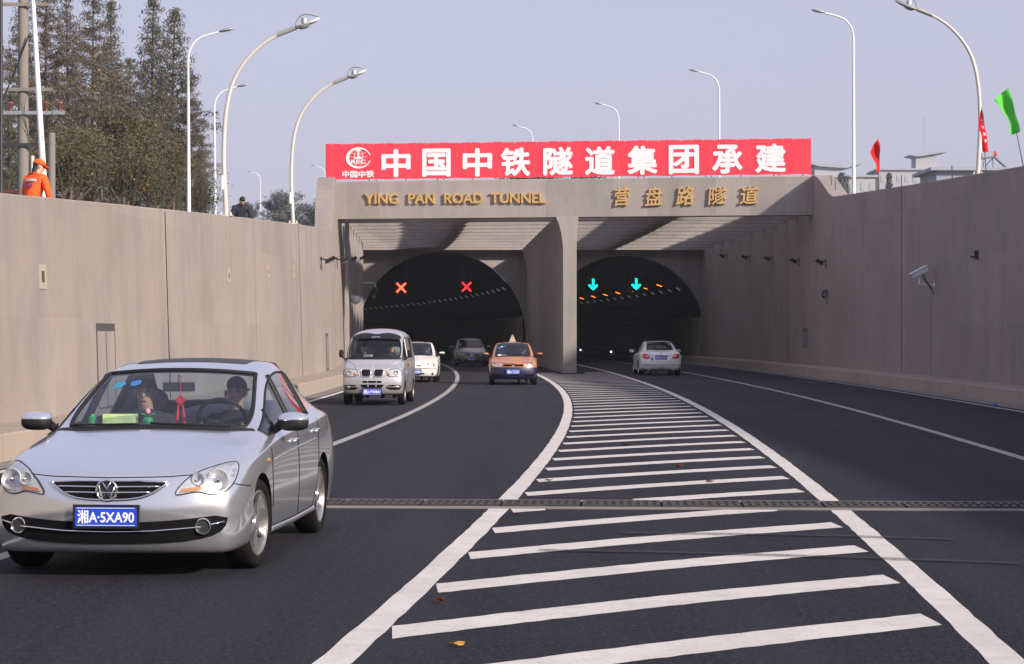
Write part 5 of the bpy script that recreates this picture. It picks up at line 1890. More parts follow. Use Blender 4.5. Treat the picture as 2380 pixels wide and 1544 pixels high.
# white saloon driving into the right-hand tunnel, seen from behind
PW = tweak(sedan(), lambda x, y, z: (x * .965, y * 1.05, z * .955 if z > .3 else z))
pearl = Car('car', (5.95, 86.2, 0), R(0.9), 'white saloon driving into the right tunnel arch, seen from behind with red tail lights', 'car', PW, SEDAN_CELLS, 'pearl_paint', [(.75, 1.37, .31), (-.75, 1.37, .31), (.75, -1.37, .31), (-.75, -1.37, .31)], .31, 2, SEDAN_CREASE, tyre_w=.20)
c = pearl
def tl(s):
    poly = [(s * a, b) for a, b in ((.44, .69), (.46, .83), (.58, .885), (.72, .875), (.755, .79), (.73, .70), (.60, .665))]
    h = c.patch('tail_light', poly, 'tail_red', axis='rear', off=.012, smooth_n=0, res=.05)
    c.patch('reversing_lamp', [(s * .47, .755), (s * .48, .80), (s * .60, .815), (s * .60, .765)], 'lamp_housing', axis='rear', off=.020, smooth_n=0, res=.06, parent=h, thick=.006)
    e, m = c.disc('exhaust_pipe', s * .48, .27, .05, 'chrome', axis='rear', off=.04, prof=[(.042, -.10), (.05, -.06), (.05, .02), (.042, .02), (.038, -.06), (.001, -.06)], tilt=False)
    c.mirror(s * .97, .62, .97, .21, .125, 'pearl_paint')
    ax = 'right' if s > 0 else 'left'
    c.line('panel_gap', [(.96, .40), (.96, .83)], axis=ax, r=.004, step=.08)
    c.line('panel_gap', [(-.15, .26), (-.16, .88)], axis=ax, r=.004, step=.08)
    c.line('panel_gap', [(-.85, .26), (-1.15, .60), (-1.2, .90)], axis=ax, r=.004, step=.08)
    c.line('door_pillar', [(-.18, .92), (-.18, 1.31)], 'black_plastic', axis=ax, r=.03, off=-.012, step=.08)
    c.line('door_handle', [(.10, .80), (-.07, .80)], 'chrome', axis=ax, r=.014, off=.016, step=.08)
    c.line('door_handle', [(-.88, .82), (-1.05, .82)], 'chrome', axis=ax, r=.014, off=.016, step=.08)
sym(tl)
c.line('boot_strip', [(-.36, .815), (0, .825), (.36, .815)], 'chrome', axis='rear', r=.014, off=.012)
c.plate('湘A·DW276', .73, axis='rear', off=.02)
c.line('panel_gap', [(-.42, .92), (-.40, .66), (-.36, .56), (0, .545), (.36, .56), (.40, .66), (.42, .92)], axis='rear', r=.004)
c.line('bumper_crease', [(-.74, .435), (0, .425), (.74, .435)], 'black_plastic', axis='rear', r=.006, off=.002)
c.patch('bumper_reflector', [(-.075, .29), (.075, .29), (.065, .325), (-.065, .325)], 'tail_red', axis='rear', off=.008, smooth_n=0, res=.06)
c.patch('rear_valance', [(-.68, .20), (.68, .20), (.62, .235), (-.62, .235)], 'black_plastic', axis='rear', off=.006, smooth_n=0, res=.08)
c.disc('badge', 0, .89, .04, 'chrome', axis='rear', off=.012, prof=[(.04, -.01), (.04, .004), (.03, .004), (.001, 0)], tilt=False)
c.disc('boot_sticker', -.36, .665, .05, 'sticker_blue', axis='rear', off=.008, prof=[(.001, 0), (.05, 0), (.05, -.01)])
c.dash(.88, .44, .94, .66)
c.seats([(-.35, -.28, .48, .58), (.35, -.28, .48, .58)])
mb = MB(); mb.box((0, -1.22, .42), (1.2, .5, .2)); mb.ellipsoid((0, -1.40, .70), (.60, .12, .33), 16, 10)
part('rear_seat', mb.mesh('rear_seat', 'seat_grey', True, 40), c.root)
person(in_car(pearl, -.34, -.26, -.06), R(.9), 'driver inside the white saloon entering the right tunnel', 'sit', 'dark_cloth', bend=-.16)
# ------------------------------------------------------------------ lamps
def arc_lamp_parts():
    pole = [(0, 0, 0), (-.03, 0, .61), (-.06, 0, 1.21), (-.055, 0, 1.82), (-.015, 0, 2.42), (.09, 0, 2.98), (.27, 0, 3.40), (.55, 0, 3.77), (.89, 0, 4.08), (1.27, 0, 4.29)]
    pole = chaikin(pole, 2, False)
    mb = MB(); n = len(pole)
    mb.tube(pole, [lerp(.058, .036, i / (n - 1)) for i in range(n)], 14)
    pm = mb.mesh('pole', 'cream_pole', True, 40)
    mb = MB(); mb.box((.04, 0, .012), (.22, .22, .024))
    for s in (-1, 1):
        for t in (-1, 1): mb.tube([(s * .11, t * .08, .02), (s * .11, t * .08, .09)], .014, 6)
        mb.prism([(s * .08, .024), (s * .14, .024), (s * .08, .14)], lambda a, b, d: Vector((a, d, b)), -.006, .006)
    base = mb.mesh('base_plate', 'cream_pole')
    mb = MB(); mb.tube([(-.085, -.07, .62), (-.085, -.07, .95)], .035, 8)
    door = mb.mesh('fuse_box', 'white_pole', True, 40)
    d = Vector((.89, 0, .35)).normalized(); u = Vector((-d.z, 0, d.x))
    o = Vector((1.27, 0, 4.29))
    def q(a, b, c=0): return o + d * a + u * b + Vector((0, c, 0))
    mb = MB(); mb.tube([q(-.06, 0), q(.36, 0)], .058, 12); mb.tube([q(.34, 0), q(.50, -.005)], [.05, .03], 10)
    brk = mb.mesh('bracket', 'lamp_grey', True, 40)
    mb = MB()
    out = []
    for t in frange(0, 1, 18):
        w = .15 * math.sin(PI * min(1, t * 1.02)) ** .6 * (1 - .35 * t) + .004
        out.append((.36 + .64 * t, w))
    poly = out + [(a, -b) for a, b in reversed(out)]
    mb.prism(poly, lambda a, b, dd: q(a, dd - .05 * math.sin(PI * (a - .36) / .64) * .4, b), -.025, .025)
    mb.ellipsoid(q(.60, -.045), (.15, .10, .055), 14, 8, Matrix.Rotation(-math.atan2(d.z, d.x), 4, 'Y'))
    head = mb.mesh('lamp_head', 'lamp_grey', True, 35)
    mb = MB()
    for s in (-1, 1):
        mb.tube([q(.40 + .62 * t, .20 * math.sin(PI * t ** .75) + .02, s * .05 * math.sin(PI * t)) for t in frange(0, 1, 16)], .012, 6)
    hoop = mb.mesh('hoop', 'lamp_grey', True)
    mb = MB(); mb.lathe([(.001, .0), (.075, .0), (.078, .10), (.06, .125), (.001, .13)], 16, Matrix.Translation(q(.62, .02)))
    drum = mb.mesh('drum', 'galvanised', True, 40)
    mb = MB(); mb.ellipsoid(q(.60, -.092), (.10, .07, .025), 12, 6, Matrix.Rotation(-math.atan2(d.z, d.x), 4, 'Y'))
    lens = mb.mesh('lens', 'lens_glass', True)
    return pm, base, door, brk, head, hoop, drum, lens
def arc_lamp(loc, rz, label):
    r = empty('street_lamp', loc, rz, label, 'street lamp', 'arched cream lamps standing on the retaining walls')
    pm, base, door, brk, head, hoop, drum, lens = ARC
    for n, m in (('pole', pm), ('base_plate', base), ('fuse_box', door), ('bracket', brk)): part(n, m, r)
    h = part('lamp_head', head, r)
    for n, m in (('hoop', hoop), ('drum', drum), ('lens', lens)): part(n, m, h)
    return r
ARC = arc_lamp_parts()
def wall_top(u, side):
    return (wallL(u) - .03 * topL(u) - .11, u * K, topL(u)) if side < 0 else (wallR(u) + .35, u * K, topR(u))
arc_lamp(wall_top(45.6, -1), 0, 'arched cream lamp on the left wall beside the man in navy')
arc_lamp(wall_top(58.6, -1), 0, 'arched cream lamp on the left wall top, closest to the portal')
arc_lamp(wall_top(54.9, 1), PI, 'arched cream lamp on the right wall top, rising beside a red flag').scale = (1.06, 1.06, 1.065)

def tall_lamp_parts():
    path = [(0, 0, 0), (0, 0, 4), (0, 0, 8.3), (.02, 0, 8.62), (.12, 0, 8.95), (.36, 0, 9.26), (.72, 0, 9.44), (1.36, 0, 9.60)]
    p = [Vector(path[0]), Vector(path[1])] + chaikin(path[2:], 2, False)
    n = len(p)
    mb = MB(); mb.tube(p, [lerp(.10, .045, min(1, v.z / 8.6)) for v in p], 12)
    pm = mb.mesh('pole', 'white_pole', True, 40)
    mb = MB(); mb.lathe([(.001, 0), (.16, 0), (.16, .03), (.12, .06), (.115, .9), (.10, .95)], 14)
    bm = mb.mesh('base', 'white_pole', True, 40)
    mb = MB(); mb.ellipsoid((1.68, 0, 9.68), (.34, .15, .085), 16, 10, Matrix.Rotation(-.2, 4, 'Y'), lambda q: Vector((q.x, q.y * (1 - .4 * q.x), q.z if q.z > 0 else q.z * .6)))
    hm_ = mb.mesh('lamp_head', 'galvanised', True)
    mb = MB(); mb.ellipsoid((1.72, 0, 9.645), (.22, .11, .04), 12, 6, Matrix.Rotation(-.2, 4, 'Y'))
    lm = mb.mesh('lens', 'lens_glass', True)
    return pm, bm, hm_, lm
TALL = tall_lamp_parts()
def tall_lamp(x, y, z, rz, label, roll=0.0):
    r = empty('street_lamp', (x, y, z), rz, label, 'street lamp', 'tall white street lamps along the roads above the tunnel')
    r.rotation_euler = (0, roll, rz)
    part('pole', TALL[0], r); part('base', TALL[1], r)
    h = part('lamp_head', TALL[2], r); part('lens', TALL[3], h)
tall_lamp(-12.7, 57, 4.4, 0, 'tall white lamp pole leaning in front of the utility pole, its head out of view', R(-3.4))
tall_lamp(-14.15, 91.5, 5.3, 0, 'tall white street lamp beside the conifers, its head reaching right', R(-.3))
tall_lamp(-17.6, 124, 6.75, 0, 'tall white street lamp behind the arched cream lamp, head reaching right', R(-.5))
tall_lamp(16.2, 99, 7.3, PI, 'tall white street lamp to the right of the banner, head reaching left')
tall_lamp(13.8, 139, 9.55, PI, 'tall white street lamp rising behind the right end of the banner')
tall_lamp(8.7, 170, 10.8, PI, 'tall white street lamp rising behind the middle of the banner, second shortest there')
tall_lamp(2.05, 206, 12.6, PI, 'white street lamp whose head just clears the banner')
tall_lamp(-26.3, 294, 15.8, PI, 'far white street lamp just left of the banner')
tall_lamp(-38.9, 323, 17.2, PI, 'far white street lamp above the hazy shrubs')

# ------------------------------------------------------------------ utility poles
up = empty('utility_pole', (-19.9, 85, 5.2), 0, 'round concrete utility pole with three crossarms and brown insulators', 'utility pole')
mb = MB(); mb.tube([(0, 0, -1), (0, 0, 8), (0, 0, 17)], [.24, .21, .17], 16); mb.build('pole', 'concrete_joint', up, True)
def crossarm(z, x0, x1, mat, ins=()):
    mb = MB(); mb.box(((x0 + x1) / 2, -.26, z), (x1 - x0, .07, .14)); a = mb.build('crossarm', mat, up)
    for x in ins:
        mb = MB(); mb.lathe([(.05, 0), (.05, .10), (.12, .14), (.06, .18), (.12, .22), (.06, .26), (.13, .30), (.10, .36), (.001, .38)], 12, Matrix.Translation((x, -.26, z + .07)))
        mb.build('insulator', 'insulator_brown', a, True)
simple('insulator_brown', (0.22, 0.075, 0.045), .35, coat=.5)
crossarm(9.85, -1.8, 1.15, 'concrete_joint')
crossarm(6.40, -1.3, 1.25, 'concrete_joint')
crossarm(5.45, -1.4, 1.75, 'galvanised', (-1.15, -.45, .72, 1.0, 1.55))
crossarm(4.15, -1.2, 1.3, 'dark_metal')
tag(None or (lambda m: m.build('overhead_wire', 'black_plastic'))(MB().tube([(-19.6 + .6 * t - 4 * t, 84.7, 13.8 - 2.2 * math.sin(t * 2.2) - 4.0 * t) for t in frange(0, 1, 14)], .03, 5)), 'dark cable sagging beside the concrete utility pole', 'cable')
mb = MB(); mb.tube([(0, 0, -1), (0, 0, 2.6)], [.11, .10], 14); mb.lathe([(.102, 2.30), (.108, 2.30), (.108, 2.36), (.102, 2.36)], 14)
tag(mb.build('concrete_post', 'concrete_joint', None, True, loc=(-12.35, 56, 4.45)), 'short round concrete post beside the worker in orange', 'post')
mb = MB(); mb.tube([(0, 0, -1), (0, 0, 13)], [.07, .05], 10)
tag(mb.build('steel_pole', 'dark_metal', None, True, loc=(-17.13, 70, 4.6)), 'thin dark steel pole at the left edge beyond the wall', 'pole')
mb = MB(); mb.tube([(0, 0, -1.2), (0, 0, .75)], .10, 10); mb.tube([(0, 0, .75), (0, 0, 1.4)], .04, 8)
tag(mb.build('marker_post', 'cream_pole', None, True, loc=(-10.22, 44.5, 4.05)), 'pale marker post beside the sapling behind the wall', 'post')
fence = empty('site_fence', (-19.6, 72, 4.4), 0, 'dark panel fence with a dark red rail behind the left wall', 'fence')
simple('fence_blue', (0.030, 0.034, 0.05), .8, var=.3, scale=1.5); simple('fence_red', (0.10, 0.02, 0.02), .8)
mb = MB(); mb.box((0, 0, 1.0), (5, .08, 2.2)); mb.build('panel', 'fence_blue', fence)
mb = MB(); mb.box((0, -.01, 2.17), (5.1, .14, .14)); mb.build('rail', 'fence_red', fence)
for k in range(4):
    mb = MB(); mb.box((-2.4 + 1.6 * k, -.06, 1.0), (.08, .06, 2.3)); mb.build('post', 'dark_metal', fence)
# pile of cut canes by the post
mb = MB()
rr = random.Random(4)
for k in range(9):
    mb.tube([(-11.9 + .04 * k, 55 + .1 * k, 4.75 - .03 * k), (-10.6 + .16 * rr.random(), 54.6, 4.25 + .03 * k * rr.random())], .018, 5)
tag(mb.build('cane_bundle', 'galvanised'), 'bundle of pale canes leaning from the concrete post onto the wall', 'canes')

# ------------------------------------------------------------------ people on the wall
person((-8.30, 36.0, 3.02), R(-28), 'worker in an orange jacket and cap standing with back turned behind the left wall', 'stand', 'orange_cloth', 'orange_cloth', bend=.30, head_yaw=.75, cap=True, hair_long=True, tape=True, scale=.965,
       arms={-1: ((-.30, .12, .22), (-.24, .30, .02)), 1: ((.31, .05, .20), (.26, .26, -.02))})
person((-7.28, 55.6, 3.76), R(180 + 28), 'man in navy with short black hair looking down over the left wall', 'stand', 'navy_cloth', bend=.34, head_pitch=.45, scale=.93,
       arms={-1: ((-.28, .18, .26), (-.18, .34, .10)), 1: ((.28, .18, .26), (.18, .34, .10))})

# ------------------------------------------------------------------ flags on the right wall
def flag_cloth(pts, mat, ox, seed):
    pass
def flag(x, base_y, top_y, outline, mat, label, lean=0.0, u=None, letters=None):
    uu, b = on_wall(x, base_y, True, -.35)
    s = F / (uu * K)
    b.z = topR(uu) - .02
    h = (base_y - top_y) / s
    r = empty('flag', b, 0, label, 'flag', 'small flags on thin staffs along the right wall')
    mb = MB(); mb.tube([(0, 0, 0), (-lean * h, 0, h)], [.014, .008], 6); mb.build('staff', 'dark_metal', r, True)
    pl = [((px - x) / s, (base_y - py) / s) for px, py in outline]
    zs = [p[1] for p in pl]
    rr = random.Random(int(x))
    ph = rr.random() * 6
    n = len(pl)
    # cloth: filled outline with folds in depth
    res = .06
    bd = []
    for i in range(n):
        a, c = Vector(pl[i]), Vector(pl[(i + 1) % n])
        k = max(1, int((c - a).length / res))
        bd += [a.lerp(c, t / k) for t in range(k)]
    inn = []
    x0, x1 = min(p.x for p in bd), max(p.x for p in bd); z0, z1 = min(p.y for p in bd), max(p.y for p in bd)
    def inside(p):
        c = False
        for i in range(len(bd)):
            a, d = bd[i], bd[(i + 1) % len(bd)]
            if (a.y > p.y) != (d.y > p.y) and p.x < (d.x - a.x) * (p.y - a.y) / (d.y - a.y) + a.x: c = not c
        return c
    for i in range(1, int((x1 - x0) / res) + 1):
        for j in range(1, int((z1 - z0) / res) + 1):
            p = Vector((x0 + i * res, z0 + j * res))
            if inside(p) and min((p - q).length for q in bd) > .03: inn.append(p)
    rcd = delaunay_2d_cdt(bd + inn, [], [list(range(len(bd)))], 1, 1e-6)
    def fold(p): return .07 * math.sin(p.x * 16 + p.y * 5 + ph) + .04 * math.sin(p.y * 9 + ph) - .012
    vs = [(p.x, fold(p), p.y) for p in rcd[0]]
    mb = MB(); nv = len(vs)
    mb.add(vs + [(a, b_ + .004, c) for a, b_, c in vs], [tuple(f) for f in rcd[2]] + [tuple(reversed([q + nv for q in f])) for f in rcd[2]])
    cl = mb.build('cloth', mat, r, True, 60, fix=False)
    if letters:
        t = MB()
        for ch, cx, cz, sz in letters:
            t2 = MB(); text_mb(t2, ch, sz, sz, Matrix.Identity(4), .004, 0)
            ax, az = (cx - x) / s, (base_y - cz) / s
            t.add([(ax + p[0], fold(Vector((ax + p[0], az + p[1]))) - .012 - p[2], az + p[1]) for p in t2.v], t2.f)
        t.build('lettering', 'banner_white', cl)
    return r
def cloth_mat(name, col):
    n = N(name)
    f = n.noise(3, 2, obj=True)
    c = n.mix(f, tuple(v * .85 for v in col), col)
    b = n.bsdf(c, .7, 0, .2)
    tl = n.node('ShaderNodeBsdfTranslucent'); n.link(c, tl.inputs[0])
    mx = n.node('ShaderNodeMixShader'); mx.inputs[0].default_value = .35
    n.link(b.outputs[0], mx.inputs[1]); n.link(tl.outputs[0], mx.inputs[2]); n.link(mx.outputs[0], n.out.inputs[0])
cloth_mat('flag_red', (0.85, 0.035, 0.03)); cloth_mat('flag_green', (0.17, 0.78, 0.12)); cloth_mat('flag_dark_red', (0.72, 0.012, 0.03))
flag(2043, 441, 316, [(2040, 318), (2044, 333), (2045, 395), (2036, 396), (2034, 375), (2028, 366), (2021, 350), (2026, 338)], 'flag_red', 'red flag alone on a thin staff between the banner and the arched lamp', lean=.02)
flag(2292, 398, 240, [(2281, 243), (2286, 262), (2293, 300), (2297, 345), (2284, 345), (2281, 330), (2277, 300), (2273, 292), (2274, 270)], 'flag_dark_red', 'dark red flag with white characters hanging against the arched lamp pole', lean=.07,
     letters=[('中', 2283.5, 270, .085), ('铁', 2285, 287, .085), ('隧', 2287, 303, .085), ('道', 2288.5, 319, .085)])
flag(2379, 396, 208, [(2342, 209), (2348, 228), (2362, 280), (2369, 311), (2352, 317), (2346, 316), (2346, 285), (2334, 267), (2320, 250), (2308, 238), (2322, 224)], 'flag_green', 'bright green flag on a leaning staff at the right end of the wall', lean=.20)

# ------------------------------------------------------------------ fittings on the walls
def floodlight(x, y, right, label, size=.30):
    sg = 1 if right else -1
    u, p = on_wall(x, y, right, .22)
    r = empty('floodlight', p, 0, label, 'floodlight', 'floodlights in a row along the ' + ('right' if right else 'left') + ' wall')
    mb = MB(); mb.tube([(sg * .24, .05, .06), (sg * .05, .02, .0)], .028, 6); mb.box((sg * .23, .05, .05), (.03, .18, .14)); mb.tube([(sg * .22, .08, .05), (sg * .20, .08, -.25)], .012, 5); mb.build('bracket', 'dark_metal', r)
    mb = MB(); mb.box((-sg * .05, -.02, -.02), (.34, .28, .13), Matrix.Rotation(sg * .5, 3, 'Y') , .8); mb.build('housing', 'black_plastic', r)
    mb = MB(); mb.box((-sg * .09, -.02, -.098), (.24, .22, .012), Matrix.Rotation(sg * .5, 3, 'Y')); mb.build('lens', 'galvanised', r)
for k, (x, y, lb) in enumerate(((1680, 594, 'farthest floodlight on the right wall, closest to the tunnel arch'), (1732, 597, 'fourth floodlight from the camera end on the right wall'), (1786, 600, 'middle floodlight of the five on the right wall'), (1846, 605, 'floodlight on the right wall just past the first narrow joint'), (1907, 608, 'floodlight on the right wall nearest to the camera'))):
    floodlight(x, y, True, lb)
for k, (x, y, lb) in enumerate(((790, 605, 'floodlight on the left wall nearest to the camera'), (809, 605, 'second floodlight from the camera on the left wall'), (821, 603, 'third floodlight from the camera on the left wall'), (829, 600, 'farthest floodlight on the left wall, closest to the arch'))):
    u0 = (66.5, 79, 92, 103)[k]
    sg = -1
    p = Vector((wallL(u0) + .12, u0 * K, 1.63 + (779 - y) * u0 * K / F))
    r = empty('floodlight', p, 0, lb, 'floodlight', 'floodlights in a row along the left wall')
    mb = MB(); mb.tube([(-.24, .05, .06), (.05, .02, .0)], .03, 6); mb.box((-.20, .05, .05), (.03, .18, .14)); mb.tube([(-.20, .08, .05), (-.18, .08, -.35)], .014, 5); mb.build('bracket', 'dark_metal', r)
    mb = MB(); mb.box((.12, -.02, .02), (.42, .26, .12), Matrix.Rotation(-.45, 3, 'Y'), .8); mb.build('housing', 'black_plastic', r)
    mb = MB(); mb.box((.15, -.02, -.07), (.26, .20, .012), Matrix.Rotation(-.45, 3, 'Y')); mb.build('lens', 'galvanised', r)
# surveillance camera
u, p = on_wall(2138, 634, True, .45)
r = empty('surveillance_camera', p, 0, 'white surveillance camera on a wall bracket on the right wall', 'camera')
Rm = Matrix.Rotation(R(8), 4, 'Z') @ Matrix.Rotation(R(-27), 4, 'Y')
mb = MB(); mb.box((0, 0, .02), (.52, .17, .15)); mb.box((-.02, 0, .105), (.60, .21, .02)); mb.v = [Rm @ Vector(q) for q in mb.v]; mb.build('housing', 'white_pole', r)
mb = MB(); mb.box((.265, 0, .02), (.012, .15, .13)); mb.v = [Rm @ Vector(q) for q in mb.v]; mb.build('end_cap', 'black_plastic', r)
mb = MB(); mb.tube([(-.02, 0, -.06), (-.02, 0, -.36)], .032, 8); mb.tube([(-.02, 0, -.36), (.44, 0, -.38)], .022, 8); mb.box((.43, 0, -.38), (.03, .12, .14)); mb.build('bracket', 'white_pole', r, True)
mb = MB()
for d in (0, .05): mb.tube([(.06 + d, -.02, -.03), (.10 + d, -.03, -.20), (.24 + d, -.03, -.38), (.38, 0, -.55), (.41, .02, -.68)], .014, 6)
mb.build('cable', 'black_plastic', r, True)
# horn loudspeaker and its cable
u, p = on_wall(1915, 685, True, .16)
r = empty('horn_speaker', p, 0, 'round grey horn loudspeaker on the right wall below the floodlights', 'loudspeaker')
Mh = Matrix.Rotation(R(90), 4, 'X') @ Matrix.Rotation(R(25), 4, 'Y')
mb = MB(); mb.lathe([(.21, .10), (.20, .11), (.12, -.02), (.07, -.10), (.06, -.18), (.001, -.18)], 20, Mh); mb.build('horn', 'lamp_grey', r, True)
mb = MB(); mb.lathe([(.001, .05), (.06, .03), (.07, -.03), (.03, -.08)], 14, Mh); mb.build('centre', 'cream_pole', r, True)
mb = MB(); mb.tube([(.08, .05, -.05), (.11, .05, -.30), (.14, .05, -.42)], .014, 5); mb.tube([(.05, .10, 0), (.17, .12, 0)], .03, 6); mb.build('bracket', 'dark_metal', r)
# white loudspeaker on the left side of the portal
p = P(820, 698, 98); p.x = wallL(98 / K) + .35
r = empty('wall_speaker', p, 0, 'round white loudspeaker on the left wall inside the portal', 'loudspeaker')
mb = MB(); mb.ellipsoid((.06, -.05, 0), (.22, .20, .20), 16, 12); mb.build('body', 'white_pole', r, True)
mb = MB(); mb.tube([(-.36, .1, -.05), (.0, .02, -.03)], .04, 6); mb.tube([(-.25, .1, -.05), (-.22, .1, -.6)], .02, 5); mb.build('bracket', 'dark_metal', r)
# overhead arm with a small sensor at the left arch
r = empty('sensor_arm', P(830, 658, 125), 0, 'thin white arm reaching from the left wall to a cluster of sensors in the arch', 'sensor arm')
mb = MB(); mb.tube([(-.4, 0, 0), (.95, 0, 0), (1.1, 0, -.12), (1.12, 0, -.3)], .05, 6); mb.build('arm', 'white_pole', r, True)
mb = MB(); mb.box((1.15, 0, -.42), (.20, .2, .3)); mb.box((1.0, .2, -.75), (.16, .2, .3)); mb.build('sensor', 'dark_metal', r)
# small fixing higher on the right wall
u, p = on_wall(2268, 593, True, .05)
mb = MB(); mb.box((0, 0, 0), (.10, .16, .24)); mb.tube([(-.02, 0, -.05), (-.16, -.02, -.06)], .03, 6)
tag(mb.build('wall_fixing', 'dark_metal', loc=p), 'small dark fixing high on the right wall past the surveillance camera', 'fixing')
# conduit under the camera
mb = MB(); u, p = on_wall(2163, 700, True, .0)
zt = 1.63 + (779 - 672) * u * K / F
mb.tube([(wallR(u) - .015, u * K, .38), (wallR(u) - .015, u * K, zt)], .02, 6)
tag(mb.build('conduit', 'lamp_grey'), 'thin grey conduit running down the right wall below the surveillance camera', 'conduit')
# reinforcing-bar stubs along the right wall top
bs = MB(); bs.tube([(0, 0, -.03), (0, 0, .42)], .016, 5)
bme = bs.mesh('bar_stub', 'dark_metal')
for x, nm in ((1941, 'bar stub on the sunlit slope beside the banner end, lower one'), (1932, 'thicker bar stub on the sunlit slope beside the banner end'), (2095, 'bar stub on the right wall above the long joint'), (2152, 'bar stub on the right wall between the joint and the arched lamp'), (2213, 'bar stub on the right wall closest to the arched lamp')):
    uu, p = on_wall(x, 450, True, -.35)
    o = bpy.data.objects.new('bar_stub', bme); COL.objects.link(o)
    zz = wall_prof(1)(uu)[2][2]
    o.location = (p.x, uu * K, zz); o.rotation_euler = (.05, (x % 7) * .02 - .06, 0)
    tag(o, nm, 'bar', 'rusty bar stubs on the right wall top')

# ------------------------------------------------------------------ lane signals and lights in the tunnels
def signal(x, y, kind, label, mat):
    Y = 130.5
    p = P(x, y, Y)
    r = empty('lane_signal', p, 0, label, 'lane signal', 'lane signals hung in the tunnel mouths')
    mb = MB(); mb.box((0, .08, 0), (.95, .14, .95)); mb.build('panel', 'gap_black', r)
    mb = MB()
    for s in (-1, 1): mb.tube([(s * .3, .1, .45), (s * .3, .1, 1.6)], .02, 5)
    mb.build('hanger', 'dark_metal', r)
    mb = MB()
    if kind == 'x':
        for a in (PI / 4, -PI / 4): mb.box((0, -.012 if a > 0 else -.008, 0), (.80, .012, .115), Matrix.Rotation(a, 3, 'Y'))
    else:
        mb.box((0, -.01, .12), (.115, .012, .42))
        for s in (-1, 1): mb.box((s * .118, -.014 - .003 * s, -.185), (.40, .012, .115), Matrix.Rotation(-s * PI / 4, 3, 'Y'))
    mb.build('cross' if kind == 'x' else 'arrow', mat, r)
signal(932.5, 669, 'x', 'bright red cross signal over the lane next to the left tunnel wall', 'signal_red')
signal(1084.5, 667, 'x', 'dimmer red cross signal over the middle of the left tunnel', 'signal_red_dim')
signal(1378.5, 661, 'a', 'green down arrow signal next to the dividing wall', 'signal_green')
signal(1478.5, 660, 'a', 'green down arrow signal in the middle of the right tunnel', 'signal_green')
lf = MB(); lf.box((0, 0, 0), (.26, .40, .06), Matrix.Rotation(.6, 3, 'Y')); lfm = lf.mesh('tunnel_light', 'fixture_glow') if 'fixture_glow' in MATS else None
simple('fixture_glow', (0.30, 0.30, 0.30), .5, emis=(.7, .75, .8), estr=.045)  # grey housing given a faint glow of its own
lfm = lf.mesh('tunnel_light', 'fixture_glow')
for k in range(14):
    u = 117.5 + 4.0 * k
    o = bpy.data.objects.new('tunnel_light', lfm); COL.objects.link(o)
    o.location = (11.5 + cR(u), u * K, 4.42)
    tag(o, 'small faintly glowing tunnel light, one of the row curving along the right tunnel', 'tunnel light', 'row of tunnel lights in the right tunnel')
for k in range(27):
    u = 117.5 + 3.5 * k
    o = bpy.data.objects.new('tunnel_light', lfm); COL.objects.link(o)
    o.location = (2.40 + cL(u), u * K, 4.44)
    tag(o, 'small faintly glowing tunnel light, one of the long row curving across the left tunnel', 'tunnel light', 'row of tunnel lights in the left tunnel')
st_ = MB(); st_.tube([(-.17, 0, .04), (.17, 0, -.08)], .02, 6); stm = st_.mesh('sodium_lamp', 'sodium')
for k in range(8):
    u = 122.5 + 7.2 * k
    o = bpy.data.objects.new('sodium_lamp', stm); COL.objects.link(o)
    o.location = (11.0 + cR(u), u * K, 4.78)
    tag(o, 'lit orange tube lamp above the row of lights in the right tunnel', 'tunnel lamp', 'lit orange lamps in the right tunnel')
sm_ = MB(); sm_.box((0, 0, 0), (.10, .06, .12)); smm = sm_.mesh('road_stud', 'stud_white')
for x, lb in ((1349, 'glowing white stud on the right tunnel kerb next to the dividing wall'), (1420, 'glowing white stud on the right tunnel kerb left of the white saloon'), (1578, 'glowing white stud on the right kerb at the right side of the white saloon')):
    u = 117.0
    for _ in range(80):
        t = (11.85 + cR(u)) * F / (x - 1190) / K
        u += .4 * (max(70, min(225, t)) - u)
    o = bpy.data.objects.new('road_stud', smm); COL.objects.link(o)
    o.location = (11.85 + cR(u), u * K, .30)
    tag(o, lb, 'road stud', 'glowing studs along the right kerb')

# ------------------------------------------------------------------ litter on the road
def leaf(x, y, mat, label, s=.05, flat=.35):
    Y = F * 1.63 / (y - 779)
    p = P(x, y, Y)
    mb = MB(); rr = random.Random(int(x * 7 + y))
    n = 9
    pts = [(s * (1 - .15 * rr.random()) * math.cos(2 * PI * k / n), s * .7 * (1 - .3 * rr.random()) * math.sin(2 * PI * k / n), .012 + flat * s * rr.random()) for k in range(n)]
    mb.add([(0, 0, .012)] + pts + [(a, b, c - .004) for a, b, c in pts] + [(0, 0, .008)], [(0, 1 + k, 1 + (k + 1) % n) for k in range(n)] + [(2 * n + 1, n + 1 + (k + 1) % n, n + 1 + k) for k in range(n)] + [(1 + k, n + 1 + k, n + 1 + (k + 1) % n, 1 + (k + 1) % n) for k in range(n)])
    tag(mb.build('fallen_leaf', mat, loc=(p.x, p.y, 0)), label, 'leaf', 'fallen leaves on the road')
leaf(1063, 1503, 'leaf_yellow', 'yellow leaf on the asphalt near the bottom of the picture', .045)
leaf(1022, 1401, 'leaf_red', 'dark red crumpled leaf beside the white line in the foreground', .04, .8)
leaf(1198, 1197, 'leaf_red', 'tiny reddish leaf just in front of the drain', .04)
leaf(1650, 1122, 'leaf_red', 'tiny reddish leaf on the hatching behind the drain', .05)
leaf(1455, 1035, 'leaf_red', 'small reddish leaf in the middle of the hatched area', .06)
leaf(1580, 1085, 'leaf_red', 'small reddish leaf between two hatch stripes, right of centre', .05)
leaf(1276, 1119, 'leaf_red', 'small reddish leaf lying on a hatch stripe near its left end', .05)
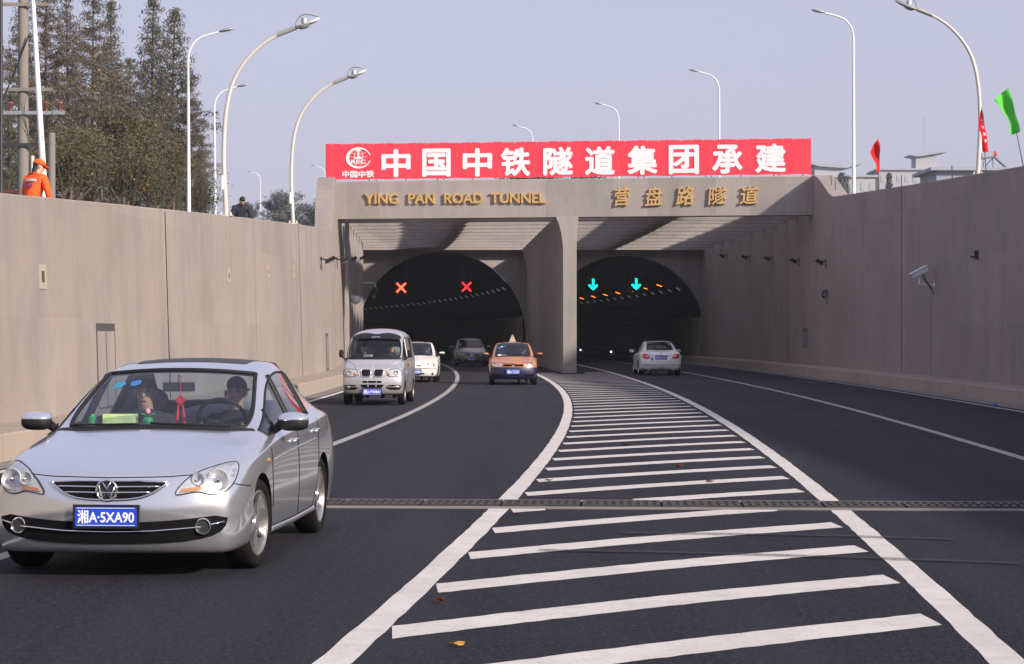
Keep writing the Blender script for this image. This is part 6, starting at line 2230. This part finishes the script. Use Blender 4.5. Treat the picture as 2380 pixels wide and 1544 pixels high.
mb = MB(); mb.lathe([(.001, -.06), (.032, -.058), (.033, .055), (.001, .06)], 12, Matrix.Rotation(PI / 2, 4, 'Y'))
p = P(2362, 945, 47.5); mb.use('sticker_blue')
tag(mb.build('drink_can', 'galvanised', None, True, loc=(11.25 + cR(44), 47.5, .037)), 'blue and silver drink can lying in the gutter at the right edge', 'can')
# ------------------------------------------------------------------ vegetation
simple('bark', (0.075, 0.052, 0.038), .95, var=.35, scale=3); simple('sapling_bark', (0.115, 0.068, 0.048), .95, var=.35, scale=5)
simple('green_twig', (0.045, 0.050, 0.022), .85, var=.3)
def leafmat(name, a, b, tr=.25):
    n = N(name)
    f = n.noise(.9, 3, .7, obj=True)
    g = n.node('ShaderNodeNewGeometry')
    c = n.mix(n.ramp(f, [(.35, 0.0), (.65, 1.0)]), a, b)
    rnd_ = n.ramp(g.outputs['Random Per Island'], [(0, .78), (1, 1.18)])
    c = n.mix(1.0, c, rnd_, 'MULTIPLY')
    p = n.bsdf(c, .8, 0, .15)
    t = n.node('ShaderNodeBsdfTranslucent'); n.link(c, t.inputs[0])
    m = n.node('ShaderNodeMixShader'); m.inputs[0].default_value = tr
    n.link(p.outputs[0], m.inputs[1]); n.link(t.outputs[0], m.inputs[2]); n.link(m.outputs[0], n.out.inputs[0])
leafmat('redwood_leaf', (0.120, 0.102, 0.078), (0.165, 0.122, 0.088)); leafmat('redwood_leaf_green', (0.100, 0.104, 0.074), (0.142, 0.124, 0.088))  # conifer tones lightened and greyed to carry some of the haze
leafmat('autumn_leaf', (0.105, 0.105, 0.062), (0.140, 0.112, 0.066)); leafmat('autumn_gold', (0.34, 0.19, 0.03), (0.46, 0.25, 0.04))
leafmat('shrub_leaf', (0.045, 0.062, 0.028), (0.075, 0.085, 0.040)); leafmat('hazed_leaf', (0.11, 0.125, 0.13), (0.15, 0.165, 0.165))  # the distant leaf is greyed towards blue, haze put into its colour
def leafquads(mb, c, rad, n, size, rr, droop=0.0, w=.2):
    for _ in range(n):
        d = Vector((rr.gauss(0, 1), rr.gauss(0, 1), rr.gauss(0, .8)))
        p = c + d * rad * .5
        a = Vector((rr.uniform(-1, 1), rr.uniform(-1, 1), rr.uniform(-.6, .6) - droop)).normalized()
        b = a.orthogonal().normalized()
        b = Quaternion(a, rr.uniform(0, 6.28)) @ b
        s = size * rr.uniform(.6, 1.3)
        mb.add([p - a * s * .5, p + b * s * w, p + a * s * .5, p - b * s * w], [(0, 1, 2, 3)])
def conifer(seed, h, rad, dense=1.0, narrow=1.0):
    rr = random.Random(seed)
    tr = MB()
    lean = Vector((rr.uniform(-.2, .2), rr.uniform(-.2, .2), 0))
    def axis(t): return Vector((lean.x * t * t, lean.y * t * t, h * t))
    tr.tube([axis(t) for t in frange(0, 1, 12)], [lerp(.26, .02, t ** .8) for t in frange(0, 1, 12)], 8)
    cr = MB()
    z = h * .10
    while z < h * .985:
        t = z / h
        w = rad * (min(1, (1 - t) * 1.9) ** .75) * rr.uniform(.65, 1.12)
        if t < .2: w *= .75
        nb = 4 if t < .8 else 3
        a0 = rr.uniform(0, 6.28)
        for k in range(nb):
            if rr.random() < .10: continue
            a = a0 + 6.283 * k / nb + rr.uniform(-.4, .4)
            L = w * rr.uniform(.6, 1.1)
            d = Vector((math.cos(a), math.sin(a), rr.uniform(.05, .45)))
            p0 = axis(t)
            pts = [p0, p0 + d * L * .5, p0 + d * L * .8 + Vector((0, 0, -.02 * L)), p0 + d * L + Vector((0, 0, -.12 * L))]
            tr.tube(pts, [.035, .022, .014, .006], 4, cap=False)
            m = max(4, int(L * 6.5 * dense))
            for q in range(m):
                s = .25 + .80 * (q + rr.random()) / m
                s = min(1.0, s)
                c = p0 + d * L * s + Vector((0, 0, -.12 * L * s * s))
                leafquads(cr, c, .36, int(10 * dense), .30, rr, .7, .11)
        z += h * .021 * rr.uniform(.8, 1.25)
    leafquads(cr, axis(.985), .22, 10, .22, rr)
    return tr.mesh('trunk', 'bark', fix=False), cr
def make_tree(name, label, cat, loc, trunk, crown, rz=0, sc=1.0, group=None):
    r = empty(name, loc, rz, label, cat, group)
    r.scale = (sc, sc, sc)
    part('trunk', trunk, r); part('crown', crown, r)
    return r
def cz_ground(X, Y):
    u = Y / K
    return (topL(u) - .9) if X < 0 else topR(u) - .5
CON = []
for i, (h, rad, dn) in enumerate(((20, 3.5, 1.0), (17, 2.1, .95), (22, 4.0, 1.0), (16, 2.9, .95))):
    t, c = conifer(20 + i, h, rad, dn)
    CON.append((t, c.mesh('crown', 'redwood_leaf' if i % 2 == 0 else 'redwood_leaf_green', fix=False), h))
def at_x(x, Y): return (x - 1190) * Y / F
conf = [(45, 150, 0, 25.5, 'brown conifer farthest left, behind the utility pole'), (105, 132, 2, 26.0, 'broad brown conifer between the utility pole and the leaning lamp pole'), (160, 142, 2, 25.5, 'tall dense conifer just right of the leaning lamp pole'),
        (215, 150, 0, 27.5, 'tall conifer left of the gap in the treetops'), (262, 158, 1, 27.0, 'narrow dark conifer with its top out of view, in the middle of the row'), (308, 165, 3, 23.6, 'thin sparse conifer between two narrow tops'),
        (352, 160, 1, 28.8, 'narrow pointed conifer reaching the top of the picture'), (398, 150, 3, 25.2, 'conifer with its whole pointed top visible, near the right end of the row'), (440, 150, 0, 21.0, 'bushy conifer behind the first tall white lamp'), (468, 142, 1, 15.2, 'lower conifer at the right end of the row'),
        (375, 140, 3, 19.0, 'shorter brown conifer in front of the right end of the row'), (20, 128, 3, 16.5, 'lower conifer at the left edge of the picture')]
for i, (x, Y, k, ztop, lb) in enumerate(conf):
    X = at_x(x, Y); g = cz_ground(X, Y)
    t, c, h = CON[k]
    make_tree('conifer', lb, 'tree', (X, Y, g), t, c, i * 1.7, (ztop - g) / h, 'brown conifers beyond the left wall')
def broad(seed, h, rad, leaf, gold=None, nleaf=2600, size=.22, trunkr=.16, base=.25, flat=1.0):
    rr = random.Random(seed)
    tr, cr, gd = MB(), MB(), MB()
    tips = []
    def grow(p, d, L, r, lev):
        n = 4
        pts = [p]; rs = [r]
        for i in range(n):
            d = (d + Vector((rr.gauss(0, .13), rr.gauss(0, .13), .05))).normalized()
            pts.append(pts[-1] + d * L / n); rs.append(r * (1 - .55 * (i + 1) / n))
        tr.tube(pts, rs, 6 if lev < 2 else 4, cap=False)
        if lev >= 2: tips.extend(pts[1:])
        if lev < 4:
            for k in range(3 if lev else 5):
                a = Vector((rr.gauss(0, 1), rr.gauss(0, 1), rr.uniform(.1, .9))).normalized()
                grow(pts[rr.randint(2, n)], (d * .55 + a * .8).normalized(), L * rr.uniform(.55, .78), rs[-1] * .9, lev + 1)
    grow(Vector((0, 0, 0)), Vector((0, 0, 1)), h * base * 1.3, trunkr, 0)
    zmax = max(p.z for p in tips); rm = max(math.hypot(p.x, p.y) for p in tips)
    S = Vector((rad / rm, rad / rm, h / zmax))
    def sc_(m): m.v = [(v[0] * (S.x if v[2] > h * base * .8 else lerp(1, S.x, max(0, v[2] / (h * base * .8)))), v[1] * (S.x if v[2] > h * base * .8 else lerp(1, S.x, max(0, v[2] / (h * base * .8)))), v[2] * S.z) for v in m.v]
    sc_(tr)
    tl = [Vector((p.x * S.x, p.y * S.y, p.z * S.z)) for p in tips]
    for i in range(nleaf // 6):
        p = rr.choice(tl)
        leafquads(gd if (gold and rr.random() < gold[1]) else cr, p + Vector((rr.gauss(0, .2), rr.gauss(0, .2), rr.gauss(0, .2))), .5, 6, size, rr)
    return tr.mesh('trunk', 'bark', fix=False), cr.mesh('crown', leaf, fix=False), gd
Y = 126
t, c, gd = broad(3, 11.6, 4.0, 'autumn_leaf', ('autumn_gold', .06), 7500, .24, .2, .22)
X = at_x(290, Y)
r = make_tree('autumn_tree', 'broad leafy tree with scattered golden leaves in front of the conifers', 'tree', (X, Y, cz_ground(X, Y)), t, c)
part('golden_leaves', gd.mesh('golden_leaves', 'autumn_gold', fix=False), r)
t, c, gd = broad(8, 7.2, 3.4, 'autumn_leaf', ('autumn_gold', .03), 5500, .22, .16, .2)
for i, (x, Y, lb) in enumerate(((185, 112, 'low bushy tree under the conifers, left of the golden one'), (400, 118, 'low bushy tree under the conifers, close to the first tall white lamp'), (120, 108, 'low bushy tree behind the short concrete post'), (335, 110, 'low bushy tree below the golden tree'))):
    X = at_x(x, Y)
    rr_ = make_tree('bushy_tree', lb, 'tree', (X, Y, cz_ground(X, Y)), t, c, i * 2.1, 1.0 - .06 * i, 'low bushy trees under the conifers')
    part('golden_leaves', gd.mesh('golden_leaves', 'autumn_gold', fix=False) if i == 0 else bpy.data.meshes['golden_leaves.001'], rr_)
def sapling(seed, h=4.4, fork=2.0):
    rr = random.Random(seed)
    tr, br = MB(), MB()
    p = [Vector((0, 0, -.6)), Vector((rr.uniform(-.05, .05), 0, 1.0)), Vector((rr.uniform(-.08, .08), 0, fork))]
    tr.tube(p, [.085, .07, .06], 8)
    top = p[-1]
    for k in range(6):
        a = rr.uniform(0, 6.28); L = (h - fork) * rr.uniform(.6, 1.0)
        q = top + Vector((0, 0, -rr.uniform(0, .6)))
        d = Vector((math.cos(a) * .22, math.sin(a) * .22, 1)).normalized()
        q1 = q + Vector((math.cos(a), math.sin(a), .35)) * .22
        pts = [q, q1, q1 + d * L * .5, q1 + d * L + Vector((rr.uniform(-.1, .1), 0, 0))]
        br.tube(pts, [.026, .020, .012, .004], 5, cap=False)
        for j in range(3):
            s = rr.uniform(.3, .95); b0 = q1 + d * L * s
            e = Vector((math.cos(a + rr.uniform(-1.5, 1.5)) * .6, math.sin(a + rr.uniform(-1.5, 1.5)) * .6, .7)) * rr.uniform(.25, .6)
            br.tube([b0, b0 + e], [.010, .003], 4, cap=False)
    return tr.mesh('trunk', 'sapling_bark', True), br.mesh('branches', 'green_twig', True)
SAP = [sapling(5), sapling(6, 4.8, 2.2), sapling(9, 4.2, 1.9)]
for i, (x, Y, k, lb) in enumerate(((92, 66, 1, 'pruned sapling in front of the utility pole, behind the orange worker'), (272 / 1.6558, 78, 0, 'pruned sapling right of the short concrete post'), (238, 84, 1, 'pruned sapling with a dark trunk left of the golden tree'), (297, 90, 2, 'pruned sapling below the golden tree'), (366, 97, 0, 'pruned sapling between the golden tree and the first tall white lamp'), (402, 103, 1, 'thin pruned sapling nearest to the first tall white lamp'), (425, 108, 2, 'thin pruned sapling touching the first tall white lamp'))):
    X = at_x(x, Y); g = cz_ground(X, Y)
    r = empty('sapling', (X, Y, g), i * 1.3, lb, 'sapling', 'freshly pruned saplings along the left wall')
    r.scale = (1, 1, 1.18)
    part('trunk', SAP[k][0], r); part('branches', SAP[k][1], r)
# thin bare shrubs by the lamps
def twiggy(seed, h):
    rr = random.Random(seed); br, lf_ = MB(), MB()
    for k in range(16):
        a = rr.uniform(0, 6.28)
        b = Vector((math.cos(a) * .35, math.sin(a) * .35, 0))
        pts = [b * .2, b + Vector((0, 0, h * .4)), b * 1.8 + Vector((rr.uniform(-.2, .2), 0, h * rr.uniform(.75, 1)))]
        br.tube(pts, [.035, .02, .006], 4, cap=False)
        for j in range(14):
            p = pts[1].lerp(pts[2], rr.random())
            br.tube([p, p + Vector((rr.uniform(-.4, .4), rr.uniform(-.4, .4), rr.uniform(.2, .6)))], [.009, .003], 3, cap=False)
            leafquads(lf_, p, .5, 3, .14, rr)
    return br.mesh('branches', 'bark', fix=False), lf_.mesh('leaves', 'shrub_leaf', fix=False)
tw = twiggy(2, 4.6)
for x, Y, lb, s in ((478, 104, 'bare twiggy shrub between the two tall white lamps', 1.0), (455, 110, 'bare twiggy shrub right beside the first tall white lamp', .95)):
    X = at_x(x, Y)
    r = empty('twiggy_shrub', (X, Y, cz_ground(X, Y)), x, lb, 'shrub', 'bare shrubs by the tall lamps'); r.scale = (s, s, s)
    part('branches', tw[0], r); part('leaves', tw[1], r)
# hazy trees on the horizon left of the portal
FT = [broad(31, 9, 4.2, 'hazed_leaf', None, 5200, .36, .18, .2), broad(32, 7.5, 2.2, 'hazed_leaf', None, 2000, .32, .14, .3), broad(33, 10, 5.0, 'hazed_leaf', None, 5200, .42, .2, .18)]
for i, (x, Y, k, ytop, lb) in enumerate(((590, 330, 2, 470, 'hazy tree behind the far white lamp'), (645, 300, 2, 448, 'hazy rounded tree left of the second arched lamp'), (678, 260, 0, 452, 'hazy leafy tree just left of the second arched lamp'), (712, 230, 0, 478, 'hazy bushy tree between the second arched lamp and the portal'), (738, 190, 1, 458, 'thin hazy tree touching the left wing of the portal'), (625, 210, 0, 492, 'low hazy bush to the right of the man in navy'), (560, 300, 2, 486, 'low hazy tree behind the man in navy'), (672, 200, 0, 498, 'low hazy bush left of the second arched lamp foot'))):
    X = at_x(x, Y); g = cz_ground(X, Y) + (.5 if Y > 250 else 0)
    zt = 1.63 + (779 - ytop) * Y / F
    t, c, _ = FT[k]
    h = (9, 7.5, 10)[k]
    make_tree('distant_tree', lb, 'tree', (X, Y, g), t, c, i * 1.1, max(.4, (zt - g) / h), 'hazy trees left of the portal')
# dark shrubs showing under the banner
t, c, _ = broad(41, 3.6, 2.2, 'shrub_leaf', None, 3600, .20, .10, .15)
for i, x in enumerate((1188, 1240, 1295, 1345)):
    Y = 138 + 3 * i; X = at_x(x, Y)
    make_tree('shrub', ('dark shrub showing under the banner, at the left of four', 'dark shrub under the banner below the fourth big character', 'dark shrub under the banner, third from the left', 'dark shrub under the banner, at the right of four')[i], 'shrub', (X, Y, 8.35), t, c, i * 1.9, (1.63 + (779 - 409) * Y / F - 8.35) / 3.6, 'dark shrubs planted over the tunnel')

# ------------------------------------------------------------------ buildings on the right, distance haze paled into their colours
simple('hazed_wall', (0.345, 0.35, 0.385), .9, var=.06, obj=False, scale=.3); simple('hazed_wall_blue', (0.255, 0.285, 0.355), .9, var=.06, obj=False, scale=.3)
simple('hazed_roof', (0.305, 0.325, 0.375), .9); simple('hazed_window', (0.30, 0.32, 0.37), .4)
def house(name, label, x0, x1, ytop, Y, depth, wall, rows, cols, over=.6, extra=None):
    X0, X1 = at_x(x0, Y), at_x(x1, Y)
    g = topR(Y / K) - .6
    zt = 1.63 + (779 - ytop) * Y / F
    r = empty(name, ((X0 + X1) / 2, Y, g), 0, label, 'building')
    w = X1 - X0; h = zt - g
    mb = MB(); mb.box((0, depth / 2, h / 2), (w, depth, h)); mb.build('wall', wall, r)
    mb = MB(); mb.box((0, depth / 2, h + .2), (w + 2 * over, depth + 2 * over, .45)); ro = mb.build('roof', 'hazed_roof', r)
    wm = MB(); wm.box((0, 0, 0), (w / cols * .45, .12, 1.7)); wme = wm.mesh('window', 'hazed_window')
    for i in range(cols):
        for j in range(rows):
            part('window', wme, r, (-w / 2 + w * (i + .5) / cols, -.04, h - 2.2 - 3.2 * j))
    return r, w, h, ro
r, w, h, ro = house('apartment_building', 'pale hazy building with a flat canopied stair tower, behind the red flag staff', 2042, 2190, 396, 520, 14, 'hazed_wall', 4, 8)
mb = MB(); mb.box((4.4, 5, h + 2.0), (5.4, 6, 3.4)); tw_ = mb.build('stair_tower', 'hazed_wall', r)
mb = MB(); mb.prism([(-.2, h + 3.9), (4.0, h + 4.6), (9.2, h + 5.0), (9.2, h + 4.6), (4.2, h + 3.8), (2.0, h + 3.5)], lambda a, b, d: Vector((a, d, b)), 1.0, 9.0); mb.build('canopy', 'hazed_roof', tw_)
mb = MB(); mb.tube([(4.4, 5, h + 4), (4.4, 5, h + 14)], .08, 5); mb.build('antenna', 'hazed_roof', r)
r, w, h, ro = house('apartment_building', 'pale hazy building with a tilted roof canopy between banner end and tall lamp', 1890, 1985, 413, 470, 12, 'hazed_wall', 3, 5)
mb = MB(); mb.box((-1.5, 5, h + 1.4), (5, 6, 2.4)); tw_ = mb.build('stair_tower', 'hazed_wall', r)
mb = MB(); mb.prism([(-4.8, h + 3.1), (1.0, h + 3.5), (3.0, h + 2.6), (6.4, h + 3.4), (6.4, h + 3.1), (3.0, h + 2.2), (-3.2, h + 2.6)], lambda a, b, d: Vector((a, d, b)), 1.0, 9.0); mb.build('canopy', 'hazed_roof', tw_)
r, w, h, ro = house('apartment_building', 'pale low building just right of the tall white lamp', 1975, 2034, 412, 480, 12, 'hazed_wall', 3, 3)
r, w, h, ro = house('long_building', 'long blue grey building with a flat dark roof edge behind the right wall', 2176, 2420, 397, 300, 12, 'hazed_wall_blue', 2, 9, 1.0)
sh = empty('solar_heater', (at_x(2318, 299), 300, 1.63 + (779 - 395) * 299 / F + .2), 0, 'solar water heater with a red tank end on the long grey roof', 'solar heater')
sh.location.y = 303
mb = MB(); mb.tube([(-1.4, 0, 2.0), (.3, 0, 2.3)], .45, 12); mb.build('tank', 'hazed_roof', sh, True)
mb = MB(); mb.tube([(.3, 0, 2.3), (.7, 0, 2.36)], .46, 12); mb.build('tank_end', 'tail_red', sh, True)
mb = MB(); mb.box((1.6, 0, 1.0), (3.0, 1.2, .2), Matrix.Rotation(.72, 3, 'Y')); mb.build('collector', 'hazed_wall_blue', sh)
mb = MB()
for a, b in (((-1.2, 0, 0), (-1.0, 0, 1.9)), ((.3, 0, 0), (.2, 0, 2.0)), ((-1.2, 0, .2), (.2, 0, 1.8)), ((2.6, 0, 0), (2.6, 0, .3))): mb.tube([a, b], .06, 5)
mb.build('frame', 'dark_metal', sh)
far_c = MB(); rrf = random.Random(77)
for k in range(900):
    t = rrf.random() ** .7
    a = rrf.uniform(0, 6.28); w = 2.0 * (1 - t) + .15
    leafquads(far_c, Vector((math.cos(a) * w * rrf.random(), math.sin(a) * w * rrf.random(), 1.2 + 13.8 * t)), .5, 2, .7, rrf, .3)
fcm = far_c.mesh('crown', 'hazed_leaf', fix=False)
ft = MB(); ft.tube([(0, 0, 0), (0, 0, 15)], [.25, .05], 6); ftm = ft.mesh('trunk', 'bark')
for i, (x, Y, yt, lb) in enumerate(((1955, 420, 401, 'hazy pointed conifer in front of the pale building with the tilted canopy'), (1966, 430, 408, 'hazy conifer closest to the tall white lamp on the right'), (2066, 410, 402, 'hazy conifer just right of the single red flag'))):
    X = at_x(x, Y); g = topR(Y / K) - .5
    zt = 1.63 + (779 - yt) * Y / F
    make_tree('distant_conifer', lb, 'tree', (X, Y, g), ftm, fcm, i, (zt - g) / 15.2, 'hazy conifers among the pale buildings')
# ------------------------------------------------------------------ air: even haze over the whole site
n = N('haze_air')
vol = n.node('ShaderNodeVolumePrincipled')
vol.inputs['Color'].default_value = (0.80, 0.86, 1.0, 1)
vol.inputs['Density'].default_value = 0.0002
vol.inputs['Anisotropy'].default_value = 0.0
n.link(vol.outputs[0], n.out.inputs['Volume'])
mb = MB()
mb.box((0, 410, 30), (1100, 1000, 64))
o = mb.build('haze', 'haze_air')
tag(o, kind='stuff')
